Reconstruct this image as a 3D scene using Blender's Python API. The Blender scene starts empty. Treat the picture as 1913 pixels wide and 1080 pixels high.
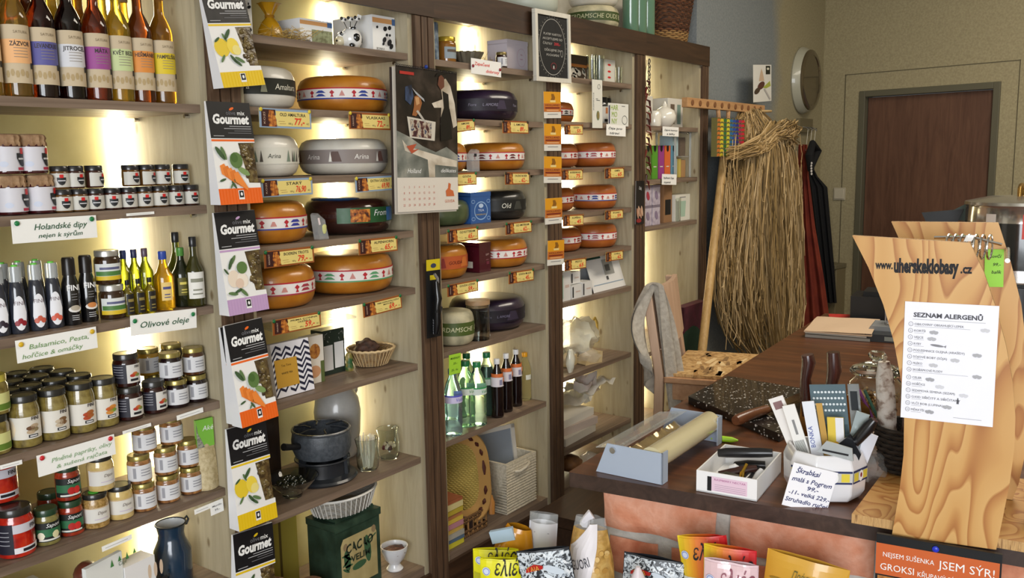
import bpy, math, random
from mathutils import Vector, Matrix, noise
R = random.Random(7)
PI = math.pi
scene = bpy.context.scene
COL = scene.collection

# ------------------------------------------------------------------ camera
FPX = 1663.9
YAW, PITCH, ROLL = math.radians(36.338), math.radians(8.244), math.radians(-0.974)
CAM = Vector((0, -1.9, 1.6))
_f = Vector((math.cos(YAW)*math.cos(PITCH), math.sin(YAW)*math.cos(PITCH), -math.sin(PITCH)))
_r = Vector((math.sin(YAW), -math.cos(YAW), 0))
_u = _r.cross(_f)
CR = math.cos(ROLL)*_r + math.sin(ROLL)*_u
CU = -math.sin(ROLL)*_r + math.cos(ROLL)*_u
CF = _f
cd = bpy.data.cameras.new('camera')
cam = bpy.data.objects.new('camera', cd)
COL.objects.link(cam)
cam.matrix_world = Matrix(((CR.x, CU.x, -CF.x, CAM.x), (CR.y, CU.y, -CF.y, CAM.y), (CR.z, CU.z, -CF.z, CAM.z), (0, 0, 0, 1)))
cd.sensor_width = 36
cd.lens = FPX/1913*36
cd.clip_start = 0.05
scene.camera = cam

# ------------------------------------------------------------------ world, daylight, exposure
scene.view_settings.view_transform = 'Standard'
scene.view_settings.look = 'None'
scene.view_settings.gamma = 1
scene.view_settings.exposure = 0.0
scene.view_settings.use_curve_mapping = False
world = bpy.data.worlds.new('world')
scene.world = world
world.use_nodes = True
wb = world.node_tree.nodes['Background']
wb.inputs[0].default_value = (0.85, 0.93, 1.0, 1)
wb.inputs[1].default_value = 0.6


def area(name, loc, target, sx, sy, power, color):
    l = bpy.data.lights.new(name, 'AREA')
    l.shape = 'RECTANGLE'
    l.size, l.size_y, l.energy, l.color = sx, sy, power, color
    o = bpy.data.objects.new(name, l)
    COL.objects.link(o)
    o.location = loc
    o.rotation_euler = (Vector(target)-Vector(loc)).to_track_quat('-Z', 'Y').to_euler()
    return o


area('shop_window_daylight', (-2.35, -3.1, 1.7), (2.0, -0.9, 1.2), 2.6, 2.0, 170, (0.93, 0.96, 1.0))
area('overhead_fill_light', (3.6, -1.7, 3.15), (3.6, -1.7, 0), 2.4, 0.8, 62, (1.0, 0.9, 0.75))  # unseen overhead fill added to brighten the right and back walls, no fixture
LED_STRENGTH = 16.0

# ------------------------------------------------------------------ pixel <-> place helpers (camera solve)


def ray(px, py):
    return CF + CR*((px-956.5)/FPX) - CU*((py-540)/FPX)


def onY(px, py, y):
    d = ray(px, py)
    t = (y-CAM.y)/d.y
    return CAM + d*t


def onZ(px, py, z):
    d = ray(px, py)
    return CAM + d*((z-CAM.z)/d.z)


def onX(px, py, x):
    d = ray(px, py)
    return CAM + d*((x-CAM.x)/d.x)


def depth(x, y, z):
    return (Vector((x, y, z))-CAM).dot(CF)


def XP(px, y, z):
    """X of the point at (y, z) that the camera sees in column px"""
    k = (px-956.5)/FPX
    a = CR - CF*k
    return -((y-CAM.y)*a.y + (z-CAM.z)*a.z)/a.x


def ZP(py, x, y):
    k = -(py-540)/FPX
    a = CU - CF*k
    return CAM.z - ((x-CAM.x)*a.x + (y-CAM.y)*a.y)/a.z


def WM(w, x, y, z):
    return w*depth(x, y, z)/FPX


# ------------------------------------------------------------------ materials
def lin(h):
    h = h.lstrip('#')
    c = [int(h[i:i+2], 16)/255 for i in (0, 2, 4)]
    return tuple(x/12.92 if x <= .04045 else ((x+.055)/1.055)**2.4 for x in c)+(1,)


MATS = {}


def base_mat(name):
    m = bpy.data.materials.new(name)
    m.use_nodes = True
    return m, m.node_tree.nodes, m.node_tree.links, m.node_tree.nodes['Principled BSDF']


def C(h, rough=.5, metal=0, coat=0, trans=0, ior=1.45, emit=0, alpha=1, sheen=0):
    """plain colour material with a little noise in its roughness"""
    key = ('c', h, rough, metal, coat, trans, ior, emit, alpha)
    if key in MATS:
        return MATS[key]
    m, N, L, b = base_mat('plain_%s' % h.lstrip('#'))
    b.inputs['Base Color'].default_value = lin(h)
    b.inputs['Roughness'].default_value = rough
    b.inputs['Metallic'].default_value = metal
    b.inputs['Coat Weight'].default_value = coat
    b.inputs['Coat Roughness'].default_value = .06
    b.inputs['Transmission Weight'].default_value = trans
    b.inputs['IOR'].default_value = ior
    b.inputs['Alpha'].default_value = alpha
    if emit:
        b.inputs['Emission Color'].default_value = lin(h)
        b.inputs['Emission Strength'].default_value = emit
    if not trans and not emit and alpha == 1:
        tc = N.new('ShaderNodeTexCoord')
        n = N.new('ShaderNodeTexNoise')
        n.inputs['Scale'].default_value = 60
        mx = N.new('ShaderNodeMapRange')
        mx.inputs[3].default_value = max(0.02, rough-.06)
        mx.inputs[4].default_value = min(1, rough+.06)
        L.new(tc.outputs['Object'], n.inputs['Vector'])
        L.new(n.outputs[0], mx.inputs[0])
        L.new(mx.outputs[0], b.inputs['Roughness'])
    MATS[key] = m
    return m


def ramp(N, stops):
    cr = N.new('ShaderNodeValToRGB')
    el = cr.color_ramp.elements
    while len(el) < len(stops):
        el.new(.5)
    for e, (p, c) in zip(el, stops):
        e.position = p
        e.color = lin(c) if isinstance(c, str) else c
    return cr


def wood(name, stops, axis='x', scale=6, stretch=14, rough=.55, bump=.15, knots=None, coat=0, dist=1.2, rnd=True):
    if name in MATS:
        return MATS[name]
    m, N, L, b = base_mat(name)
    tc = N.new('ShaderNodeTexCoord')
    mp = N.new('ShaderNodeMapping')
    s = [scale]*3
    s['xyz'.index(axis)] = scale/stretch
    mp.inputs['Scale'].default_value = s
    if rnd:
        oi = N.new('ShaderNodeObjectInfo')
        ad = N.new('ShaderNodeVectorMath')
        ad.operation = 'ADD'
        mu = N.new('ShaderNodeMath')
        mu.operation = 'MULTIPLY'
        mu.inputs[1].default_value = 37
        L.new(oi.outputs['Random'], mu.inputs[0])
        L.new(tc.outputs['Object'], ad.inputs[0])
        L.new(mu.outputs[0], ad.inputs[1])
        L.new(ad.outputs[0], mp.inputs['Vector'])
    else:
        L.new(tc.outputs['Object'], mp.inputs['Vector'])
    n = N.new('ShaderNodeTexNoise')
    n.inputs['Scale'].default_value = 4
    n.inputs['Detail'].default_value = 7
    n.inputs['Roughness'].default_value = .62
    n.inputs['Distortion'].default_value = dist
    L.new(mp.outputs[0], n.inputs['Vector'])
    cr = ramp(N, stops)
    L.new(n.outputs[0], cr.inputs[0])
    out = cr.outputs[0]
    if knots:
        v = N.new('ShaderNodeTexVoronoi')
        v.inputs['Scale'].default_value = knots[1]
        mk = N.new('ShaderNodeMapping')
        k = [1, 1, 1]
        k['xyz'.index(axis)] = .45
        mk.inputs['Scale'].default_value = k
        L.new(tc.outputs['Object'], mk.inputs['Vector'])
        L.new(mk.outputs[0], v.inputs['Vector'])
        kr = ramp(N, [(0, (1, 1, 1, 1)), (.07, (.8, .8, .8, 1)), (.13, (0, 0, 0, 1))])
        L.new(v.outputs['Distance'], kr.inputs[0])
        mx = N.new('ShaderNodeMix')
        mx.data_type = 'RGBA'
        L.new(kr.outputs[0], mx.inputs[0])
        L.new(out, mx.inputs[6])
        mx.inputs[7].default_value = lin(knots[0])
        out = mx.outputs[2]
    L.new(out, b.inputs['Base Color'])
    b.inputs['Roughness'].default_value = rough
    b.inputs['Coat Weight'].default_value = coat
    b.inputs['Coat Roughness'].default_value = .25
    bp = N.new('ShaderNodeBump')
    bp.inputs['Strength'].default_value = bump
    bp.inputs['Distance'].default_value = .002
    L.new(n.outputs[0], bp.inputs['Height'])
    L.new(bp.outputs[0], b.inputs['Normal'])
    MATS[name] = m
    return m


def mottled(name, stops, scale=8, rough=.6, bump=.2, detail=6, dist=.3, metal=0, coat=0, bscale=None, trans=0):
    """noise driven colour: plaster, stone, food"""
    if name in MATS:
        return MATS[name]
    m, N, L, b = base_mat(name)
    tc = N.new('ShaderNodeTexCoord')
    n = N.new('ShaderNodeTexNoise')
    n.inputs['Scale'].default_value = scale
    n.inputs['Detail'].default_value = detail
    n.inputs['Distortion'].default_value = dist
    L.new(tc.outputs['Object'], n.inputs['Vector'])
    cr = ramp(N, stops)
    L.new(n.outputs[0], cr.inputs[0])
    L.new(cr.outputs[0], b.inputs['Base Color'])
    b.inputs['Roughness'].default_value = rough
    b.inputs['Metallic'].default_value = metal
    b.inputs['Coat Weight'].default_value = coat
    b.inputs['Coat Roughness'].default_value = .08
    b.inputs['Transmission Weight'].default_value = trans
    if bump:
        n2 = N.new('ShaderNodeTexNoise')
        n2.inputs['Scale'].default_value = bscale or scale*3
        n2.inputs['Detail'].default_value = 5
        L.new(tc.outputs['Object'], n2.inputs['Vector'])
        bp = N.new('ShaderNodeBump')
        bp.inputs['Strength'].default_value = bump
        bp.inputs['Distance'].default_value = .004
        L.new(n2.outputs[0], bp.inputs['Height'])
        L.new(bp.outputs[0], b.inputs['Normal'])
    MATS[name] = m
    return m


def woven(name, c1, c2, su=120, sv=60, rough=.8):
    """basket weave: two crossed waves give the colour and the relief"""
    if name in MATS:
        return MATS[name]
    m, N, L, b = base_mat(name)
    tc = N.new('ShaderNodeTexCoord')
    w1 = N.new('ShaderNodeTexWave')
    w1.wave_type = 'BANDS'
    w1.bands_direction = 'Z'
    w1.inputs['Scale'].default_value = sv
    w1.inputs['Distortion'].default_value = 1.5
    w1.inputs['Detail Scale'].default_value = 8
    w2 = N.new('ShaderNodeTexWave')
    w2.bands_direction = 'DIAGONAL'
    w2.inputs['Scale'].default_value = su
    w2.inputs['Distortion'].default_value = 2
    for w in (w1, w2):
        L.new(tc.outputs['Object'], w.inputs['Vector'])
    mu = N.new('ShaderNodeMath')
    mu.operation = 'MULTIPLY'
    L.new(w1.outputs[1], mu.inputs[0])
    L.new(w2.outputs[1], mu.inputs[1])
    cr = ramp(N, [(0, c2), (.55, c1)])
    L.new(mu.outputs[0], cr.inputs[0])
    L.new(cr.outputs[0], b.inputs['Base Color'])
    b.inputs['Roughness'].default_value = rough
    bp = N.new('ShaderNodeBump')
    bp.inputs['Strength'].default_value = .8
    bp.inputs['Distance'].default_value = .006
    L.new(mu.outputs[0], bp.inputs['Height'])
    L.new(bp.outputs[0], b.inputs['Normal'])
    MATS[name] = m
    return m


def glass(h='ffffff', rough=.03, ior=1.45):
    return C(h, rough, trans=1, ior=ior)


def film(name, h, alpha, rough=.12):
    """thin clear plastic: a mix of see-through and gloss"""
    if name in MATS:
        return MATS[name]
    m, N, L, b = base_mat(name)
    b.inputs['Base Color'].default_value = lin(h)
    b.inputs['Roughness'].default_value = rough
    b.inputs['Alpha'].default_value = alpha
    b.inputs['Coat Weight'].default_value = 1
    tc = N.new('ShaderNodeTexCoord')
    n = N.new('ShaderNodeTexNoise')
    n.inputs['Scale'].default_value = 25
    L.new(tc.outputs['Object'], n.inputs['Vector'])
    bp = N.new('ShaderNodeBump')
    bp.inputs['Strength'].default_value = .6
    bp.inputs['Distance'].default_value = .01
    L.new(n.outputs[0], bp.inputs['Height'])
    L.new(bp.outputs[0], b.inputs['Normal'])
    MATS[name] = m
    return m


SHELF = wood('shelf_laminate', [(.3, '5d4c3e'), (.5, '7a6757'), (.72, '917d6a')], 'x', 7, 16, .5, .12)
PANEL = wood('pale_pine_panel', [(.25, '968a70'), (.5, 'aa9f84'), (.75, 'b6ac93')], 'z', 6, 10, .55, .08, knots=('6d5a3c', 16))
POST = wood('dark_stained_post', [(.25, '3a2a1e'), (.5, '56402f'), (.75, '6e5540')], 'z', 10, 14, .5, .25)
FASCIA = wood('dark_stained_fascia', [(.3, '2b1b10'), (.5, '3a2617'), (.75, '4a3220')], 'x', 7, 14, .5, .15)
COUNTER = wood('dark_counter_wood', [(.25, '3a1f10'), (.5, '5a3219'), (.75, '7a4a28')], 'x', 5, 12, .38, .12, coat=.3)
COUNTEREDGE = wood('counter_edge_wood', [(.3, '2c1f18'), (.6, '44322a'), (.8, '54402f')], 'y', 5, 12, .45, .12)
BEECH = wood('beech_wood', [(.3, 'b08a6a'), (.55, 'c69f7e'), (.75, 'd4b292')], 'z', 5, 14, .5, .05)
WHITE = C('f2f2f0', .55)
PAPER = C('f4f3ee', .75)
BLACK = C('141416', .5)
INK = C('1b1b1f', .7)
RED = C('c8201f', .5)
GREYTXT = C('77777c', .7)
CHROME = C('d8d8d8', .15, 1)
STEEL = C('b8babd', .28, 1)
GREENINK = C('2f5a3c', .8)
REDINK = C('e0381f', .7)


# ------------------------------------------------------------------ mesh building
_tcache = {}


def text_geo(s, bold=0.0, res=2):
    """outline of a line of lettering at size 1, centred at x=0, baseline y=0"""
    key = (s, bold, res)
    if key not in _tcache:
        cu = bpy.data.curves.new('lettering', 'FONT')
        cu.body = s
        cu.align_x = 'CENTER'
        cu.resolution_u = res
        cu.offset = bold
        ob = bpy.data.objects.new('lettering', cu)
        COL.objects.link(ob)
        dg = bpy.context.evaluated_depsgraph_get()
        me = bpy.data.meshes.new_from_object(ob.evaluated_get(dg))
        _tcache[key] = ([tuple(v.co) for v in me.vertices], [tuple(p.vertices) for p in me.polygons])
        bpy.data.objects.remove(ob)
        bpy.data.curves.remove(cu)
        bpy.data.meshes.remove(me)
    return _tcache[key]


EPS = .0005


class MB:
    """collects faces of one part; local space: x right, z up, -y towards the viewer"""

    def __init__(s):
        s.v, s.f, s.m, s.mats, s.fy = [], [], [], [], 0.0

    def mi(s, m):
        if m not in s.mats:
            s.mats.append(m)
        return s.mats.index(m)

    def add(s, verts, faces, m):
        o = len(s.v)
        s.v += [tuple(v) for v in verts]
        i = s.mi(m)
        for f in faces:
            s.f.append(tuple(o+k for k in f))
            s.m.append(i)

    def box(s, x0, x1, y0, y1, z0, z1, m, mtop=None, mfront=None):
        vs = [(x, y, z) for z in (z0, z1) for y in (y0, y1) for x in (x0, x1)]
        s.add(vs, [(0, 2, 3, 1), (2, 6, 7, 3), (0, 4, 6, 2), (1, 3, 7, 5)], m)
        s.add(vs, [(4, 5, 7, 6)], mtop or m)
        s.add(vs, [(0, 1, 5, 4)], mfront or m)

    def boxr(s, c, size, rot, m):
        """box by centre, size and euler rotation"""
        from mathutils import Euler
        E = Euler(rot).to_matrix()
        hx, hy, hz = [k/2 for k in size]
        vs = [Vector(c)+E @ Vector((x, y, z)) for z in (-hz, hz) for y in (-hy, hy) for x in (-hx, hx)]
        s.add(vs, [(0, 2, 3, 1), (2, 6, 7, 3), (0, 4, 6, 2), (1, 3, 7, 5), (4, 5, 7, 6), (0, 1, 5, 4)], m)

    def lathe(s, prof, m, n=24, cx=0, cy=0, z=0, sx=1, sy=1, a0=0, fn=None):
        """prof: (r, z) or (r, z, mat) rings, mat holds for the band above that ring"""
        rings = []
        o = len(s.v)
        for p in prof:
            ring = []
            for k in range(n):
                a = a0+2*PI*k/n
                rr = p[0]*(fn(a, p[1]) if fn else 1)
                ring.append(len(s.v))
                s.v.append((cx+rr*sx*math.cos(a), cy+rr*sy*math.sin(a), z+p[1]))
            rings.append(ring)
        for i in range(len(prof)-1):
            mm = s.mi(prof[i][2] if len(prof[i]) > 2 else m)
            A, B = rings[i], rings[i+1]
            for k in range(n):
                s.f.append((A[k], A[(k+1) % n], B[(k+1) % n], B[k]))
                s.m.append(mm)
        for ring, p, flip in ((rings[0], prof[0], 1), (rings[-1], prof[-1], 0)):
            if p[0] > 1e-5:
                s.f.append(tuple(reversed(ring)) if flip else tuple(ring))
                s.m.append(s.mi((p[2] if len(p) > 2 else m) if flip else (prof[-2][2] if len(prof[-2]) > 2 else m)))

    def tube(s, pts, r, m, n=8, closed=False):
        pts = [Vector(p) for p in pts]
        rs = r if isinstance(r, (list, tuple)) else [r]*len(pts)
        up = Vector((0, 0, 1))
        rings = []
        N = len(pts)
        prev = None
        for i, p in enumerate(pts):
            if closed:
                t = pts[(i+1) % N]-pts[i-1]
            else:
                t = pts[min(i+1, N-1)]-pts[max(i-1, 0)]
            t = t.normalized() if t.length > 1e-9 else Vector((0, 0, 1))
            if prev is None:
                a = t.cross(up if abs(t.z) < .95 else Vector((1, 0, 0))).normalized()
            else:
                a = (prev-t*prev.dot(t))
                a = a.normalized() if a.length > 1e-6 else t.orthogonal().normalized()
            prev = a
            b = t.cross(a)
            ring = []
            for k in range(n):
                q = 2*PI*k/n
                ring.append(len(s.v))
                s.v.append(tuple(p+(a*math.cos(q)+b*math.sin(q))*rs[i]))
            rings.append(ring)
        mm = s.mi(m)
        for i in range(N if closed else N-1):
            A, B = rings[i], rings[(i+1) % N]
            for k in range(n):
                s.f.append((A[k], B[k], B[(k+1) % n], A[(k+1) % n]))
                s.m.append(mm)
        if not closed:
            s.f.append(tuple(rings[0]))
            s.f.append(tuple(reversed(rings[-1])))
            s.m += [mm, mm]

    def prism(s, poly, y0, y1, m, mside=None):
        """polygon in the xz plane (anticlockwise seen from -y) pushed from y0 (front) to y1"""
        n = len(poly)
        vs = [(p[0], y0, p[1]) for p in poly]+[(p[0], y1, p[1]) for p in poly]
        s.add(vs, [tuple(range(n)), tuple(range(2*n-1, n-1, -1))], m)
        s.add(vs, [(i, n+i, n+(i+1) % n, (i+1) % n) for i in range(n)], mside or m)

    def prismz(s, poly, z0, z1, m, mside=None):
        n = len(poly)
        vs = [(p[0], p[1], z0) for p in poly]+[(p[0], p[1], z1) for p in poly]
        s.add(vs, [tuple(range(n-1, -1, -1)), tuple(range(n, 2*n))], m)
        s.add(vs, [(i, (i+1) % n, n+(i+1) % n, n+i) for i in range(n)], mside or m)

    def grid(s, fn, nu, nv, m, flip=False):
        o = len(s.v)
        for j in range(nv+1):
            for i in range(nu+1):
                s.v.append(tuple(fn(i/nu, j/nv)))
        mm = s.mi(m)
        for j in range(nv):
            for i in range(nu):
                a = o+j*(nu+1)+i
                q = (a, a+1, a+nu+2, a+nu+1)
                s.f.append(tuple(reversed(q)) if flip else q)
                s.m.append(mm)

    def blob(s, c, rad, m, n=10, amp=0., seed=0., rot=None, fr=2.0):
        """ellipsoid with noise"""
        o = len(s.v)
        E = rot.to_matrix() if rot else None
        nv = max(5, n*2//3)
        for j in range(nv+1):
            th = PI*j/nv
            for i in range(n):
                ph = 2*PI*i/n
                d = Vector((math.sin(th)*math.cos(ph), math.sin(th)*math.sin(ph), math.cos(th)))
                k = 1+(amp*noise.noise(d*fr+Vector((seed, seed*1.7, -seed))) if amp else 0)
                p = Vector((d.x*rad[0], d.y*rad[1], d.z*rad[2]))*k
                if E:
                    p = E @ p
                s.v.append((c[0]+p.x, c[1]+p.y, c[2]+p.z))
        mm = s.mi(m)
        for j in range(nv):
            for i in range(n):
                a, b = o+j*n+i, o+j*n+(i+1) % n
                s.f.append((a, a+n, b+n, b))
                s.m.append(mm)

    # flat marks on the front plane y = fy
    def rect(s, x0, x1, z0, z1, m, lay=1):
        y = s.fy-lay*EPS
        s.add([(x0, y, z0), (x1, y, z0), (x1, y, z1), (x0, y, z1)], [(0, 1, 2, 3)], m)

    def poly(s, pts, m, lay=1):
        y = s.fy-lay*EPS
        s.add([(p[0], y, p[1]) for p in pts], [tuple(range(len(pts)))], m)

    def ell(s, cx, cz, rx, rz, m, rot=0, lay=1, n=14):
        c, q = math.cos(rot), math.sin(rot)
        s.poly([(cx+rx*math.cos(a)*c-rz*math.sin(a)*q, cz+rx*math.cos(a)*q+rz*math.sin(a)*c) for a in [2*PI*k/n for k in range(n)]], m, lay)

    def ring(s, cx, cz, rx, rz, t, m, lay=1, n=28):
        y = s.fy-lay*EPS
        vs = []
        for k in range(n):
            a = 2*PI*k/n
            vs += [(cx+rx*math.cos(a), y, cz+rz*math.sin(a)), (cx+(rx-t)*math.cos(a), y, cz+(rz-t)*math.sin(a))]
        s.add(vs, [(2*k, (2*k+2) % (2*n), (2*k+3) % (2*n), 2*k+1) for k in range(n)], m)

    def txt(s, t, x, z, h, m, lay=2, w=None, shear=0, bold=0, rot=0, align=0, wob=0):
        """lettering of cap height about 0.73*h; w squeezes the line to a width; align -1/0/1"""
        vs, fs = text_geo(t, bold)
        if not vs:
            return
        x0, x1 = min(v[0] for v in vs), max(v[0] for v in vs)
        mid = (x0+x1)/2 if align == 0 else (x0 if align < 0 else x1)
        k = h if w is None else w/max(1e-6, x1-x0)
        c, q = math.cos(rot), math.sin(rot)
        y = s.fy-lay*EPS
        out = []
        for v in vs:
            a, b = (v[0]-mid)*k, v[1]*h
            a += shear*b
            if wob:
                b += wob*h*math.sin(v[0]*5.0)
            out.append((x+a*c-b*q, y, z+a*q+b*c))
        s.add(out, fs, m)

    # marks on an upright cylinder of radius r; ang is measured from the front (-y), + to the right
    def arc(s, r, a0, a1, z0, z1, m, n=10, lay=1, cx=0, cy=0):
        rr = r+lay*EPS
        vs = []
        for k in range(n+1):
            a = a0+(a1-a0)*k/n
            x, y = cx+rr*math.sin(a), cy-rr*math.cos(a)
            vs += [(x, y, z0), (x, y, z1)]
        s.add(vs, [(2*k, 2*k+2, 2*k+3, 2*k+1) for k in range(n)], m)

    def arcpoly(s, r, pts, m, lay=2, cx=0, cy=0):
        """convex outline (arc length, z) wrapped round the cylinder in upright slices"""
        rr = r+lay*EPS
        x0, x1 = min(p[0] for p in pts), max(p[0] for p in pts)
        if x1-x0 < 1e-7:
            return
        n = max(2, min(14, int((x1-x0)/(.14*r))+2))
        cols = []
        for k in range(n+1):
            x = x0+(x1-x0)*min(max(k/n, 1e-4), 1-1e-4)
            zs = []
            for i in range(len(pts)):
                a, b = pts[i], pts[(i+1) % len(pts)]
                if (a[0]-x)*(b[0]-x) <= 0 and abs(a[0]-b[0]) > 1e-9:
                    zs.append(a[1]+(b[1]-a[1])*(x-a[0])/(b[0]-a[0]))
            if zs:
                cols.append((x, min(zs), max(zs)))
        vs = []
        for x, a, b in cols:
            vs += [(cx+rr*math.sin(x/r), cy-rr*math.cos(x/r), a), (cx+rr*math.sin(x/r), cy-rr*math.cos(x/r), b)]
        s.add(vs, [(2*k, 2*k+2, 2*k+3, 2*k+1) for k in range(len(cols)-1)], m)

    def atxt(s, r, t, ang, z, h, m, lay=2, w=None, shear=0, bold=0, cx=0, cy=0):
        vs, fs = text_geo(t, bold)
        if not vs:
            return
        x0, x1 = min(v[0] for v in vs), max(v[0] for v in vs)
        k = h if w is None else w/max(1e-6, x1-x0)
        rr = r+lay*EPS
        out = []
        for v in vs:
            a = ang+((v[0]-(x0+x1)/2)*k+shear*v[1]*h)/rr
            out.append((cx+rr*math.sin(a), cy-rr*math.cos(a), z+v[1]*h))
        s.add(out, fs, m)

    def xf(s, M, start=0):
        for i in range(start, len(s.v)):
            s.v[i] = tuple(M @ Vector(s.v[i]))


def link(o, parent=None):
    COL.objects.link(o)
    if parent:
        o.parent = parent
    return o


def part(name, mb, parent=None, label=None, smooth=True, bev=0, sub=0, kind=None):
    me = bpy.data.meshes.new(name)
    me.from_pydata(mb.v, [], mb.f)
    for m in mb.mats:
        me.materials.append(m)
    me.polygons.foreach_set('material_index', mb.m)
    me.polygons.foreach_set('use_smooth', [smooth]*len(mb.f))
    if smooth:
        me.set_sharp_from_angle(angle=math.radians(38))
    me.update()
    o = bpy.data.objects.new(name, me)
    link(o, parent)
    if label:
        o['label'] = label
    if kind:
        o['kind'] = kind
    if bev:
        b = o.modifiers.new('soft_edges', 'BEVEL')
        b.width = bev
        b.segments = 2
        b.limit_method = 'ANGLE'
        b.harden_normals = False
    if sub:
        b = o.modifiers.new('smooth', 'SUBSURF')
        b.levels = b.render_levels = sub
    return o


def tag(o, label, cat, group=None):
    o['label'] = label
    o['category'] = cat
    if group:
        o['group'] = group
    return o


def thing(name, label, cat, loc=(0, 0, 0), rz=0, group=None, ry=0, rx=0):
    o = bpy.data.objects.new(name, None)
    o.empty_display_size = .05
    link(o)
    o.location = loc
    o.rotation_euler = (rx, ry, rz)
    return tag(o, label, cat, group)


def solo(name, mb, label, cat, loc=(0, 0, 0), rz=0, group=None, ry=0, rx=0, **k):
    o = part(name, mb, **k)
    o.location = loc
    o.rotation_euler = (rx, ry, rz)
    return tag(o, label, cat, group)


def struct(name, mb, **k):
    o = part(name, mb, **k)
    o['kind'] = 'structure'
    o['label'] = name.replace('_', ' ')
    return o


def copy_thing(o, loc, rz=None, label=None):
    c = o.copy()
    COL.objects.link(c)
    c.location = loc
    if rz is not None:
        c.rotation_euler = (0, 0, rz)
    for ch in list(o.children):
        d = ch.copy()
        COL.objects.link(d)
        d.parent = c
        for g in list(ch.children):
            e = g.copy()
            COL.objects.link(e)
            e.parent = d
    if label:
        c['label'] = label
    return c


ORD = ['leftmost', 'second', 'third', 'fourth', 'fifth', 'sixth', 'seventh', 'eighth', 'ninth', 'tenth', 'eleventh', 'twelfth']


def nth(i, n):
    return 'rightmost' if i == n-1 else (ORD[i] if i == 0 else ORD[i]+' from the left')


def card_frame(tl, tr, bl, y=None, plane=None):
    """upright card on the plane Y=y (or a vertical plane (origin, yaw)) -> (location of its lower left corner, rz, ry, w, h)"""
    if plane is None:
        o, yaw = Vector((0, y, 0)), 0.0
    else:
        o, yaw = plane
    e = Vector((math.cos(yaw), math.sin(yaw), 0))
    n = Vector((-e.y, e.x, 0))

    def hit(p):
        d = ray(*p)
        t = (o-CAM).dot(n)/d.dot(n)
        q = CAM+d*t
        return q, Vector(((q-o).dot(e), q.z))
    P, a = hit(tl)
    Q, b = hit(tr)
    S, c = hit(bl)
    u, v = b-a, a-c
    tilt = math.atan2(u.y, u.x)
    w = u.length
    h = abs(v.dot(Vector((-math.sin(tilt), math.cos(tilt)))))
    loc = P - h*(Vector((0, 0, 1))*math.cos(tilt) - e*math.sin(tilt))
    return loc, yaw, -tilt, w, h

# ------------------------------------------------------------------ the room
def wallmat():
    m, N, L, b = base_mat('painted_plaster')
    geo = N.new('ShaderNodeNewGeometry')
    sp = N.new('ShaderNodeSeparateXYZ')
    L.new(geo.outputs['Position'], sp.inputs[0])
    n = N.new('ShaderNodeTexNoise')
    n.inputs['Scale'].default_value = 3
    L.new(geo.outputs['Position'], n.inputs['Vector'])
    ad = N.new('ShaderNodeMath')
    ad.operation = 'MULTIPLY_ADD'
    ad.inputs[1].default_value = .25
    L.new(n.outputs[0], ad.inputs[0])
    L.new(sp.outputs[0], ad.inputs[2])
    mr = N.new('ShaderNodeMapRange')
    mr.inputs[1].default_value = 5.42
    mr.inputs[2].default_value = 5.62
    L.new(ad.outputs[0], mr.inputs[0])
    n2 = N.new('ShaderNodeTexNoise')
    n2.inputs['Scale'].default_value = 85
    n2.inputs['Detail'].default_value = 6
    L.new(geo.outputs['Position'], n2.inputs['Vector'])
    g = ramp(N, [(.35, '777d7f'), (.65, '868b8b')])
    t = ramp(N, [(.35, '968d6f'), (.65, 'a59b7c')])
    L.new(n2.outputs[0], g.inputs[0])
    L.new(n2.outputs[0], t.inputs[0])
    mx = N.new('ShaderNodeMix')
    mx.data_type = 'RGBA'
    L.new(mr.outputs[0], mx.inputs[0])
    L.new(g.outputs[0], mx.inputs[6])
    L.new(t.outputs[0], mx.inputs[7])
    L.new(mx.outputs[2], b.inputs['Base Color'])
    b.inputs['Roughness'].default_value = .8
    bp = N.new('ShaderNodeBump')
    bp.inputs['Strength'].default_value = .35
    bp.inputs['Distance'].default_value = .003
    L.new(n2.outputs[0], bp.inputs['Height'])
    L.new(bp.outputs[0], b.inputs['Normal'])
    return m


PLASTER = wallmat()
TANWALL = mottled('tan_plaster', [(.35, '988d6d'), (.65, 'a89d7b')], 85, .85, .3)
CREAM = mottled('cream_plaster', [(.4, 'cdc6b4'), (.6, 'd8d2c2')], 12, .85, .2)
FLOORM = wood('dark_floor_boards', [(.3, '3a2d22'), (.6, '4d3c2e')], 'x', 4, 10, .5, .15)
CEILM = mottled('ceiling_paint', [(.4, 'c9c4b6'), (.6, 'd2cdbf')], 8, .9, .1)

b = MB()
b.box(-2.5, 6.6, -4.6, .5, -.06, 0, FLOORM)
struct('floor', b)
b = MB()
b.box(-2.5, 6.6, -4.6, .5, 3.25, 3.3, CEILM)
struct('ceiling', b)
b = MB()
b.box(-2.5, 4.26, .372, .5, 0, 3.25, CREAM)
b.box(4.26, 6.45, .06, .5, 0, 3.25, PLASTER)
struct('wall_back', b)
WD = Vector((-.2, -.98, 0)).normalized()     # the door wall runs this way from the corner
WC = Vector((6.3, .06, 0))
WYAW = math.atan2(WD.y, WD.x)
WN = Vector((-WD.y, WD.x, 0))                # points away from the room here


def wallbox(t0, t1, d0, d1, z0, z1, m, mb):
    """box on the door wall: t along it, d depth behind its face (negative = into the room)"""
    vs = []
    for z in (z0, z1):
        for d in (d0, d1):
            for t in (t0, t1):
                p = WC+WD*t+WN*d
                vs.append((p.x, p.y, z))
    mb.add(vs, [(0, 2, 3, 1), (2, 6, 7, 3), (0, 4, 6, 2), (1, 3, 7, 5), (4, 5, 7, 6), (0, 1, 5, 4)], m)


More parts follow.
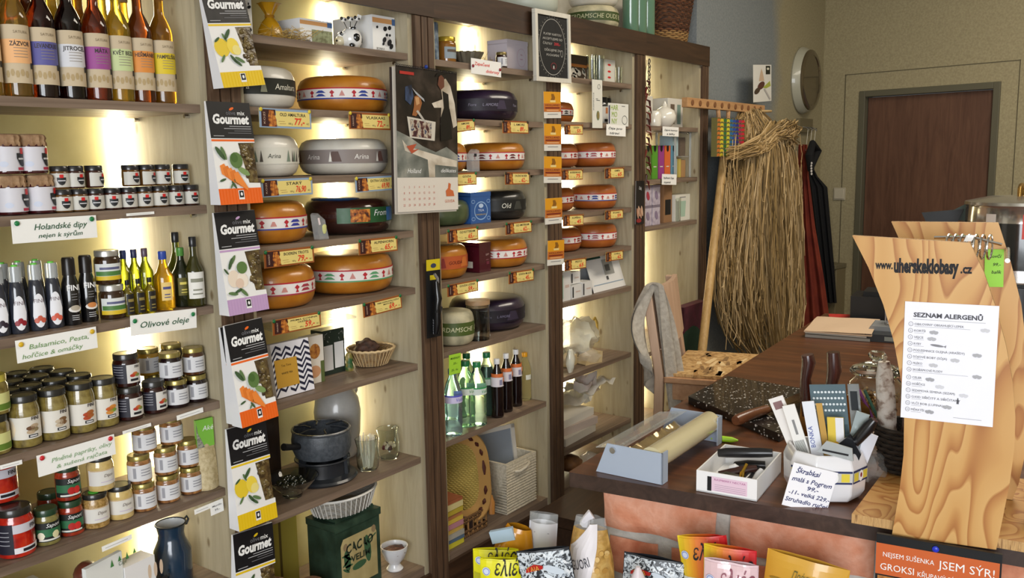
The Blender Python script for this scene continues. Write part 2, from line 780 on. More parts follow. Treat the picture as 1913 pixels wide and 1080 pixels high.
def onwallR(px, py, d=0):
    o = WC+WN*d
    q = ray(px, py)
    t = (o-CAM).dot(WN)/q.dot(WN)
    p = CAM+q*t
    return (p-o).dot(WD), p.z


DT0 = onwallR(1602, 300)[0]+.04
DT1 = onwallR(1862, 300)[0]-.04
DZ = onwallR(1602, 171)[1]-.04
b = MB()
wallbox(-.05, DT0-.035, 0, .12, 0, 3.25, TANWALL, b)
wallbox(DT1+.035, 4.7, 0, .12, 0, 3.25, TANWALL, b)
wallbox(DT0-.035, DT1+.035, 0, .12, DZ+.035, 3.25, TANWALL, b)
struct('wall_right', b)
FRAMEM = C('5f5b49', .55)
DOORM = wood('brown_door_veneer', [(.3, '54382a'), (.55, '664736'), (.75, '70503c')], 'z', 6, 10, .5, .06)
b = MB()
wallbox(DT0-.04, DT0, -.012, .1, 0, DZ+.04, FRAMEM, b)
wallbox(DT1, DT1+.04, -.012, .1, 0, DZ+.04, FRAMEM, b)
wallbox(DT0, DT1, -.012, .1, DZ, DZ+.04, FRAMEM, b)
struct('trim_1', b, bev=.003)
b = MB()
wallbox(DT0+.004, DT1-.004, .03, .07, .004, DZ-.004, DOORM, b)
d = struct('door_1', b, bev=.002)
b = MB()
wallbox(DT1-.10, DT1-.06, .012, .03, .95, 1.14, STEEL, b)
wallbox(DT1-.18, DT1-.07, -.02, .012, 1.08, 1.10, STEEL, b)
part('door_handle', b, d)
# surface wiring duct line drawn around the door (a shallow painted cable)
b = MB()
CABLE = C('5d5640', .7)
CT0, CT1, CZ_ = onwallR(1574, 300)[0], onwallR(1894, 300)[0], onwallR(1574, 140)[1]
for (t0, t1, z0, z1) in ((CT0, CT0+.004, .3, CZ_), (CT1, CT1+.004, .3, CZ_), (CT0, CT1+.004, CZ_-.004, CZ_)):
    wallbox(t0, t1, -.004, 0, z0, z1, CABLE, b)
struct('trim_2', b)
# left wall with the shop window, front wall
b = MB()
b.box(-2.6, -2.5, -4.6, .5, 0, .6, CREAM)
b.box(-2.6, -2.5, -4.6, .5, 2.8, 3.25, CREAM)
b.box(-2.6, -2.5, -1.6, .5, .6, 2.8, CREAM)
b.box(-2.6, -2.5, -4.6, -4.4, .6, 2.8, CREAM)
struct('wall_left', b)
b = MB()
b.box(-2.6, 6.6, -4.7, -4.6, 0, 3.25, CREAM)
struct('wall_front', b)
b = MB()
for y0, y1 in ((-4.4, -4.34), (-3.03, -2.97), (-1.66, -1.6)):
    b.box(-2.58, -2.52, y0, y1, .6, 2.8, FRAMEM)
for z0, z1 in ((.6, .66), (2.74, 2.8)):
    b.box(-2.58, -2.52, -4.4, -1.6, z0, z1, FRAMEM)
w = struct('window_1', b)

# ------------------------------------------------------------------ the wall of shelves
def backpaper():
    m, N, L, b = base_mat('yellow_sprig_wallpaper')
    tc = N.new('ShaderNodeTexCoord')
    n = N.new('ShaderNodeTexNoise')
    n.inputs['Scale'].default_value = 7
    n.inputs['Detail'].default_value = 5
    L.new(tc.outputs['Object'], n.inputs['Vector'])
    cr = ramp(N, [(.35, 'cfc48a'), (.65, 'ddd49c')])
    L.new(n.outputs[0], cr.inputs[0])
    v = N.new('ShaderNodeTexVoronoi')
    v.inputs['Scale'].default_value = 22
    v.inputs['Randomness'].default_value = .35
    L.new(tc.outputs['Object'], v.inputs['Vector'])
    n3 = N.new('ShaderNodeTexNoise')
    n3.inputs['Scale'].default_value = 130
    L.new(tc.outputs['Object'], n3.inputs['Vector'])
    ad = N.new('ShaderNodeMath')
    ad.operation = 'MULTIPLY_ADD'
    ad.inputs[1].default_value = .35
    L.new(n3.outputs[0], ad.inputs[0])
    L.new(v.outputs['Distance'], ad.inputs[2])
    kr = ramp(N, [(.27, (.75, .75, .75, 1)), (.36, (0, 0, 0, 1))])
    L.new(ad.outputs[0], kr.inputs[0])
    mx = N.new('ShaderNodeMix')
    mx.data_type = 'RGBA'
    L.new(kr.outputs[0], mx.inputs[0])
    L.new(cr.outputs[0], mx.inputs[6])
    mx.inputs[7].default_value = lin('b09a4e')
    L.new(mx.outputs[2], b.inputs['Base Color'])
    b.inputs['Roughness'].default_value = .7
    return m


BACK = backpaper()
LEDM = C('fff3d2', .5, emit=LED_STRENGTH)
TOPZ, BOTZ = 2.138, .27
BAYS = [
    (.70, 1.327, [1.745, 1.503, 1.254, 1.009, .778, .53, BOTZ], 'below the tall syrup bottles, left end of the wall'),
    (1.454, 2.069, [1.927, 1.746, 1.565, 1.386, 1.205, .958, .647, BOTZ], 'holding the biggest cheese wheels above the black fondue pot'),
    (2.193, 2.80, [1.92, 1.738, 1.563, 1.383, 1.205, .97, .664, BOTZ], 'holding the plastic drink bottles and the straw box'),
    (2.918, 3.485, [1.915, 1.744, 1.565, 1.384, 1.215, 1.035, .733, .426, BOTZ], 'with four rows of small orange cheeses beside the chair'),
    (3.60, 4.165, [1.742, 1.50, 1.287, .7, BOTZ], 'at the far right end, behind the wooden chair'),
]
BAYT = ['leftmost shelving bay', 'second shelving bay from the left', 'middle shelving bay', 'fourth shelving bay from the left', 'rightmost shelving bay']
SHD = .312
for i, (x0, x1, zs, what) in enumerate(BAYS):
    t = thing('shelving_bay', BAYT[i]+' '+what, 'shelves', (x0, 0, 0), group='built-in wall shelving bays')
    w = x1-x0
    for a in (-.019, w):
        b = MB()
        b.box(a, a+.019, 0, .345, .0, TOPZ-.02, PANEL)
        part('side_panel', b, t)
    b = MB()
    b.box(-.03, w+.03, .346, .366, 0, TOPZ-.02, BACK)
    part('back_panel', b, t)
    for z in zs:
        b = MB()
        th = .02 if z > .3 else .03
        b.box(.001, w-.001, .002, SHD if z > .3 else .344, z-th, z, SHELF)
        part('shelf', b, t, bev=.0015)
        if z > .3:
            for y in (.05, .27):
                b = MB()
                b.tube([(w+.001, y, z-th-.006), (w-.014, y, z-th-.006)], .005, CHROME, 8)
                part('shelf_pin', b, t)
    b = MB()
    b.box(-.019, w+.019, -.004, .345, TOPZ-.02, TOPZ, FASCIA)
    part('top_board', b, t)
    nx = BAYS[i+1][0] if i < 4 else x1+.083
    px0 = w+.0195
    px1 = nx-x0-(.0195 if i < 4 else 0)
    b = MB()
    b.box(-.019, (nx-x0-.019 if i < 4 else px1), -.018, -.0045, 2.043, TOPZ, FASCIA)
    part('fascia', b, t, bev=.002)
    # face post: two flat boards with a groove between
    b = MB()
    g = .006
    n = 3
    ww = (px1-px0-g*(n-1))/n
    b.box(px0, px1, -.004, .02, 0, 2.042, POST)
    for k in range(n):
        a = px0+k*(ww+g)
        b.box(a, a+ww, -.014, -.004, .0, 2.042, POST)
    part('face_post', b, t, bev=.002)
    b = MB()
    b.box(-.019, w+.019, -.012, .005, 0, BOTZ-.03, FASCIA)
    part('plinth_board', b, t)
    b = MB()
    b.box(w-.040, w-.010, .322, .3455, BOTZ+.01, TOPZ-.03, LEDM)
    b.box(w-.036, w-.010, .3445, .346, BOTZ+.01, TOPZ-.03, STEEL)
    part('led_strip', b, t, label='glowing warm white light strip in the back corner')
if 1:  # left end of bay one
    pass

# ------------------------------------------------------------------ kit of repeated kinds
KRAFT = mottled('kraft_paper', [(.35, '9b8266'), (.65, 'b59b7c')], 30, .85, .1)
OLIVES = mottled('mixed_olives', [(.3, '2e2418'), (.5, '5c4a2c'), (.62, '7b6a3f'), (.8, '3d2a1e')], 55, .25, .6, coat=.6, bscale=60)


def lath_jar(mb, r, h, m, neck=.86, lidz=.82):
    mb.lathe([(r*.88, 0), (r*.98, h*.02), (r, h*.06), (r, h*.70), (r*.96, h*.76), (r*neck, lidz*h), (r*neck, h*.93)], m, 24)


def jar(px, y, z, r, h, content, lid, label, cat='jar', name='jar', group=None, rz=0, deco=None, lidh=.18, X=None, neck=.86, lidm=None, lab=None):
    """jar > jar_body, lid, paper_label; deco(mb, r, h) draws the label"""
    x = inbay(XP(px, y, z) if X is None else X, r)
    t = thing(name, label, cat, (x, y, z+.0005), rz, group)
    b = MB()
    lath_jar(b, r, h, content, neck, 1-lidh)
    part('jar_body', b, t)
    b = MB()
    l0 = h*(1-lidh)
    lr = r*.93 if neck > .8 else r*neck*1.08
    b.lathe([(lr*.96, l0), (lr, l0+h*.01), (lr, h*.965), (lr*.95, h), (lr*.8, h), (lr*.78, h*.992), (0, h*.992)], lid, 24)
    part('lid', b, t)
    if deco:
        b = MB()
        deco(b, r, h)
        part('paper_label', b, t)
    return t


def bottle_prof(r, h, body=.6, sh=.75, neck=.38):
    return [(r*.85, 0), (r*.97, h*.01), (r, h*.03), (r, h*body), (r*.93, h*(body+.04)), (r*.68, h*(body+.10)), (r*neck*1.1, h*sh), (r*neck, h*(sh+.05)), (r*neck, h*.95)]


def inbay(x, r):
    """keep a thing of half width r between the side panels of its bay"""
    for a, c, zs, wh in BAYS:
        if a-.06 < x < c+.06:
            return min(max(x, a+r+.002), c-r-.002)
    return x


def wheelX(pxR, y, r, z):
    d = ray(pxR, 300)
    a = math.atan2(d.y, d.x)
    for _ in range(1):
        pass
    return ((y-CAM.y)*math.cos(a)-r)/math.sin(a)


BANDRED = C('b3242f', .6)


def cheese(pxR, y, z, r, h, wax, label, band='std', under='2c3f8f', group=None, rz=0, X=None, txt=None, rosettes=True, coat=.25):
    x = inbay(wheelX(pxR, y, r, z) if X is None else X, r)
    t = thing('round_cheese', label, 'cheese', (x, y, z+.0005), rz, group)
    b = MB()
    b.lathe([(r*.70, 0), (r*.82, h*.025), (r*.92, h*.10), (r*.98, h*.24), (r, h*.37), (r, h*.63), (r*.98, h*.76), (r*.92, h*.90), (r*.82, h*.975), (r*.70, h), (r*.3, h*1.003), (0, h*1.003)], wax, 48)
    part('rind', b, t)
    if band:
        b = MB()
        z0, z1 = h*.36, h*.64
        if band == 'std':
            b.arc(r, -2.6, 2.6, z0, z1, C('e9e2dc', .5), 48)
            b.arc(r, -2.6, 2.6, z1-h*.02, z1+h*.015, BANDRED, 48, 2)
            b.arc(r, -2.6, 2.6, z0-h*.015, z0+h*.02, C(under, .5), 48, 2)
            u = -2.4
            k = 0
            bh = z1-z0
            zc = (z0+z1)/2
            while u < 2.4:
                s = u*r
                if k % 4 in (0, 2) and rosettes:
                    b.arcpoly(r, [(s+bh*.24*math.cos(a), zc+bh*.08+bh*.24*math.sin(a)) for a in [2*PI*i/10 for i in range(10)]], BANDRED, 3)
                    b.arcpoly(r, [(s-bh*.16, zc-bh*.34), (s+bh*.16, zc-bh*.34), (s+bh*.08, zc), (s-bh*.08, zc)], BANDRED, 3)
                elif k % 4 == 1:
                    for q in range(2):
                        b.arcpoly(r, [(s-bh*.55, zc-bh*.28+q*bh*.32), (s+bh*.55, zc-bh*.28+q*bh*.32), (s+bh*.5, zc-bh*.05+q*bh*.32), (s-bh*.5, zc-bh*.05+q*bh*.32)], C(under, .6), 3)
                else:
                    b.arcpoly(r, [(s-bh*.28, zc-bh*.25), (s+bh*.28, zc-bh*.25), (s+bh*.2, zc), (s, zc+bh*.3), (s-bh*.2, zc)], C('c98a80', .6), 3)
                u += bh*(1.15 if k % 2 else .95)/r
                k += 1
        else:
            bc, tc, words, size = band
            b.arc(r, -2.6, 2.6, z0-h*.05, z1+h*.05, C(bc, .5), 48)
            u = -2.0
            k = 0
            while u < 2.0:
                wd = words[k % len(words)]
                if wd.startswith('#'):
                    p, q = wd[1:].split('|')
                    hw = float(q)*h
                    b.arcpoly(r, [(u*r-hw, z0), (u*r+hw, z0), (u*r+hw*.85, z1), (u*r-hw*.85, z1)], C(p, .6), 3)
                    u += hw*2.6/r
                else:
                    wl = len(wd)*size*.55
                    b.atxt(r, wd, u+wl/2/r, h*.5-size*.36, size, C(tc, .6), 3, shear=.15)
                    u += (wl+size*1.3)/r
                k += 1
        part('paper_band', b, t)
    return t


def signcard(name, label, cat, tl, tr, bl, y, draw, paper=PAPER, pins=None, group=None, plane=None, th=.0008, pinz=.93, pinx=(.06, .94), rag=0):
    loc, rz, ry, w, h = card_frame(tl, tr, bl, y, plane)
    t = thing(name, label, cat, loc, rz, group, ry)
    b = MB()
    if rag:
        b.prism([(0, 0), (w, 0), (w, h), (0, h)], 0, th, paper)
    else:
        b.box(0, w, 0, th, 0, h, paper)
    if draw:
        draw(b, w, h)
    part('card', b, t, smooth=False)
    if pins:
        for k in pinx:
            q = MB()
            q.blob((k*w, -.002, pinz*h), (.0055, .003, .0055), C(pins, .35), 10)
            part('pin', q, t)
    return t


def handlines(lines, color, hs=None, shear=.25, wob=.03):
    """lines: (text, x, y, width) as fractions of the card"""
    def d(b, w, h):
        for s, x, y, ww, hh in lines:
            b.txt(s, x*w, y*h, hh*h, color, 2, w=ww*w, shear=shear, wob=wob, bold=.006)
    return d


TAGY, TAGB = C('e8d27e', .6), C('8a5a26', .6)
PICT = mottled('tag_picture', [(.35, '3a1a10'), (.5, 'a85a1e'), (.65, 'd8903a')], 90, .6, 0)


def price_tag(tl, tr, bl, title, price, label, blue=False, pin='1f6b3a'):
    def d(b, w, h):
        b.rect(0, w, 0, h, C('8fa6bf', .6) if blue else C('9a5522', .6), 1)
        b.rect(.04*w, .30*w, .06*h, .94*h, C('3b1714', .6), 2)
        b.poly([(.17*w, .06*h), (.32*w, .06*h), (.31*w, .45*h), (.26*w, .9*h), (.18*w, .9*h), (.16*w, .5*h)], PICT, 3)
        b.poly([(.33*w, .10*h), (.97*w, .10*h), (.96*w, .88*h), (.30*w, .88*h), (.31*w, .7*h), (.29*w, .6*h), (.32*w, .4*h), (.31*w, .25*h)], TAGY, 3)
        if len(title) > 16:
            k = title.rfind(' ')
            b.txt(title[:k], .64*w, .70*h, .15*h, INK, 4, w=.56*w, bold=.01)
            b.txt(title[k+1:], .64*w, .54*h, .15*h, INK, 4, w=.26*w, bold=.01)
        else:
            b.txt(title, .63*w, .63*h, .24*h, INK, 4, w=min(.5, .05*len(title)+.06)*w, bold=.01)
        b.txt('100 g', .58*w, .2*h, .14*h, INK, 4)
        b.txt('Kč', .92*w, .22*h, .14*h, INK, 4)
        b.rect(.35*w, .47*w, .34*h, .355*h, TAGB, 4)
        b.rect(.37*w, .49*w, .22*h, .235*h, TAGB, 4)
        b.txt(price, .75*w, .2*h, .50*h, REDINK, 5, w=.2*w, bold=.02, shear=.15, wob=.02)
        b.txt('KOZÍ' if blue else 'KRAVSKÝ', .105*w, .5*h, .16*h, C('d9b9a0', .6), 4, w=.6*h, rot=PI/2)
    t = signcard('price_tag', label, 'price tag', tl, tr, bl, -.0075, d, paper=C('d8c27a', .6), pins=pin, group='yellow cheese price tags on the shelf edges', pinx=(.03, .96))
    return t


def snack_box(tl, tr, bl, kind, label, y=-.0165):
    loc, rz, ry, w, h = card_frame(tl, tr, bl, y)
    t = thing('olive_snack_box', label, 'box', loc, rz, 'olive snack boxes hung down the first post', ry)
    band = {'lemon': 'e9c41d', 'carrot': 'ee6a1f', 'garlic': 'c3a0c9'}[kind]
    LEAF, LEAF2 = C('5d7a4a', .6), C('3f5a36', .6)

    def shear(b):
        b.v = [(v[0], v[1]-(.034*(1-v[2]/h) if v[1] < -.0005 else 0), v[2]) for v in b.v]
    b = MB()
    b.fy = -.006
    b.prism([(0, 0), (w, 0), (w, .20*h), (.74*w, .205*h), (.60*w, .60*h), (w, .605*h), (w, h), (0, h)], -.006, 0, C('efeeeb', .5), C('e8e8ea', .5))
    b.rect(.0, w, .645*h, h, C('17171a', .45), 1)
    b.rect(0, w, .615*h, .635*h, C(band, .5), 1)
    b.rect(0, w, 0, .155*h, C(band, .5), 1)
    for i in range(14):
        b.rect(i*w/14+.2*w/14, i*w/14+.35*w/14, .005*h, .15*h, C(band, .25), 2)
    b.txt('Gourmet', .5*w, .79*h, .125*h, WHITE, 3, w=.84*w, bold=.045, shear=.12)
    b.txt('olive', .52*w, .875*h, .06*h, GREYTXT, 3)
    b.txt('mix', .76*w, .875*h, .06*h, WHITE, 3, bold=.01)
    b.ell(.55*w, .935*h, .06*w, .012*h, C(band, .5), .4, 3)
    for i, (a, c) in enumerate(((.45, .95), (.32, .95), (.55, .95), (.4, .95))):
        b.rect(a*w, c*w, (.76-.022*i)*h, (.765-.022*i)*h, C('c9c9cc' if i < 2 else '7d7d80', .6), 3)
    b.rect(.06*w, .3*w, .665*h, .672*h, C('b0b0b2', .6), 3)
    # emblem on the lower band
    b.rect(.44*w, .57*w, .045*h, .135*h, WHITE, 3)
    b.rect(.455*w, .555*w, .065*h, .13*h, BLACK, 4)
    b.ell(.505*w, .098*h, .025*w, .018*h, WHITE, 0, 5)
    if kind == 'lemon':
        b.ell(.18*w, .40*h, .17*w, .095*h, C('e6c832', .5), .3, 3)
        b.ell(.44*w, .41*h, .14*w, .085*h, C('f0d548', .5), .2, 4)
        b.ell(.50*w, .37*h, .10*w, .05*h, C('eedf86', .5), -.6, 5)
        lv = [(.36, .53, .13, .9), (.28, .50, .09, 2.0), (.10, .48, .08, .6), (.14, .29, .09, .9), (.38, .28, .11, 2.2), (.52, .27, .12, -.5), (.46, .24, .10, -.7)]
    elif kind == 'carrot':
        for i in range(5):
            x0, z0 = .12+.07*i, .40-.02*i
            b.poly([(x0*w, (z0-.10)*h), ((x0+.26)*w, (z0-.19)*h), ((x0+.28)*w, (z0-.165)*h), ((x0+.08)*w, (z0+.0)*h), ((x0-.02)*w, (z0-.02)*h)], C('e07a2a' if i % 2 else 'ee8a3a', .5), 3+i)
        b.ell(.48*w, .43*h, .15*w, .08*h, C('5c7a40', .6), 0, 8)
        b.ell(.44*w, .455*h, .08*w, .045*h, C('48682f', .6), .5, 9)
        b.ell(.62*w, .32*h, .15*w, .03*h, C('7e9a5c', .6), -.5, 8)
        lv = [(.14, .50, .16, 2.2), (.22, .5, .14, 1.9), (.12, .24, .08, .3), (.48, .21, .13, -.5), (.36, .19, .09, -1.0), (.3, .18, .06, 1)]
    else:
        b.ell(.24*w, .35*h, .15*w, .085*h, C('ecdcc8', .5), 0, 3)
        b.ell(.44*w, .33*h, .13*w, .075*h, C('f2e6d6', .5), .3, 4)
        b.ell(.36*w, .30*h, .10*w, .05*h, C('e3c9b4', .5), -.3, 5)
        b.ell(.46*w, .45*h, .13*w, .06*h, C('5c7a40', .6), .3, 6)
        lv = [(.2, .5, .13, 1.1), (.26, .53, .13, .9), (.07, .43, .08, 2.2), (.16, .21, .12, -.2), (.3, .23, .1, .3), (.42, .21, .13, -.8)]
    for i, (x, z, l, a) in enumerate(lv):
        b.ell(x*w, z*h, l*w, l*.3*w, LEAF if i % 2 else LEAF2, a, 6, 10)
    shear(b)
    part('carton', b, t, smooth=False)
    b = MB()
    b.box(.56*w, .97*w, -.004, .0, .205*h, .60*h, OLIVES)
    for i in range(16):
        zz = .24+.34*R.random()
        b.blob(((.64+.27*R.random())*w, -.006, zz*h), (.006, .004, .006), OLIVES, 7, .2, i)
    shear(b)
    part('olive_pouch', b, t)
    return t


def spark(b, w, h, n, m, lay=2, x0=.1, x1=.9, z0=.1, z1=.9, s=.08):
    for i in range(n):
        b.ell((x0+(x1-x0)*R.random())*w, (z0+(z1-z0)*R.random())*h, s*w*(.5+R.random()), s*w*(.3+.5*R.random()), m, R.random()*3, lay)


def carton(name, label, cat, px, y, z, w, d, h, m, rz=0, group=None, draw=None, X=None, bev=.001, top=None):
    """printed box standing on a shelf, front lower middle at the place given"""
    x = inbay(XP(px, y, z) if X is None else X, w/2)
    b = MB()
    b.box(-w/2, w/2, 0, d, 0, h, m, mtop=top)
    if draw:
        draw(b, w, h)
    return solo(name, b, label, cat, (x, y, z+.0005), rz, group, smooth=False)

# ================================================================== first bay: bottles and jars
S1, S2, S3, S4, S5, S6 = 1.745, 1.503, 1.254, 1.009, .778, .53
# --- syrup bottles
SY = [(-20, 'c9a64a', 'e3c9a0', 'ZÁZVOR', 0), (37, 'b8913a', 'e8b078', 'ZÁZVOR', 1), (87, '3a1210', '5a5896', 'LEVANDULE', 1), (138, '1a0a0c', 'd3d3d6', 'JITROCEL', 1), (187, '6b2a10', '9a4a8e', 'MÁTA', 1),
      (229, 'c9b03a', 'c2cf96', 'KVĚT BEZU', 1), (269, '6a3410', 'd98a3c', 'HEŘMÁNEK', 1), (309, '9a6a1a', 'dcc22a', 'PAMPELIŠKA', 1)]
sylab = ['syrup bottle cut off at the far left edge, pale label', 'syrup bottle with a peach ginger label, tall and pale amber', 'dark red syrup bottle with a violet-blue lavender label', 'nearly black syrup bottle with a pale grey-white label',
         'brown syrup bottle with a purple mint label', 'pale yellow syrup bottle with a soft green elderflower label', 'amber syrup bottle with an orange label and orange ribbon', 'golden syrup bottle with a yellow dandelion label and yellow ribbon']
KLAB = C('c6b496', .7)


def syrup(px, y, col, lab, word, label, ribbon=None, front=True, rz=0):
    r, h = .0280, .300
    x = XP(px, y, S1)
    t = thing('syrup_bottle', label, 'bottle', (x, y, S1+.0005), rz, 'syrup bottles on the top left shelf')
    b = MB()
    b.lathe(bottle_prof(r, h, .53, .68, .38), C(col, .04, trans=.85, ior=1.2, coat=1), 28)
    part('glass_body', b, t)
    b = MB()
    b.lathe([(r*.42, h*.80), (r*.44, h*.805), (r*.44, h*.985), (r*.40, h), (0, h)], KRAFT, 20)
    part('paper_neck_wrap', b, t)
    if front:
        b = MB()
        b.arc(r, -1.25, 1.25, .028, .145, KLAB, 16)
        b.arc(r, -1.25, 1.25, .068, .116, C(lab, .6), 16, 2)
        b.atxt(r, word, .25, .103, .0125, C('3c3433', .6), 3, w=min(.05, .0058*len(word)+.006), bold=.02)
        b.atxt(r, 'SATURA', .35, .128, .008, C('8a7a60', .6), 3)
        for i in range(4):
            b.arc(r, -.2, .75, .098-.006*i, .0992-.006*i, C('8d8377', .6), 6, 3)
        b.arc(r, .95, 1.2, .058, .07, INK, 3, 3)
        for i in range(5):
            b.arcpoly(r, [(s_+.004*math.cos(q*PI/3), .046+.008*math.sin(q*PI/3)+.003*(i % 2)) for q in range(6) for s_ in [-.02+.009*i]], C('b0996f', .7), 2)
        part('paper_label', b, t)
    if ribbon:
        b = MB()
        b.tube([(r*.47*math.cos(a), r*.47*math.sin(a), h*.90) for a in [2*PI*k/14 for k in range(14)]], .0018, C(ribbon, .7), 6, True)
        for sgn in (-1, 1):
            b.tube([(0, -r*.5, h*.9), (sgn*.012, -r*.7, h*.93), (sgn*.02, -r*.7, h*.9), (sgn*.008, -r*.6, h*.885), (sgn*.022, -r*.8, h*.86)], .0016, C(ribbon, .7), 6)
        part('ribbon', b, t)
    return t


for i, (px, col, lab, word, k) in enumerate(SY):
    syrup(px, .045, col, lab, word, sylab[i], {6: 'd9702a', 7: 'd8c22a'}.get(i), rz=-.35)
for i, px in enumerate((12, 64, 112, 160, 204, 243)):
    syrup(px, .135, ['b08a2a', '5a2a12', 'c9a63a', '8a5a1a', 'b8a03a', 'c9a02a'][i], 'c9b090', 'ZÁZVOR', 'unlabelled syrup bottle behind the front row, %s of six' % nth(i, 6), front=False)

# --- jam jars with paper caps, small shield-label jars
SHIELD = C('232427', .5)


def shield(b, r, s, z0, k, sub='8f8f90'):
    """dark crest with a red ribbon top"""
    b.arcpoly(r, [(s-.5*k, z0+.95*k), (s-.5*k, z0+.6*k), (s-.3*k, z0+.15*k), (s, z0), (s+.3*k, z0+.15*k), (s+.5*k, z0+.6*k), (s+.5*k, z0+.95*k)], SHIELD, 3)
    b.arcpoly(r, [(s-.2*k, z0+.9*k), (s+.2*k, z0+.9*k), (s+.2*k, z0+1.3*k), (s-.2*k, z0+1.3*k)], RED, 4)
    b.arcpoly(r, [(s-.4*k, z0+.5*k), (s+.4*k, z0+.5*k), (s+.4*k, z0+.62*k), (s-.4*k, z0+.62*k)], C('cfcfd2', .5), 4)


JAM = C('3d0a12', .1, coat=.8)


def paper_cap(b, r, h, top):
    def fn(a, zz):
        return 1+(.07*math.sin(a*13+1) if zz < h*.93 else .0)
    b.lathe([(r*1.02, h*.70), (r*1.0, h*.78), (r*.93, h*.83), (r*1.0, h*.90), (r*.97, h*.97), (r*.8, h), (0, h*1.01)], top, 40, fn=fn)


def jam_jar(px, y, z, label, rz=0):
    r, h = .0292, .083
    t = thing('jam_jar', label, 'jar', (XP(px, y, z), y, z+.0005), rz, 'big jam jars with paper caps')
    b = MB()
    lath_jar(b, r, h, JAM)
    part('jar_body', b, t)
    b = MB()
    paper_cap(b, r, h, mottled('brown_cap_paper', [(.35, '7d5b3e'), (.65, 'a98a68')], 50, .85, .3))
    part('paper_cap', b, t)
    b = MB()
    b.arc(r, -1.35, 1.35, h*.08, h*.68, C('d2d0d6', .5), 16)
    shield(b, r, .022, h*.18, h*.36)
    b.arc(r, .3, .95, h*.1, h*.17, C('b5304a', .6), 5, 2)
    b.arcpoly(r, [(-.018+.009*math.cos(q), h*.25+.006*math.sin(q)) for q in [k*PI/5 for k in range(10)]], C('c9cfdf', .6), 2)
    part('paper_label', b, t)
    return t


jam_jar(25, .055, S2, 'big jam jar with a brown paper cap, lower left one against the frame edge')
jam_jar(78, .055, S2, 'big jam jar with a brown paper cap, lower right one next to the tiny jars')
jam_jar(15, .055, S2+.0845, 'big jam jar with a brown paper cap, upper left one stacked at the frame edge')
jam_jar(62, .055, S2+.0845, 'big jam jar with a brown paper cap, upper right one of the stack')


def minijar(px, y, z, label, rz=0, colr='4a2a12'):
    r, h = .0195, .0495
    t = thing('small_jar', label, 'jar', (XP(px, y, z), y, z+.0005), rz, 'small jars with a dark crest label')
    b = MB()
    lath_jar(b, r, h, C(colr, .1, coat=.8), .9, .78)
    part('jar_body', b, t)
    b = MB()
    b.lathe([(r*.95, h*.77), (r*.98, h*.78), (r*.98, h*.97), (r*.92, h), (0, h)], C('1d1c1f', .3, coat=.5), 20)
    part('lid', b, t)
    b = MB()
    b.arc(r, -1.5, 1.5, h*.08, h*.68, C('c9c6bd', .5), 12)
    shield(b, r, 0, h*.16, h*.36)
    part('paper_label', b, t)
    return t


for i, px in enumerate((119, 149, 179, 211, 241, 270.5, 299, 329, 357)):
    minijar(px, .042, S2, 'small crest-label jar in the lower row, %s of nine' % nth(i, 9), rz=R.uniform(-.4, .5), colr=R.choice(['5b3a14', '6a5a1a', '3a1a12']))
for i, px in enumerate((113, 141, 177, 245, 274, 304, 339)):
    minijar(px, .050, S2+.0505, 'small crest-label jar in the upper row, %s of seven' % nth(i, 7), rz=R.uniform(-.4, .6), colr=R.choice(['5b3a14', '6a5a1a', '3a1a12']))

# --- third shelf: squeeze bottles, sauces, oils
BALS = C('2b2e38', .15, coat=.9)


def squeeze(px, y, label, fruit, rz=0, front=True):
    r, h = .0180, .142
    t = thing('squeeze_bottle', label, 'bottle', (XP(px, y, S3), y, S3+.0005), rz, 'balsamic squeeze bottles')
    b = MB()
    b.lathe([(r*.92, 0), (r, h*.03), (r*.97, h*.35), (r*.85, h*.62), (r*.70, h*.76), (r*.60, h*.78)], BALS, 24)
    part('bottle_body', b, t)
    b = MB()
    b.lathe([(r*.72, h*.77), (r*.72, h*.95), (r*.66, h), (0, h)], C('c9ced0', .15, trans=.5, coat=.5), 20)
    part('clear_cap', b, t)
    b = MB()
    b.lathe([(r*.35, h), (r*.35, h+.003), (0, h+.003)], C('6fd34a', .4), 12)
    part('cap_tip', b, t, label='bright green cap tip')
    if front:
        b = MB()
        rr = r*.985
        b.arcpoly(rr, [(.0135*math.cos(a)*(1-.12*(math.sin(a) > 0)), h*.31+h*.26*math.sin(a)) for a in [2*PI*k/20 for k in range(20)]], C('e6e6ea', .5), 2)
        b.atxt(rr, 'FINI', 0, h*.43, .012, C('7a6a70', .6), 3)
        for q in range(3):
            b.arcpoly(rr, [((q-1)*.006+.005*math.cos(a), h*.16+(q % 2)*.005+.006*math.sin(a)) for a in [2*PI*k/9 for k in range(9)]], C(fruit, .4), 4)
        part('oval_label', b, t)
    return t


SQ = [(4, .05, '2e2430'), (38, .045, '8f1f2a'), (74, .045, 'c25a44'), (105, .045, 'd2604a')]
for i, (px, y, fr) in enumerate(SQ):
    squeeze(px, y, ['dark balsamic squeeze bottle with blackberries on its label, at the frame edge', 'dark balsamic squeeze bottle with red cherries on its label', 'dark balsamic squeeze bottle with a small red fig, third from the left', 'dark balsamic squeeze bottle with a halved fig, beside the black sauce bottles'][i], fr, rz=-.25)
for i, px in enumerate((14, 44, 76)):
    squeeze(px, .125, 'squeeze bottle in the second row, %s of three behind the front ones' % nth(i, 3), '8f1f2a', front=False)


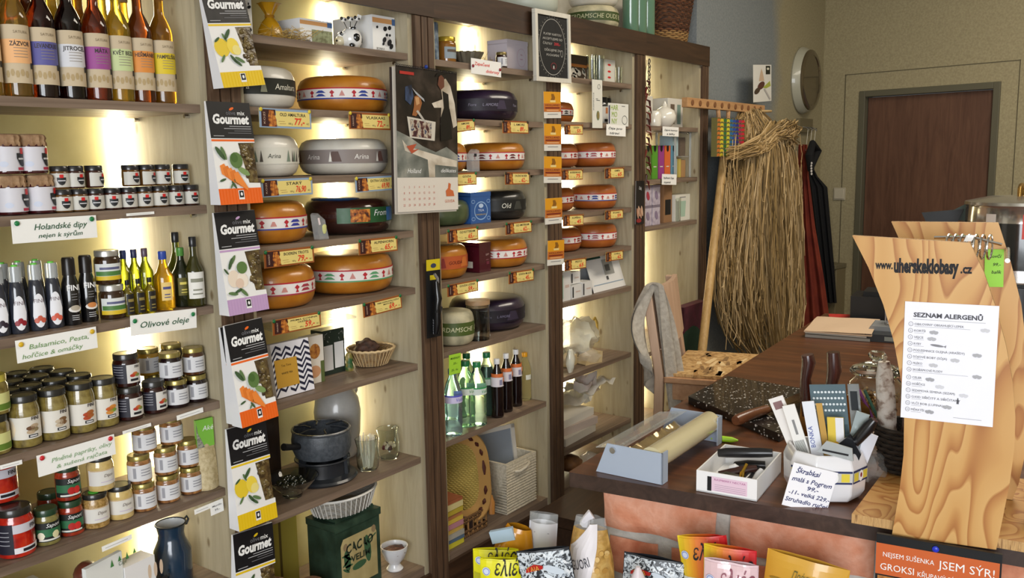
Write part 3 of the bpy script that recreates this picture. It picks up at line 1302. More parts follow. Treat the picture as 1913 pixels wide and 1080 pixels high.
def sauce(px, y, label, dish, rz=0):
    r, h = .0192, .150
    t = thing('sauce_bottle', label, 'bottle', (XP(px, y, S3), y, S3+.0005), rz, 'black sauce bottles')
    b = MB()
    b.lathe([(r*.94, 0), (r, h*.03), (r, h*.5), (r*.9, h*.62), (r*.66, h*.72), (r*.64, h*.76)], C('101012', .15, coat=.9), 24)
    part('bottle_body', b, t)
    b = MB()
    b.lathe([(r*.72, h*.74), (r*.70, h*.97), (r*.6, h), (0, h)], C('1a1513', .3), 20)
    part('cap', b, t)
    b = MB()
    b.atxt(r, 'FINI', .2, h*.52, .017, WHITE, 2, bold=.02)
    for q in range(3):
        b.arc(r, -.1, .5, h*(.46-.04*q), h*(.465-.04*q), C('a9a9ab', .5), 5, 2)
    b.arcpoly(r, [(.004+.014*math.cos(a), h*.24+.007*math.sin(a)) for a in [2*PI*k/12 for k in range(12)]], C('e2ded8', .5), 2)
    b.arcpoly(r, [(.004+.010*math.cos(a), h*.26+.006*math.sin(a)) for a in [2*PI*k/12 for k in range(12)]], C(dish, .5), 3)
    for q in range(3):
        b.arc(r, -.2, .6, h*(.14-.03*q), h*(.15-.03*q), C('c0c0c2', .5), 5, 2)
    part('printed_label', b, t)


sauce(137, .045, 'black sauce bottle picturing a pale dish, left of the black pair', 'b3a894', -.3)
sauce(168, .055, 'black sauce bottle picturing an orange dish, right of the black pair', 'c98247', -.3)


def lab_green(b, r, h):
    b.arc(r, -1.2, 1.2, h*.14, h*.62, C('d8dcd8', .5), 14)
    b.arc(r, -1.2, 1.2, h*.14, h*.26, C('d8b82a', .5), 14, 2)
    b.arc(r, -1.1, 1.1, h*.27, h*.40, C('4c7a3a', .5), 14, 2)
    b.arc(r, -.7, .9, h*.45, h*.52, C('5a5d80', .5), 10, 2)


SILVER = C('c8c8c4', .3, .8)
jar(212, .05, S3, .0285, .078, C('33200f', .1, coat=.8), SILVER, 'preserve jar with silver lid and green-yellow label, lower of the stacked pair', group='silver-lidded preserve jars', deco=lab_green, rz=-.2)
jar(203, .056, S3+.079, .0285, .078, C('33200f', .1, coat=.8), SILVER, 'preserve jar with silver lid and green-yellow label, upper of the stacked pair', group='silver-lidded preserve jars', deco=lab_green, rz=-.4)


def oil(px, y, r, h, col, cap, label, lab=None, name='oil_bottle', rz=0, body=.55, sh=.78, neck=.36, grp='olive oil bottles', trans=.85, foil=None, word=None):
    t = thing(name, label, 'bottle', (XP(px, y, S3), y, S3+.0005), rz, grp)
    b = MB()
    b.lathe(bottle_prof(r, h, body, sh, neck), C(col, .05, trans=trans, ior=1.25, coat=1), 24)
    part('glass_body', b, t)
    b = MB()
    b.lathe([(r*neck*1.12, h*.86), (r*neck*1.15, h*.865), (r*neck*1.15, h*.99), (r*neck, h), (0, h)], C(cap, .35, coat=.3), 18)
    part('cap', b, t)
    if lab:
        b = MB()
        c, z0, z1, hw, mark = lab
        b.arc(r, -hw, hw, h*z0, h*z1, C(c, .55), 12)
        b.arc(r, -hw*.7, hw*.7, h*(z0+.62*(z1-z0)), h*(z0+.76*(z1-z0)), C(mark, .6), 8, 2)
        b.arc(r, -hw*.5, hw*.5, h*(z0+.3*(z1-z0)), h*(z0+.36*(z1-z0)), C(mark, .6), 8, 2)
        b.arc(r, -hw*.55, hw*.55, h*(z0+.15*(z1-z0)), h*(z0+.2*(z1-z0)), C(mark, .6), 8, 2)
        part('paper_label', b, t)


for i, px in enumerate((242, 262, 283)):
    oil(px, .035, .0125, .085, 'b9a52a', '1c1c1c', 'small oil bottle with black strip label, %s of three' % nth(i, 3), ('1e1a16', .06, .62, .75, '8a7a40'), body=.62, sh=.78)
for i, px in enumerate((238, 257.5, 277)):
    oil(px, .085, .0180, .150, '8f9a1a', ['2b3f7a', '30355f', '5a4a5a'][i], 'taller yellow-green oil bottle with blue cap, %s of three' % nth(i, 3), body=.6)
oil(310, .05, .0235, .142, 'd9a81a', '2f4aa0', 'golden oil bottle with a blue cap and a small cream label', ('e6c77a', .17, .48, .55, '4a4a80'), rz=-.3, trans=.7)
oil(343, .055, .0225, .146, '1d2210', '4e8a3a', 'nearly black oil bottle with a yellow-edged dark label', ('5a5416', .2, .5, .7, 'd8c860'), trans=.2, rz=-.3)
oil(367, .03, .0225, .172, '4a4818', '1b1b1d', 'wine vinegar bottle with a white label, right end of the third shelf', ('eae8e0', .12, .50, 1.0, '8a8a78'), name='vinegar_bottle', grp=None, trans=.5, body=.5, sh=.72, rz=-.3)
oil(335, .11, .0225, .180, '6a701e', '18181a', 'tall vinegar bottle with a black neck standing behind the dark oil bottle', None, name='vinegar_bottle', grp=None, trans=.6, body=.5, sh=.72)

# --- fourth shelf: olive jars
OLIVE = mottled('green_olives_in_brine', [(.3, '4a3d18'), (.5, '7a6a34'), (.7, '94854c')], 45, .15, .3, coat=.9, bscale=50)
DKLID = C('23221f', .3, coat=.4)


def lab_olive(pict, split=True):
    def d(b, r, h):
        b.arc(r, -1.35, 1.35, h*.17, h*.60, C('dcd7cc', .5), 18)
        if split:
            b.arcpoly(r, [(-.035+.018*math.cos(a), h*.38+h*.2*math.sin(a)) for a in [2*PI*k/14 for k in range(14)]], C('ead9bd', .5), 2)
        b.atxt(r, 'FINI', .75, h*.53, .0105, C('2a2023', .6), 3, bold=.02)
        for q in range(4):
            b.arcpoly(r, [(.012+.008*(q % 2)+.009*math.cos(a), h*.31+.004*q+.005*math.sin(a)) for a in [2*PI*k/9 for k in range(9)]], C(pict[q % len(pict)], .5), 3)
        b.arc(r, .22, .85, h*.2, h*.255, INK, 6, 3)
        b.arc(r, .3, .78, h*.215, h*.24, C('d8d8d8', .5), 6, 4)
    return d


OJ = [(51, ['b7a184', '8a7a58', '6b4a32'], 'mushroom'), (104, ['c2b299', '7a5a3a'], 'garlic'), (155, ['b0492a', 'a8642f'], 'red pepper'), (197, ['d08a3a', '7a9a3a', 'c2602a'], 'mixed pepper')]
for i, (px, pc, nm) in enumerate(OJ):
    jar(px, .048, S4, .0302, .112, OLIVE, DKLID, 'tall olive jar with a cream label, %s of the front row' % nth(i, 4), group='tall olive jars with dark lids', deco=lab_olive(pc, i < 2), rz=-.5, lidh=.13, lidm=DKLID)
k = 0
for row, (y, pxs) in enumerate(((.125, (20, 62, 108, 154)), (.2, (28, 75, 124)), (.272, (40, 86)))):
    for i, px in enumerate(pxs):
        jar(px, y, S4, .0300, .112, OLIVE, DKLID, 'olive jar in the %s row of the olive jars, %s' % (['second', 'third', 'back'][row], nth(i, len(pxs))), group='tall olive jars with dark lids', lidh=.13)
        k += 1


def lab_yel(b, r, h):
    b.arc(r, -1.3, 1.3, h*.1, h*.55, C('cfcf8a', .5), 14)
    b.arc(r, -1.3, 1.3, h*.12, h*.28, C('5d7a2a', .5), 14, 2)


jar(-8, .05, S4, .03, .083, OLIVE, C('26261f', .3), 'short jar with a yellow-green label cut by the frame edge, lower one', group='short yellow-label jars', deco=lab_yel)
jar(-10, .05, S4+.084, .03, .083, OLIVE, C('c8b84a', .3), 'short jar with a yellow-green label cut by the frame edge, upper one', group='short yellow-label jars', deco=lab_yel)


def lab_side(b, r, h):
    b.arc(r, -1.5, -.1, h*.12, h*.70, C('23222e', .5), 12)
    b.arc(r, -.1, 1.3, h*.12, h*.68, C('d9d6d0', .5), 12)
    b.atxt(r, 'FINI', .75, h*.57, .0085, C('2a2023', .6), 3, bold=.02)
    for q in range(3):
        b.arcpoly(r, [(.010+.006*q+.007*math.cos(a), h*.35+.004*(q % 2)+.004*math.sin(a)) for a in [2*PI*k/9 for k in range(9)]], C(['b0392a', 'c2672f', '7a8a3a'][q], .5), 3)
    b.arc(r, .15, .8, h*.18, h*.25, INK, 6, 3)
    for q in range(5):
        b.arc(r, -1.2, -.35, h*(.62-.08*q), h*(.635-.08*q), C('a8a8b0', .5), 5, 2)


def lab_text(b, r, h):
    b.arc(r, -1.45, 1.45, h*.12, h*.68, C('d9d9db', .5), 16)
    b.arc(r, -.75, -.5, h*.22, h*.6, C('9a9aa0', .6), 3, 2)
    for q in range(3):
        b.arc(r, -.1, .75, h*(.50-.10*q), h*(.53-.10*q), C('8a8a92', .6), 6, 2)


DARKJ = C('2a0c0a', .1, coat=.8)
jar(244, .048, S4, .0295, .078, DARKJ, DKLID, 'dark spread jar with half black label, lower of the left stack', group='dark jars with half black labels', deco=lab_side, rz=-.4)
jar(238, .055, S4+.079, .0295, .078, DARKJ, DKLID, 'dark spread jar with half black label, upper of the left stack', group='dark jars with half black labels', deco=lab_side, rz=-.4)
jar(290, .05, S4, .0285, .078, DARKJ, DKLID, 'dark spread jar with half black label standing alone, third jar from the right', group='dark jars with half black labels', deco=lab_side, rz=-.3)
GOLDLID = C('a39558', .25, .7)
PLUM = C('1c0d10', .1, coat=.8)
HONEYJ = C('b58a2a', .12, coat=.8)
jar(332, .05, S4, .0275, .068, PLUM, GOLDLID, 'plum jam jar with plain white label, bottom left of the right-hand stack', group='white-label jars with gold lids', deco=lab_text, rz=-.3)
jar(370, .055, S4, .0275, .068, PLUM, GOLDLID, 'jar with plain white label, bottom right of the stack at the shelf end', group='white-label jars with gold lids', deco=lab_text, rz=-.3)
jar(320, .055, S4+.069, .0275, .068, PLUM, GOLDLID, 'plum jam jar with plain white label on top, beside the half black jars', group='white-label jars with gold lids', deco=lab_text, rz=-.3)
jar(365, .06, S4+.069, .0275, .068, C('4a2a16', .1, coat=.8), GOLDLID, 'jar with plain white label on top at the right end of the fourth shelf', group='white-label jars with gold lids', deco=lab_text, rz=-.3)
jar(292, .15, S4, .0275, .068, HONEYJ, GOLDLID, 'yellow preserve jar at the bottom of the back stack', group='yellow preserve jars', deco=lab_text)
jar(279, .15, S4+.069, .0275, .068, HONEYJ, GOLDLID, 'yellow preserve jar on top of the back stack, behind the dark jar', group='yellow preserve jars', deco=lab_text)
jar(330, .15, S4, .0275, .068, PLUM, GOLDLID, 'plum jar at the bottom of the rear right stack', group='white-label jars with gold lids')
jar(322, .15, S4+.069, .0275, .068, PLUM, GOLDLID, 'plum jar on top of the rear right stack', group='white-label jars with gold lids')

# --- fifth shelf: peppers, pesto, mustard, nuts
PEPPER = mottled('red_peppers_in_oil', [(.3, '7a0f0c'), (.5, 'b01f14'), (.7, 'c93a1c')], 30, .12, .2, coat=.9)


def lab_pep(b, r, h):
    b.arc(r, -1.5, -.35, h*.1, h*.72, C('1f1e2c', .5), 10)
    b.arc(r, -.35, 1.3, h*.52, h*.70, C('c9c6cf', .5), 12)
    b.arc(r, -.35, 1.3, h*.10, h*.22, C('e2dfe4', .5), 12)
    b.atxt(r, 'FINI', .85, h*.58, .012, C('2a2023', .6), 3, bold=.02)
    b.arc(r, .1, .9, h*.13, h*.19, INK, 6, 3)
    for q in range(4):
        b.arc(r, -1.2, -.55, h*(.56-.09*q), h*(.575-.09*q), C('a8a8b0', .5), 5, 2)


jar(33, .05, S5, .037, .106, PEPPER, DKLID, 'big jar of red peppers standing on the fifth shelf', group='red pepper jars', deco=lab_pep, rz=-.2, lidh=.15)
jar(-4, .125, S5, .037, .106, PEPPER, DKLID, 'big jar of red peppers in the row behind, supporting the upper one', group='red pepper jars', lidh=.15)
jar(2, .11, S5+.107, .037, .106, PEPPER, DKLID, 'big jar of red peppers stacked on top, cut by the frame edge', group='red pepper jars', deco=lab_pep, rz=-.5, lidh=.15)
PESTOG = mottled('green_pesto', [(.35, '6a6236'), (.65, '8a8248')], 60, .15, .1, coat=.8)
PESTOR = mottled('red_pesto', [(.35, '7a1f12'), (.65, 'a83a1c')], 60, .15, .1, coat=.8)
LIDG = C('1f3d27', .3, coat=.4)


def lab_pesto(red):
    def d(b, r, h):
        b.arc(r, -1.3, 1.3, h*.12, h*.66, C('1a1f1c', .5), 16)
        b.arc(r, -1.2, 1.2, h*.26, h*.48, C('2f6a45', .5), 16, 2)
        b.atxt(r, 'Sapori', .35, h*.53, .012, WHITE, 3, shear=.3)
        c = ['c9302a', 'b0221f'] if red else ['dcd6a8', 'e6e2c8']
        for q in range(2):
            b.arcpoly(r, [(.014-.03*(q if not red else q*.4)+.008*math.cos(a), h*.30+.009*math.sin(a)) for a in [2*PI*k/9 for k in range(9)]], C(c[q], .5), 3)
        b.arc(r, -.8, .9, h*.15, h*.20, C('d9d9d0', .5), 8, 3)
    return d


jar(90, .05, S5, .0262, .080, PESTOG, LIDG, 'green pesto jar with dark green lid', group='pesto jars', deco=lab_pesto(False), rz=-.3)
jar(135, .055, S5, .0262, .080, PESTOR, LIDG, 'red pesto jar with green label, lower of the stack', group='pesto jars', deco=lab_pesto(True), rz=-.5)
jar(129, .06, S5+.081, .0262, .080, PESTOR, LIDG, 'red pesto jar with green label and tomatoes, upper of the stack', group='pesto jars', deco=lab_pesto(True), rz=-.3)
jar(96, .145, S5, .0262, .080, PESTOR, LIDG, 'pesto jar standing behind the green pesto, only its lid showing', group='pesto jars')
MUST = mottled('pale_mustard', [(.35, 'c2a662'), (.65, 'd4bb80')], 60, .15, .05, coat=.7)
MUSTG = mottled('grainy_mustard', [(.35, '8a6a32'), (.65, 'b8955a')], 200, .2, .2, coat=.7)


def lab_must(b, r, h):
    b.arc(r, -1.3, 1.3, h*.18, h*.62, C('dbd8d0', .5), 16)
    b.arc(r, -1.1, 1.1, h*.60, h*.615, C('c9a05a', .5), 14, 2)
    b.atxt(r, 'Dijon', .3, h*.42, .010, C('6a5a52', .6), 3, shear=.3)
    b.arc(r, -.3, .8, h*.27, h*.29, C('c2b2c9', .5), 6, 2)


t = jar(181, .05, S5, .0285, .080, MUSTG, DKLID, 'grainy mustard jar with a green dot on the lid, bottom left of the mustards', group='mustard jars', deco=lab_must, rz=-.3, lidh=.15)
b = MB()
b.lathe([(.013, .0802), (.013, .0812), (0, .0812)], C('55c23a', .6), 16)
part('green_sticker', b, t)
jar(227, .05, S5, .0285, .080, MUST, DKLID, 'smooth pale mustard jar, bottom right of the mustards', group='mustard jars', deco=lab_must, rz=-.3, lidh=.15)
t = jar(190, .055, S5+.081, .0290, .082, MUST, DKLID, 'smooth pale mustard jar stacked on the other mustards', group='mustard jars', deco=lab_must, rz=-.2, lidh=.15)
b = MB()
b.lathe([(.012, .0822), (.012, .0832), (0, .0832)], C('55c23a', .6), 16)
part('green_sticker', b, t)
NUTS = mottled('nuts_in_honey', [(.3, '5a3219'), (.5, '9a6a3c'), (.7, 'b58a58')], 60, .15, .3, coat=.9)
NJ = [(271, .048, 0), (315, .05, 0), (358, .052, 0), (262, .054, 1), (311, .056, 1), (353, .058, 1), (271, .060, 2), (321, .062, 2)]
NN = ['bottom left', 'bottom middle', 'bottom right', 'middle row left', 'middle row middle', 'middle row right', 'top left', 'top right']
for i, (px, y, lv) in enumerate(NJ):
    jar(px, y, S5+lv*.069, .0275, .068, NUTS, GOLDLID, 'white-label jar of nuts in honey, %s of the nut jar stack' % NN[i], group='jars of nuts in honey', deco=lab_text, rz=-.3)

# --- oat bag at the end of the fifth shelf
x = XP(392, .03, S5)-.002
t = thing('snack_bag', 'clear bag of pale flakes with a green paper top at the shelf end', 'bag', (x, .034, S5+.001), -.15)
b = MB()
b.grid(lambda u, v: ((u-.5)*.058*(1-.25*v*v), -.016*math.sin(PI*u)*(1-.75*v)-.002, .12*v), 10, 10, mottled('pale_flakes', [(.3, 'a89468'), (.6, 'cdbd96')], 90, .6, .4))
b.grid(lambda u, v: ((u-.5)*.058*(1-.25*v*v), .016*math.sin(PI*u)*(1-.75*v)+.002, .12*v), 10, 10, mottled('pale_flakes', [], 90), True)
part('bag_of_flakes', b, t)
b = MB()
b.box(-.024, .022, -.006, .004, .112, .185, C('7ab842', .5))
b.fy = -.006
b.poly([(-.024, .112), (-.004, .112), (-.020, .15), (-.024, .18)], mottled('grey_dried_leaves', [(.4, '6a6a60'), (.6, 'a0a090')], 200, .6, .1), 1)
b.txt('Aké', .006, .155, .018, WHITE, 2, shear=.2)
part('paper_top', b, t, smooth=False)

# --- signs and strips on the edges
GP = '1f7a44'
signcard('handwritten_sign', 'paper sign in dark green handwriting on the second shelf edge, green pins', 'sign', (20, 411), (179, 402), (22, 456), -.006,
         handlines([('Holandské dipy', .56, .52, .62, .36), ('nejen k sýrům', .55, .17, .52, .27)], GREENINK), pins=GP, pinz=.84)
signcard('handwritten_sign', 'paper sign about balsamico in light green writing, yellow pins, third shelf edge', 'sign', (28, 637), (179, 610), (30, 680), -.006,
         handlines([('Balsamico, Pesta,', .52, .52, .74, .30), ('hořčice & omáčky', .43, .14, .74, .28)], C('7fa06a', .8)), pins='d9b12a', pinz=.8)
signcard('handwritten_sign', 'paper sign about olive oils in green handwriting under the oil bottles', 'sign', (243, 590), (366.5, 576), (249, 628), -.006,
         handlines([('Olivové oleje', .5, .34, .74, .42)], GREENINK), pins=GP, pinz=.72)
signcard('handwritten_sign', 'paper sign about filled peppers in pale green writing, red pins, fourth shelf edge', 'sign', (68, 852), (213, 811), (69, 893), -.006,
         handlines([('Plněné papriky, olivy', .56, .50, .78, .28), ('& sušená rajčata', .55, .17, .66, .25)], C('8fae84', .8)), pins='c8242c', pinz=.84)
STRIPS = [((236, 399), (288, 395), (236, 404), 'under the small crest-label jars', 1), ((0, 870), (41, 859), (1, 878), 'on the fourth shelf edge at the frame edge', 0), ((229, 806), (282, 790), (230, 812), 'on the fourth shelf edge under the dark jars', 0),
          ((330, 777), (379, 761), (331, 786), 'on the fourth shelf edge under the white-label jars', 1), ((190, 1022), (246, 998), (190, 1032), 'on the fifth shelf edge under the mustards', 1), ((363, 953), (392, 941), (364, 962), 'on the fifth shelf edge near the oat bag', 0)]
for tl, tr, bl, wh, long in STRIPS:
    def d(b, w, h):
        b.rect(.1*w, .85*w, .45*h, .55*h, C('b0b0b0', .6), 2)
    signcard('shelf_label_strip', 'narrow white label strip '+wh, 'label', tl, tr, bl, -.003, d, group='white label strips on the left shelves')
signcard('price_card', 'small white price card on the fifth shelf end below the oat bag', 'price tag', (392, 941), (416, 931), (395, 964), -.006, handlines([('Mandle', .5, .6, .7, .2), ('99,-', .5, .25, .4, .25)], GREYTXT, shear=0))

# --- lowest shelf in view: book, sleeve box, enamel can, wooden clog
x = XP(322, .13, S6)
t = thing('enamel_milk_can', 'dark blue enamel milk can with white inside, on the low left shelf', 'can', (x, .12, S6+.0005))
b = MB()
BLUEE = C('1c3348', .2, coat=.8)
WHE = C('dfe3e4', .25, coat=.5)
b.lathe([(.045, 0), (.047, .006), (.047, .085), (.034, .115), (.032, .13), (.037, .155), (.0355, .155, WHE), (.030, .13, WHE), (.032, .114, WHE), (.044, .084, WHE), (.044, .01, WHE), (0, .01, WHE)], BLUEE, 28)
part('can_body', b, t)
b = MB()
b.tube([(.0375*math.cos(a), .0375*math.sin(a), .155) for a in [2*PI*k/24 for k in range(24)]], .0022, C('15202a', .3), 6, True)
part('rim', b, t)
b = MB()
b.tube([(.037, 0, .150), (.048, 0, .158), (.052, 0, .148), (.046, 0, .138), (.037, 0, .140)], .003, C('15202a', .3), 6)
part('ear', b, t)


def d_box1(b, w, h):
    b.rect(.25*w, .88*w, .12*h, .45*h, INK, 1)
    b.txt('HOLANDSKÉ', .56*w, .24*h, .13*h, WHITE, 2, w=.5*w)
    for q in range(3):
        b.ell((.3+.2*q)*w, .68*h, .06*w, .16*h, C('d9c2a8', .6), 0, 1)
    for q in range(5):
        b.rect(.02*w, .06*w, (.1+.1*q)*h, (.15+.1*q)*h, INK, 1)
        b.rect(.93*w, .97*w, (.1+.1*q)*h, (.15+.1*q)*h, INK, 1)


zt = ZP(1042, XP(266, .06, .7), .06)
carton('printed_box', 'white box with a black nameplate on the low left shelf', 'box', 268, .05, S6, .085, .05, zt-S6, C('ecebea', .5), .12, draw=d_box1)


def d_box2(b, w, h):
    b.txt('Čaje', .5*w, .8*h, .08*h, GREENINK, 2)
    for q in range(4):
        b.poly([((.15+.22*q)*w, (.84+.03*(q % 2))*h), ((.25+.22*q)*w, (.84+.03*(q % 2))*h), ((.2+.22*q)*w, .95*h)], C('4a8a4a', .6), 2)


carton('recipe_book', 'white booklet with small green trees leaning on the low left shelf', 'book', 205, .035, S6, .105, .012, .165, C('eceeea', .5), .25, draw=d_box2)
t = thing('wooden_clog', 'reddish brown wooden clog behind the white booklet', 'shoe', (XP(196, .13, S6), .14, S6+.001), .5)
b = MB()
b.blob((0, 0, .075), (.075, .034, .034), wood('clog_wood', [(.3, '5a2a1c'), (.7, '7d4030')], 'x', 8, 6, .35, .1, coat=.5), 18, .12, 3)
b.blob((-.05, 0, .11), (.03, .030, .030), MATS['clog_wood'], 14, .1, 5)
b.box(-.07, .07, -.03, .03, 0, .055, MATS['clog_wood'])
part('clog_body', b, t)
carton('white_box', 'plain white box at the left end of the low left shelf', 'box', 60, .16, S6, .10, .08, .10, C('d9d8d0', .6), 0)

# ================================================================== cheese shelves
ORANGE = mottled('orange_cheese_wax', [(.35, 'aa671a'), (.65, 'bf7d28')], 14, .32, .08, coat=.35, bscale=120)
DORANGE = mottled('deep_orange_cheese_wax', [(.35, 'a3561f'), (.65, 'b5672a')], 14, .4, .08, coat=.25, bscale=120)
WHITEW = mottled('white_cheese_wax', [(.35, 'cfc9bb'), (.65, 'dedacf')], 12, .35, .1, coat=.3, bscale=100)
PURPLE = mottled('purple_black_wax', [(.35, '1d1424'), (.65, '2e2036')], 14, .3, .15, coat=.6, bscale=60)
BLACKW = mottled('black_wax', [(.35, '18191a'), (.65, '282826')], 14, .3, .15, coat=.6, bscale=60)
BROWNW = mottled('dark_brown_wax', [(.35, '2a1412'), (.65, '3d201a')], 14, .18, .12, coat=.9, bscale=40)
GREENW = mottled('green_grey_wax', [(.35, '3d4a30'), (.65, '55613f')], 14, .35, .12, coat=.5)
CG = 'cheese wheels on the shelves'
cheese(553, .125, 1.746, .118, .110, WHITEW, 'white cheese wheel with a black band reading Amaltura', ('24261f', 'e6e2d0', ['Amaltura', '#5a6a5a|.10', 'Amaltura', '#8a8a72|.08'], .022), group=CG, rz=-.75)
cheese(727, .15, 1.746, .134, .108, ORANGE, 'orange cheese wheel on the uppermost cheese shelf, blue line under its band', group=CG)
cheese(556, .125, 1.565, .118, .112, WHITEW, 'white cheese wheel with small drawn goats around it', ('d9d6c9', '4a4a40', ['#6a7a6a|.05', '#4a4238|.04', 'Arina', '#7a8a78|.06', '#4a4238|.03'], .017), group=CG, rz=-.7)
cheese(724, .15, 1.565, .134, .106, WHITEW, 'white cheese wheel with a brown band reading Arina', ('8a7f7a', 'efeae4', ['#6a4a42|.16', 'Arina', '#e6e2d8|.05', '#5d463e|.18', 'Arina', '#e6e2d8|.05'], .021), group=CG)
cheese(568, .12, 1.386, .117, .112, ORANGE, 'orange cheese wheel next to the dark foil-wrapped cheese', group=CG, under='3a3f9a')
cheese(731, .15, 1.386, .134, .106, BROWNW, 'dark brown glossy cheese wheel wrapped in film with a green label', None, group=CG)
cheese(577, .12, 1.205, .117, .115, ORANGE, 'smaller orange cheese wheel at the left of the lowest cheese shelf', group=CG, under='a83a4a')
cheese(747, .155, 1.205, .138, .118, ORANGE, 'biggest orange cheese wheel, green line under its band', group=CG, under='5a9a6a')
# printed label of the dark wheel: green, picture, blue arrow
w = [o for o in bpy.data.objects if o.get('label', '').startswith('dark brown glossy')][0]
b = MB()
r, h = .134, .106
b.arc(r, -1.0, 1.15, h*.33, h*.76, C('2c5a34', .4), 24, 2)
b.arc(r, -.7, -.25, h*.36, h*.72, mottled('tag_picture', [], 90), 8, 3)
b.atxt(r, 'From', .05, h*.52, .026, WHITE, 3, shear=.3)
b.arcpoly(r, [(.035, h*.36), (.075, h*.36), (.088, h*.55), (.075, h*.74), (.035, h*.74), (.048, h*.55)], C('3a7ac0', .4), 4)
b.arc(r, .62, 1.15, h*.36, h*.74, C('7ab0cf', .4), 8, 3)
b.arc(r, .72, 1.05, h*.45, h*.66, C('dfe6ea', .4), 8, 4)
part('printed_label', b, w)
b = MB()
b.blob((-.05, .0, h*1.0), (.06, .09, .006), C('2b6aa8', .3, coat=.5), 16)
part('blue_top_label', b, w)

U = 'plastic'
cheese(968, .15, 1.738, .148, .108, PURPLE, 'dark purple cheese wheel under the white tea tin shelf', ('211a28', '8f8aa0', ['L AMORE', '#3a3044|.2', 'Fiore'], .014), group=CG)
cheese(872, .125, 1.563, .112, .098, ORANGE, 'orange cheese wheel half hidden behind the wall calendar', group=CG)
cheese(980, .14, 1.563, .122, .100, ORANGE, 'orange cheese wheel right of the calendar, above the blue tin', group=CG, under='6a3030')
cheese(874, .125, 1.383, .112, .085, GREENW, 'dull green cheese wheel behind the blue tin', None, group=CG)
cheese(981, .14, 1.383, .122, .106, BLACKW, 'black cheese wheel with white lettering', ('1c1c1a', 'd9d6c8', ['d\'Amsterdam', 'Old', '#3a3a34|.2'], .025), group=CG, rz=-.2)
cheese(869, .12, 1.205, .110, .114, ORANGE, 'orange cheese wheel left of the maroon tin', ('b5562a', '5a1a14', ['#8a2a20|.09', 'GOUDA', '#c9702f|.2'], .016), group=CG)
cheese(982, .14, 1.205, .118, .104, ORANGE, 'orange cheese wheel right of the maroon tin', group=CG, under='a8303a')
OLDRIND = mottled('aged_grey_rind', [(.35, '8f8a70'), (.65, 'c2b896')], 18, .6, .3)
cheese(879, .075, .97, .071, .118, OLDRIND, 'small aged cheese with a green band and pale lettering', ('4a5a26', 'd6d2a8', ['ROTTERDAMSCHE', 'OUDE'], .023), group=CG, rz=-.3)
cheese(982, .172, .97, .145, .118, PURPLE, 'large dark purple cheese wheel behind the glass cylinder', ('1d1722', '77728a', ['L AMORE', '#332a3c|.25', 'Fiore'], .013), group=CG)

cheese(1072, .20, 1.744, .105, .088, DORANGE, 'half hidden orange cheese in the fourth bay beside the hanging paper', group=CG, under='2b2b2b')
for (z, pl, pr, yl, nm) in ((1.565, 1080, 1150, .195, 'top'), (1.384, 1072, 1152, .205, 'middle'), (1.215, 1085, 1153, .185, 'lowest')):
    cheese(pl, yl, z, .104, .098, DORANGE, 'left orange cheese of the pair on the %s paired shelf, fourth bay' % nm, group=CG, under='8a2a2a')
    cheese(pr, .135, z, .102, .102, DORANGE, 'right orange cheese of the pair on the %s paired shelf, fourth bay' % nm, group=CG, under='2c3f8f' if nm == 'middle' else 'a85a60')

# --- tags
price_tag((483, 201), (580.5, 207), (491, 238), 'OLD AMALTURA', '77,-', 'blue-edged price tag for Old Amaltura at 77', True, 'd8c23a')
price_tag((651, 209), (728.6, 213), (655, 241), 'VLASKAAS', '72,-', 'brown-edged price tag under the uppermost orange wheel', False, 'd8c23a')
price_tag((486.7, 336), (582.6, 331.6), (492, 369), 'STARÝ', '76,90', 'blue-edged price tag reading Starý', True, 'd8c23a')
price_tag((662.6, 332), (735.6, 327.6), (668.8, 359.7), 'EXTRA ULEŽELÝ', '69,90', 'blue-edged price tag reading Extra uleželý beside the calendar', True, 'd8c23a')
price_tag((492, 470), (585.6, 459.6), (494, 502), 'BOEREN TROTS', '79,-', 'price tag reading Boeren trots 79')
price_tag((669, 448.5), (742, 441), (670.7, 477), 'ALPENHORN', '65,-', 'crumpled price tag under the dark brown film-wrapped wheel')
price_tag((508, 599), (598.5, 582), (513, 627), 'PRIMA DONNA ULEŽELÁ', '59,-', 'price tag for Prima Donna above the books')
price_tag((677, 568), (749.4, 550), (680, 594), 'PRIMA DONNA EXTRA ULEŽELÁ MATURO', '69,-', 'price tag for Prima Donna Maturo under the biggest wheel')
price_tag((836, 228), (886, 223), (839, 249), 'AMORE', '89,-', 'price tag half hidden by the calendar, under the upper purple wheel')
price_tag((938, 225), (987, 227), (942, 249), 'L AMORE', '89,-', 'price tag under the right side of the upper purple wheel', pin='3a2a1a')
price_tag((838, 324), (890, 322), (842, 348), 'GOUDA', '55,-', 'price tag half hidden by the calendar, above the blue tin')
price_tag((943, 322), (989, 322), (945, 345), 'OUDE BOER', '62,-', 'price tag above the black lettered wheel', pin='3a2a1a')
price_tag((835, 430), (893, 423), (837, 455), 'OLD ROTTERDAM', '65,-', 'price tag below the dull green wheel and blue tin')
price_tag((944, 417), (993, 412), (945, 439), 'OLD AMSTERDAM', '62,-', 'price tag below the black lettered wheel')
price_tag((835, 533), (893, 522), (837, 555), 'GOUDA UZENÁ', '59,-', 'crumpled price tag below the maroon tin')
price_tag((950, 509), (997, 502), (952, 531), 'GOUDA MLADÁ', '45,-', 'price tag above the large purple wheel at the right')
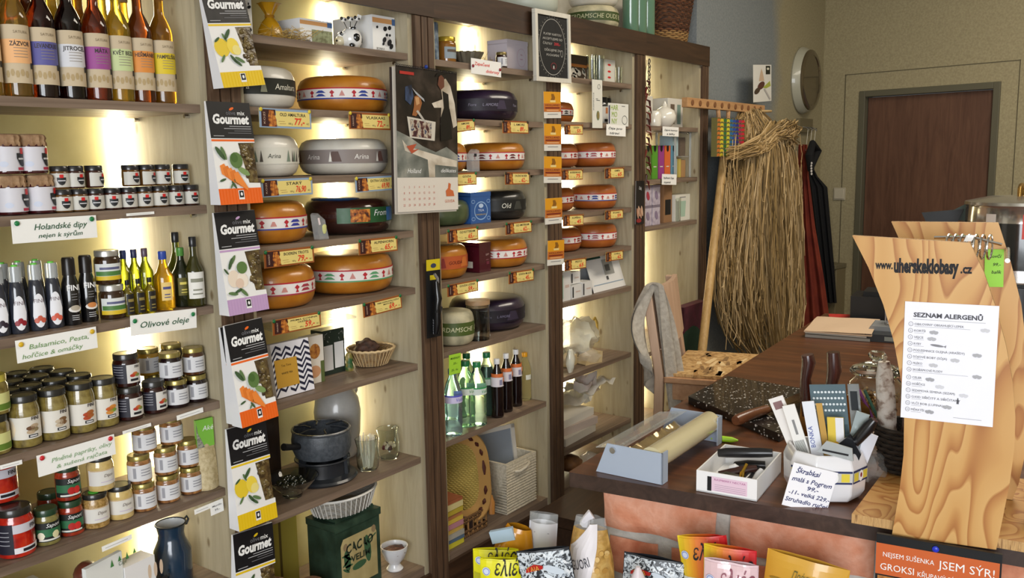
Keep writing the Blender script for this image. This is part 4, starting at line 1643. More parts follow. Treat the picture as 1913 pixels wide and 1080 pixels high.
TG = [((1054, 233), (1088.5, 233), (1055.5, 252), 'GOUDA', '55', 'price tag under the half hidden cheese, first of the fourth bay'), ((1049, 317), (1088.6, 316), (1051, 337), 'BOERENKAAS', '75', 'left price tag under the top cheese pair of the fourth bay'), ((1129.5, 314), (1165.6, 312.6), (1132.6, 334), 'KMÍN', '65', 'right price tag under the top cheese pair of the fourth bay'),
      ((1052, 402), (1090, 400), (1055.5, 423), 'KOPŘIVA', '45', 'left price tag under the middle cheese pair of the fourth bay'), ((1130, 394), (1164, 391), (1132.6, 411), 'BYLINKY', '59', 'right price tag under the middle cheese pair of the fourth bay'), ((1055, 486), (1095, 481), (1057, 506), 'PESTO', '65', 'left price tag under the lowest cheese pair of the fourth bay'), ((1131.7, 471.5), (1164, 467), (1134, 489), 'CHILLI', '62', 'right price tag under the lowest cheese pair of the fourth bay')]
for tl, tr, bl, a, p, l in TG:
    price_tag(tl, tr, bl, a, p, l, pin='8a5a26')

# --- snack boxes down the first post
snack_box((368, -24), (449, -22), (378, 168), 'lemon', 'olive snack box with lemons, topmost on the post')
snack_box((381, 189), (462, 193), (390, 383), 'carrot', 'olive snack box with carrots, second from the top')
snack_box((396, 398), (472, 392), (402, 590), 'garlic', 'olive snack box with garlic and a lilac band')
snack_box((416, 609), (486, 593), (424, 799), 'carrot', 'olive snack box with carrots, front one of the overlapping pair', -.040)
snack_box((408, 612), (478, 597), (413, 794), 'carrot', 'olive snack box with carrots tucked behind the front one', -.0155)
snack_box((420, 802), (493, 782), (432, 986), 'lemon', 'olive snack box with lemons, second lowest on the post')
snack_box((432, 999), (506, 975), (441, 1186), 'lemon', 'olive snack box cut by the bottom of the picture')

# --- top shelf of the second bay


def boxspan(name, label, cat, pa, pb, y, z, ptop, d, m, draw=None, group=None, top=None):
    xa, xb = XP(pa, y, z), XP(pb, y, z)
    h = ZP(ptop, xa, y)-z
    return carton(name, label, cat, 0, y, z, xb-xa, d, h, m, 0, group, draw, X=(xa+xb)/2, top=top)


def cowspots(b, w, h):
    def q(x, z, s):
        b.ell((x-.5)*w, z*h, s*w, s*w*.8, INK, .4, 2)
    b.rect(-.5*w, .5*w, .80*h, .93*h, C('d9a066', .6), 1)
    b.rect(.36*w, .5*w, .78*h, .95*h, C('4a6a9a', .6), 2)
    for x, z, s in ((.2, .68, .05), (.55, .66, .09), (.75, .70, .08), (.62, .5, .06), (.75, .5, .05)):
        q(x, z, s)
    b.ell(.12*w, .33*h, .2*w, .14*h, C('c9c6c4', .6), 0, 2)
    for x, z, s in ((.5, .36, .1), (.72, .3, .12), (.8, .2, .1), (.45, .25, .06)):
        b.ell((x-.5)*w, z*h, s*w, s*w*.7, INK, .8, 3)
    b.txt('BONKA', -.18*w, .08*h, .09*h, C('55504a', .6), 3)


boxspan('gift_box', 'tall white box with a cow print, left end of the top shelf', 'box', 452, 473, .06, 1.927, -6, .05, WHITE, lambda b, w, h: spark(b, w, h, 9, INK, 2, -.35, .35, .15, .95, .16))
boxspan('gift_box', 'white box with a landscape print, middle of the top shelf', 'box', 562, 622, .07, 1.927, 33, .12, WHITE,
        lambda b, w, h: (b.rect(-.5*w, .5*w, .78*h, .93*h, C('d9a066', .6), 1), b.rect(.34*w, .5*w, .76*h, .95*h, C('4a6a9a', .6), 2), b.rect(-.15*w, .5*w, .05*h, .62*h, mottled('meadow_print', [(.35, '6a6a48'), (.6, '9aa07a')], 80, .6, 0), 1), b.rect(-.45*w, -.2*w, .1*h, .2*h, GREYTXT, 1)))
boxspan('gift_box', 'white box with a cow cartoon and orange stripe, right end of the top shelf', 'box', 711, 752, .05, 1.927, 29, .17, WHITE, cowspots)
x, y, z = XP(506, .09, 1.927), .09, 1.927
t = thing('gift_pouch', 'gathered yellow cellophane gift pouch on straw', 'pouch', (x, y, z+.0005), 0)
YEL = C('d9a21e', .25, trans=.25, coat=.6)
b = MB()
b.lathe([(.026, 0), (.034, .008), (.032, .03), (.022, .05), (.011, .062), (.0095, .068), (.014, .078), (.026, .098), (.031, .100)], YEL, 22, fn=lambda a, zz: 1+(.12*math.sin(a*6) if zz > .06 else .04*math.sin(a*5)))
part('pouch_body', b, t)
b = MB()
b.lathe([(.012, .063), (.0135, .066), (.012, .07)], C('a8761a', .4), 14)
part('tie', b, t)
STRAWM = mottled('shredded_straw', [(.35, 'a8843c'), (.65, 'd6b768')], 90, .7, .05)
b = MB()
for i in range(60):
    a, rr = R.random()*2*PI, R.uniform(.01, .08)
    p0 = Vector((rr*math.cos(a), rr*math.sin(a)*.5-.01, .003+.012*R.random()))
    pts = [p0+Vector((R.uniform(-.02, .02), R.uniform(-.012, .012), R.uniform(0, .012)))*k for k in range(4)]
    b.tube([(p.x, p.y, max(.002, p.z)) for p in pts], .0007, STRAWM, 3)
solo('straw_wisps', b, 'wisps of straw around the yellow pouch and white box', 'straw', (x+.03, .075, z+.0005), kind='stuff')
# cow figurine
x = XP(654, .075, 1.927)
t = thing('cow_figurine', 'round white and black cow figurine with little cows on its back', 'figurine', (x, .08, 1.9275), -.6)
b = MB()
PORC = C('efeeea', .15, coat=.8)
b.blob((.008, 0, .033), (.032, .030, .033), PORC, 24)
b.blob((-.024, -.004, .026), (.016, .016, .015), C('e2d8b8', .2, coat=.8), 16)
b.blob((-.020, 0, .042), (.013, .014, .012), PORC, 14)
for s in (-1, 1):
    b.blob((-.016, s*.018, .048), (.005, .009, .004), PORC, 8)
part('body', b, t)
b = MB()
BL = C('141414', .15, coat=.8)
b.blob((.018, -.0255, .035), (.011, .006, .012), BL, 12, .3, 2)
b.blob((.006, -.027, .013), (.008, .005, .006), BL, 10, .3, 5)
b.blob((-.020, -.012, .046), (.007, .005, .006), BL, 10, .3, 3)
b.blob((-.035, -.012, .026), (.004, .005, .004), BL, 8)
b.blob((.038, -.004, .030), (.004, .006, .008), BL, 10, .3, 9)
b.blob((.012, -.012, .062), (.010, .010, .005), BL, 10, .3, 4)
part('black_patches', b, t)
b = MB()
for i, (px_, pz) in enumerate(((-.012, .088), (.008, .090), (.028, .092))):
    b.blob((px_, 0, pz), (.0085, .007, .007), PORC, 10)
    b.blob((px_-.006, -.003, pz+.003), (.005, .005, .005), BL, 8)
    b.blob((px_+.004, -.005, pz-.001), (.004, .003, .003), BL, 8)
    b.tube([(px_*.4+.004, 0, .06), (px_, 0, pz-.005)], .0012, BL, 5)
b.boxr((.034, .002, .097), (.012, .002, .014), (0, .3, 0), PORC)
part('small_cows', b, t)

# plastic bag wedge beside the dark wheel
x = XP(602, .02, 1.386)
b = MB()
CLR = film('clear_wrap', 'e8ecec', .22)
b.prism([(-.012, 0), (.022, 0), (.010, .055), (-.016, .075), (-.022, .07)], -.012, .012, CLR)
b.blob((.006, -.0125, .03), (.008, .002, .014), C('cfcf8a', .6), 9, .3, 2)
b.boxr((-.012, -.0125, .052), (.006, .001, .02), (0, -.2, 0), C('e8d8d8', .5))
solo('wrapped_wedge', b, 'small clear wrapped wedge with a white herb label before the dark wheel', 'cheese', (x, .028, 1.3865), 0)
x = XP(876, .025, 1.563)
b = MB()
b.prism([(-.02, 0), (.02, 0), (.02, .07), (.004, .075), (-.02, .055)], -.012, .012, CLR)
b.rect(-.012, .002, .05, .06, INK, 30)
solo('wrapped_wedge', b, 'clear wrapped wedge with a dark sticker at the right of the calendar', 'cheese', (x+.01, .014, 1.5635), 0)

# --- books and basket on the sixth shelf of bay two (z .958)
Z6 = .958
xa, xb = XP(520, .03, Z6), XP(590, .03, Z6)
w_, h_ = xb-xa, .150


def chev(b, w, h):
    n = 9
    for i in range(-4, 14):
        z0 = i*h/n
        pts = []
        m = 8
        for k in range(m+1):
            pts.append((-.5*w+w*k/m, z0+(h/n*.9 if k % 2 else 0)+k*h/n*.35))
        for k in range(m):
            (xa_, za), (xb_, zb) = pts[k], pts[k+1]
            q = [(xa_, za), (xb_, zb), (xb_, zb+h/n*.48), (xa_, za+h/n*.48)]
            if min(p[1] for p in q) >= 0 and max(p[1] for p in q) <= h:
                b.poly(q, C('23233a', .6), 1)
    b.rect(-.46*w, .12*w, .18*h, .70*h, C('c99a3a', .45), 3)
    b.txt('Tea Time', -.17*w, .56*h, .06*h, C('6a4a1a', .6), 4)
    b.txt('WHITE TEA', -.17*w, .42*h, .05*h, C('3a2a14', .6), 4, bold=.01)


b = MB()
b.box(-w_/2, w_/2, 0, .03, 0, h_, C('eceaf0', .5))
chev(b, w_, h_)
solo('tea_box', b, 'black and white chevron box with a gold label', 'box', ((xa+xb)/2, .035, Z6+.002), 0, rx=-.12, smooth=False)
xa, xb = XP(577, .10, Z6), XP(613, .10, Z6)
boxspan('recipe_book', 'white box picturing cookies, behind the chevron box', 'book', 574, 607, .085, Z6, 632, .03, C('e4dccf', .5),
        lambda b, w, h: (b.rect(.3*w, .5*w, 0, .45*h, C('5d6a3a', .5), 1), b.ell(0, .68*h, .3*w, .16*h, mottled('cookie_print', [(.35, '8a4a1e'), (.6, 'c2853c')], 70, .6, 0), 0, 2), b.ell(-.05*w, .25*h, .34*w, .13*h, C('cf9a72', .6), 0, 2)))
boxspan('gift_box', 'dark green box with two white panels and speckled top', 'box', 605, 646, .13, Z6, 620, .05, C('27332b', .35),
        lambda b, w, h: (b.rect(-.45*w, -.05*w, .1*h, .66*h, C('d6d4d2', .4), 1), b.rect(.02*w, .44*w, .12*h, .70*h, C('e6e6e6', .4), 1), spark(b, w, h, 14, C('7a7f78', .5), 2, -.45, .45, .74, .97, .03)))
b = MB()
b.boxr((0, 0, 0), (.30, .10, .006), (0.12, 0, 0), film('acrylic_tray', 'cfe0d8', .3))
solo('acrylic_lid', b, 'clear acrylic lid lying on top of the boxes', 'lid', (XP(585, .14, 1.12)-.02, .14, 1.135), 0)
b = MB()
b.lathe([(.012, 0), (.014, .01), (.010, .028), (.013, .04), (.008, .055), (0, .06)], mottled('gnome_paint', [(.4, '2f5a34'), (.55, '8a7a3a'), (.7, 'd0c08a')], 40, .4, .1), 14)
solo('small_figurine', b, 'tiny green and yellow figurine next to the bread basket', 'figurine', (XP(653, .12, Z6), .12, Z6+.0005))
x = inbay(XP(706, .13, Z6), .083)
WICK = woven('pale_wicker', 'cdb084', '8a6a42', 60, 110)
t = thing('bread_basket', 'shallow pale wicker basket on the sixth shelf', 'basket', (x, .125, Z6+.0005))
b = MB()
b.lathe([(.048, 0), (.052, .003), (.066, .03), (.078, .052), (.076, .053), (.062, .03), (.050, .006), (0, .005)], WICK, 36, sy=.95)
for k in range(36):
    a = 2*PI*k/36
    b.tube([(.053*math.cos(a), .053*math.sin(a)*.95, .003), (.079*math.cos(a), .079*math.sin(a)*.95, .052)], .0016, C('c9ab7c', .7), 4)
part('woven_bowl', b, t)
b = MB()
b.tube([(.0775*math.cos(a), .0775*math.sin(a)*.95, .054+.0012*math.sin(a*24)) for a in [2*PI*k/96 for k in range(96)]], .004, C('d6bb8e', .7), 6, True)
part('rim', b, t)
b = MB()
b.blob((-.012, 0, .026), (.040, .034, .024), mottled('dried_meat_crust', [(.35, '2c1c15'), (.6, '4f3426'), (.75, '6a4a36')], 40, .7, .7), 22, .35, 3)
solo('dried_meat', b, 'dark lump of dried meat in the pale wicker basket', 'meat', (x-.012, .12, Z6+.036))

# --- fondue shelf (z .647)
Z7 = .647
x = XP(604, .13, Z7)
t = thing('fondue_set', 'black cast iron fondue pot on its burner stand', 'pot', (x, .13, Z7+.0005))
IRON = C('24272c', .35, coat=.3)
IRONG = mottled('grey_cast_iron', [(.4, '3f444a'), (.6, '4f545a')], 80, .45, .15)
b = MB()
b.lathe([(.100, 0), (.105, .006), (.100, .012), (.074, .016), (.072, .055), (.085, .062), (.083, .066), (.068, .06), (.066, .02), (0, .018)], IRON, 40)
for k in range(3):
    a = -PI/2+k*2*PI/3+.5
    b.boxr((.076*math.cos(a), .076*math.sin(a), .045), (.012, .02, .06), (0, 0, a), IRON)
part('burner_stand', b, t)
b = MB()
b.lathe([(.0, .066), (.060, .066), (.080, .074), (.088, .095), (.090, .125), (.086, .148), (.089, .152), (.085, .156), (.080, .15), (.082, .12), (.07, .08), (0, .076)], IRONG, 40)
part('pot', b, t)
b = MB()
b.tube([(-.085, 0, .12), (-.115, -.01, .128), (-.16, -.02, .142)], [.010, .009, .011], C('1c1a19', .4), 10)
part('handle', b, t)
b = MB()
b.tube([(.086*math.cos(a), .086*math.sin(a), .155) for a in [2*PI*k/40 for k in range(40)]], .0032, STEEL, 6, True)
for k in range(6):
    a = k*PI/3
    b.tube([(.084*math.cos(a), .084*math.sin(a), .156), (.05*math.cos(a), .05*math.sin(a), .160), (.03*math.cos(a+.3), .03*math.sin(a+.3), .157)], .003, IRON, 6)
part('fork_ring', b, t)
GLASS = glass('f4faf6', .02, 1.45)


def thin(b, prof, m, n=28, t=.0018, **k):
    """open vessel with a wall of thickness t"""
    inner = [(max(0, p[0]-t), p[1]+(t if i == 0 else 0)) for i, p in enumerate(prof)]
    b.lathe(list(prof)+list(reversed(inner))+[(0, inner[0][1])], m, n, **k)


x = XP(536, .11, Z7)
t = thing('glass_bowl', 'cut glass bowl of dark grapes in front of the fondue pot', 'bowl', (x, .085, Z7+.0005))
b = MB()
thin(b, [(.028, 0), (.03, .01), (.045, .022), (.066, .044), (.078, .058)], GLASS, 36, .003, fn=lambda a, zz: 1+.02*math.sin(a*18))
part('bowl', b, t)
GRAPE = C('1d2014', .1, coat=1)
gb = MB()
for k in range(26):
    a, rr = k*2.4, .043*math.sqrt((k % 13)/13)
    gb.blob((rr*math.cos(a), rr*math.sin(a), .030+(k//13)*.014+.18*rr*(1 if k < 13 else -1)), (.0085, .0085, .009), GRAPE, 9)
solo('grape_bunch', gb, 'bunch of dark glassy grapes in the cut glass bowl', 'grapes', (x, .085, Z7+.006))
boxspan('wooden_box', 'dark wooden box behind the grape bowl', 'box', 497, 527, .2, Z7, 782, .09, wood('dark_box_wood', [(.3, '2b211b'), (.7, '46362a')], 'z', 8, 8, .3, .1, coat=.4))
x = XP(634, .245, Z7)
STONE = mottled('grey_stoneware', [(.35, '9c9b98'), (.65, 'b5b3ae')], 10, .3, .05, coat=.5)
t = thing('stoneware_jug', 'big pale grey stoneware jug standing behind the fondue pot', 'jug', (x, .245, Z7+.0005))
b = MB()
b.lathe([(.055, 0), (.06, .01), (.072, .08), (.076, .15), (.070, .19), (.052, .225), (.044, .24), (.046, .262), (.042, .262), (.04, .24), (0, .238)], STONE, 36)
part('jug_body', b, t)
b = MB()
b.tube([(.044, 0, .25), (.07, 0, .258), (.088, 0, .235), (.084, 0, .2), (.07, 0, .18)], .008, STONE, 8)
part('handle', b, t)


def pitcher(px, y, z, label, fill):
    x = XP(px, y, z)
    t = thing('glass_pitcher', label, 'pitcher', (x, y, z+.0005), .3, None)
    b = MB()
    thin(b, [(.028, 0), (.034, .01), (.036, .04), (.033, .07), (.031, .085), (.034, .100)], GLASS, 28, .002, fn=lambda a, zz: 1+(.18*max(0, math.cos(a-PI*.75))**8 if zz > .08 else 0))
    part('vessel', b, t)
    b = MB()
    b.tube([(.033, 0, .088), (.05, 0, .092), (.056, 0, .07), (.048, 0, .04), (.035, 0, .032)], .0035, GLASS, 8)
    part('handle', b, t)
    return x


x = pitcher(688, .065, Z7, 'small glass pitcher filled with white straw strands', 1)
b = MB()
for k in range(46):
    a, rr = R.random()*6.28, .024*math.sqrt(R.random())
    q = R.uniform(-.5, .5)
    b.tube([(rr*math.cos(a)*.6, rr*math.sin(a)*.6, .003), (rr*math.cos(a+q), rr*math.sin(a+q), .05), (rr*1.1*math.cos(a+q), rr*1.1*math.sin(a+q), .085+.025*R.random())], .0014, C('e0d8c4', .7), 4)
solo('straw_strands', b, 'white paper strands standing in the glass pitcher', 'straw', (x, .065, Z7+.003), kind='stuff')
x = pitcher(727, .085, Z7, 'second glass pitcher with dried flowers at the shelf end', 0)
b = MB()
for k in range(12):
    a, rr = k*2.4, .018*math.sqrt(k/12)
    b.blob((rr*math.cos(a), rr*math.sin(a), .028+.02*R.random()), (.008, .008, .007), C(['d8cdb4', '7a3a3a', 'cfc0a0', '4a2a22'][k % 4], .8), 8, .4, k)
solo('dried_flowers', b, 'pale and dark red dried flowers in the second pitcher', 'flowers', (x, .085, Z7+.003))

# --- bottom of bay two (z .27)
Z8 = BOTZ
xa, xb = XP(630, .035, Z8+.1), XP(711, .035, Z8+.1)
TW = xb-xa
TH = ZP(958, (xa+xb)/2, .035)-Z8
t = thing('cacao_tin', 'old green tin with a cream panel reading Cacao Velim', 'tin', ((xa+xb)/2, .035, Z8+.0005))
TIN = mottled('worn_green_tin', [(.35, '1f2f22'), (.6, '33493a'), (.75, '44553f')], 14, .45, .2, metal=.1)
CREAMP = mottled('aged_cream_print', [(.35, '9a8a5a'), (.65, 'b9a877')], 12, .5, .05)
b = MB()
b.box(-TW/2, TW/2, 0, .125, 0, TH-.03, TIN)
b.poly([(-.40*TW, .04), (.42*TW, .04), (.42*TW, TH-.085), (.36*TW, TH-.065), (-.34*TW, TH-.065), (-.40*TW, TH-.085)], CREAMP, 1)
b.txt('CACAO', .02*TW, TH-.115, .040, C('232f22', .6), 3, w=.62*TW, bold=.03, wob=.05)
b.txt('VELIM', .03*TW, TH-.148, .028, C('232f22', .6), 3, w=.44*TW, bold=.02)
GI = C('3a5a3c', .6)
for (ex, ez, rx_, rz_) in ((-.08, .13, .013, .035), (.06, .14, .014, .045), (.0, .10, .03, .012)):
    b.ell(ex*TW/.15*.5, ez, rx_, rz_, GI, .1, 2)
for (ex, ez) in ((-.06, .175), (.07, .195)):
    b.ell(ex*TW/.2, ez, .009, .012, C('8f7a5a', .6), 0, 3)
b.poly([(.12*TW, .15), (.40*TW, .175), (.40*TW, .18), (.12*TW, .158)], GI, 3)
for k in range(5):
    b.ell(-.3*TW+.012*(k % 2), .10+.012*k, .016, .004, GI, .6*(k % 3)-.6, 2)
part('tin_body', b, t, bev=.006)
b = MB()
b.box(-TW/2-.004, TW/2+.004, -.004, .129, TH-.035, TH-.012, TIN)
b.box(-TW/2+.012, TW/2-.012, .012, .113, TH-.012, TH, TIN)
part('lid', b, t, bev=.004)
zt = Z8+TH
WWH = woven('white_wicker', 'dcd8cf', '8f897c', 60, 120)
t = thing('white_basket', 'low white wicker basket standing on the green tin', 'basket', ((xa+xb)/2, .10, zt+.001))
b = MB()
b.lathe([(.095, 0), (.10, .004), (.118, .05), (.122, .058), (.117, .058), (.112, .05), (.094, .008), (0, .008)], WWH, 40, sy=.72)
for k in range(40):
    a = 2*PI*k/40
    b.tube([(.101*math.cos(a), .101*.72*math.sin(a), .002), (.122*math.cos(a), .122*.72*math.sin(a), .058)], .0018, C('d6d2c8', .7), 4)
b.tube([(.121*math.cos(a), .121*.72*math.sin(a), .059) for a in [2*PI*k/60 for k in range(60)]], .004, C('e2dfd6', .7), 6, True)
part('woven_bowl', b, t)
x = XP(742, .06, Z8)
t = thing('white_bowl', 'small white footed bowl with a dark brown filling', 'bowl', (x, .07, Z8+.0005))
b = MB()
b.lathe([(.026, 0), (.028, .004), (.018, .018), (.018, .022), (.033, .04), (.043, .068), (.045, .082), (.042, .082), (.038, .066), (0, .06)], C('e2e2e4', .2, coat=.6), 32, fn=lambda a, zz: 1+(.02*math.sin(a*10) if .02 < zz < .08 else 0))
part('bowl', b, t)
b = MB()
b.blob((0, 0, .064), (.038, .038, .012), mottled('dried_fruit', [(.35, '2c140f'), (.55, '5a2c22'), (.7, '8a6a4a')], 60, .6, .6), 18, .35, 2)
part('filling', b, t)
CLOTH = mottled('brown_cloth_cap', [(.35, '6a4a36'), (.65, '8f6a50')], 60, .85, .4)
for i, (px, y) in enumerate(((584, .05), (538, .07), (516, .14))):
    x = XP(px, y, Z8)
    r, h = .036, [.118, .105, .115][i]
    t = thing('cloth_capped_jar', ['jam jar with a brown cloth cap and white string, beside the green tin', 'jam jar with a brown cloth cap, cut by the picture bottom', 'jam jar with a cloth cap, behind the lowest snack box'][i], 'jar', (x, y, Z8+.0005), 0, 'cloth capped jam jars')
    b = MB()
    lath_jar(b, r, h, JAM)
    part('jar_body', b, t)
    b = MB()
    paper_cap(b, r, h, CLOTH)
    part('cloth_cap', b, t)
    b = MB()
    b.tube([(r*.95*math.cos(a), r*.95*math.sin(a), h*.83) for a in [2*PI*k/20 for k in range(20)]], .0022, C('d6cfc2', .8), 6, True)
    b.tube([(r*.95, 0, h*.83), (r*1.15, -.004, h*.79), (r*1.2, -.004, h*.72)], .002, C('d6cfc2', .8), 5)
    part('string', b, t)
    b = MB()
    b.arc(r, -1.3, 1.3, h*.08, h*.64, C('dfe2dc', .5), 14)
    shield(b, r, .018, h*.2, h*.3)
    part('paper_label', b, t)
boxspan('old_book', 'tall pale yellow book standing at the back of the bottom shelf', 'book', 505, 560, .26, Z8, 936, .04, C('b8a94a', .6), lambda b, w, h: (b.rect(-.12*w, -.04*w, 0, h, C('6a5a2a', .6), 1), b.txt('LA CUISINE', -.3*w, .5*h, .02, C('4a3f1c', .6), 2, rot=PI/2)))

# ================================================================== middle bay: the rest
def tin(name, label, pa, pb, y, z, ptop, d, m, lidm, draw=None, rnd=.004, cat='tin'):
    xa, xb = XP(pa, y, z), XP(pb, y, z)
    h = ZP(ptop, (xa+xb)/2, y)-z
    w = xb-xa
    x = inbay((xa+xb)/2, w/2+.002)
    t = thing(name, label, cat, (x, y, z+.0005))
    b = MB()
    b.box(-w/2, w/2, 0, d, 0, h*.86, m)
    if draw:
        draw(b, w, h)
    part('tin_body', b, t, bev=rnd)
    b = MB()
    b.box(-w/2-.001, w/2+.001, -.001, d+.001, h*.86, h, lidm)
    part('lid', b, t, bev=rnd)
    return t


def d_blue(b, w, h):
    G = C('8fb0d8', .4)
    b.ring(0, .40*h, .34*w, .30*h, .004, G, 2)
    b.ell(.0, .56*h, .12*w, .07*h, C('b9cde8', .4), 0, 3)
    b.txt('TEA', 0, .38*h, .10*h, C('cfdcf0', .4), 3, w=.3*w)
    b.txt('DARJEELING', 0, .26*h, .06*h, C('c9b25a', .4), 3, w=.5*w)
    for k in range(4):
        b.ring((-.38 if k % 2 else .38)*w, (.15 if k < 2 else .70)*h, .09*w, .06*h, .002, G, 2)


BLUET = C('2f5a9a', .3, coat=.5)
tin('tea_tin', 'blue ornate tea tin between the green and the black wheel', 880, 917, .03, 1.383, 359, .075, BLUET, BLUET, d_blue)
MAR = C('4a1420', .25, coat=.6)


def d_mar(b, w, h):
    b.txt('GIFT', .2*w, .55*h, .09*h, C('c9a8a0', .5), 2)
    b.rect(.08*w, .3*w, .40*h, .415*h, C('9a6a70', .5), 2)
    b.rect(.1*w, .34*w, .25*h, .35*h, C('6a2a38', .5), 2)


t = tin('tea_tin', 'maroon square tea tin between two orange wheels', 896, 917, .05, 1.205, 453, .13, MAR, MAR, d_mar)
b = MB()
b.box(-.052, -.0515, .03, .065, .02, .045, C('d8d6c8', .5))
# white lettering plate on its left side
W2t = XP(917, .05, 1.205)-XP(896, .05, 1.205)
b = MB()
b.box(-W2t/2-.0012, -W2t/2-.0004, .03, .075, .015, .038, C('d8d6c8', .5))
part('barcode_sticker', b, t)


def d_ptin(b, w, h):
    b.ring(.18*w, .45*h, .22*w, .30*h, .0015, C('c9a6b4', .4), 2)
    b.txt('TEA', .18*w, .52*h, .07*h, C('b06a86', .5), 2)
    b.txt('ROSE', .18*w, .38*h, .06*h, C('b06a86', .5), 2)


PINKW = C('d6ccd2', .3, coat=.4)
tin('tea_tin', 'pale pinkish white tea tin on the top shelf of the middle bay', 948, 986, .05, 1.92, 76, .09, PINKW, PINKW, d_ptin)
x = XP(937, .035, 1.92)
jar(937, .03, 1.92, .020, .055, C('2a1210', .1, coat=.8), C('8a7a4a', .3, .5), 'small dark jam jar standing before the pinkish tin', deco=lab_text, rz=-.2)
jar(835, .055, 1.92, .031, .083, C('8a5a1e', .12, coat=.8), C('c8a83a', .25, .6), 'honey jar with a gold lid on the top shelf', deco=lambda b, r, h: (b.arc(r, -.9, .9, h*.15, h*.6, C('8f9aa0', .5), 12), b.arc(r, -.6, .6, h*.4, h*.5, C('5a4a3a', .5), 10, 2)), rz=-.2)
x = XP(814, .03, 1.92)
b = MB()
b.lathe([(.024, 0), (.026, .004), (.026, .118), (.024, .122), (0, .122)], mottled('blue_grey_can', [(.35, '3a4a5e'), (.5, '6f8296'), (.7, 'a9b4ba')], 40, .4, .05), 24)
solo('storage_can', b, 'tall blue-grey patterned can half hidden by the second post', 'can', (x+.012, .06, 1.9205))
x = XP(870, .05, 1.92)
FL = C('8f8a78', .35, .7)
b = MB()
b.lathe([(.034, 0), (.036, .004), (.054, .044), (.051, .044), (.034, .006), (0, .006)], FL, 60, fn=lambda a, zz: 1+.09*math.sin(a*15)*(zz/.044))
solo('fluted_tin_mould', b, 'fluted metal baking mould next to the honey jar', 'mould', (x+.022, .06, 1.9205))
b = MB()
for i in range(50):
    p0 = Vector((R.uniform(-.07, .09), R.uniform(-.02, .03), .003+.03*R.random()*R.random()))
    pts = [p0+Vector((R.uniform(-.02, .02), R.uniform(-.012, .012), R.uniform(0, .016)))*k for k in range(4)]
    b.tube([(p.x, p.y, max(.002, p.z)) for p in pts], .0007, STRAWM, 3)
solo('straw_wisps', b, 'wisps of straw behind the red-lettered sign', 'straw', (XP(905, .12, 1.92), .13, 1.9205), kind='stuff')
signcard('handwritten_sign', 'small paper sign in red handwriting on the middle bay top shelf', 'sign', (880, 108), (936, 117), (881, 137), -.006,
         handlines([('Zapečené', .35, .58, .5, .3), ('dobroty', .7, .18, .45, .3)], REDINK), pins='8a1a2a', pinz=.5, pinx=(.05, .95))

# glass cylinder in front of the lower purple wheel
x = XP(900, .03, .97)
t = thing('glass_canister', 'tall clear glass cylinder with a wooden lid before the purple wheel', 'canister', (x, .045, .9705))
b = MB()
thin(b, [(.040, 0), (.042, .002), (.042, .125)], GLASS, 36, .0022)
part('glass_body', b, t)
b = MB()
b.lathe([(.036, .115), (.036, .126), (.0435, .126), (.0435, .140), (.042, .142), (0, .142)], wood('lid_wood', [(.3, '8a6a48'), (.7, 'b0906a')], 'x', 8, 8), 32)
part('lid', b, t)
b = MB()
b.boxr((.03, -.030, .012), (.012, .0005, .006), (0, 0, .6), WHITE)
part('sticker', b, t)

# --- drink bottles (z .664)
Z7 = .664
PET = C('e6f4ee', .04, trans=.95, ior=1.12)
PETG = C('cdeedd', .04, trans=.95, ior=1.12)
PETB = C('c2dcf6', .04, trans=.95, ior=1.12)


def pet(px, y, r, h, body, cap, label, lab, fill=None, rz=0, X=None, capm=None):
    x = inbay(XP(px, y, Z7) if X is None else X, r)
    t = thing('drink_bottle', label, 'bottle', (x, y, Z7+.0005), rz, 'plastic drink bottles')
    b = MB()
    b.lathe([(r*.6, .003), (r*.85, 0), (r*.98, h*.02), (r, h*.06), (r*.95, h*.16), (r*1.0, h*.2), (r*.96, h*.30), (r, h*.36), (r*.97, h*.55), (r, h*.60), (r*.96, h*.66), (r*.72, h*.78), (r*.42, h*.87), (r*.38, h*.93), (r*.38, h*.96)], body, 24, fn=lambda a, zz: 1+(.05*math.cos(a*5) if zz < h*.14 else 0))
    part('bottle_body', b, t)
    b = MB()
    b.lathe([(r*.45, h*.915), (r*.46, h*.92), (r*.46, h*.99), (r*.42, h), (0, h)], cap, 18)
    part('cap', b, t)
    if lab:
        b = MB()
        lab(b, r, h)
        part('label_wrap', b, t)
    if fill:
        b = MB()
        b.lathe([(r*.9, h*.02), (r*.93, h*.06), (r*.93, h*.6), (r*.6, h*.78), (0, h*.78)], fill, 20)
        part('drink', b, t)
    return t


def lab_water(c1, c2):
    def d(b, r, h):
        b.arc(r, -2.4, 2.4, h*.50, h*.62, C(c1, .45), 24, 2)
        b.arc(r, -2.4, 2.4, h*.595, h*.62, C(c2, .45), 24, 3)
        b.atxt(r, 'Voda', .1, h*.53, .016, C(c2, .45), 4, shear=.2)
    return d


def lab_cola(b, r, h):
    for i in range(10):
        a = -2.2+.44*i
    b.arc(r, -2.4, 2.4, h*.54, h*.70, C('e0d8dc', .45), 24, 2)
    b.arc(r*.9, -2.4, 2.4, h*.70, h*.76, C('d9743a', .45), 24, 2)
    b.arc(r, .3, 1.3, h*.60, h*.70, C('d9743a', .45), 8, 3)
    HB = C('3a1512', .5)
    b.arcpoly(r, [(.012+.006*math.cos(a), h*.60+.007*math.sin(a)-(.003 if a > PI else 0)) for a in [2*PI*k/10 for k in range(10)]], HB, 4)
    b.arc(r, -.35, .1, h*.57, h*.66, C('8a86a0', .5), 5, 4)


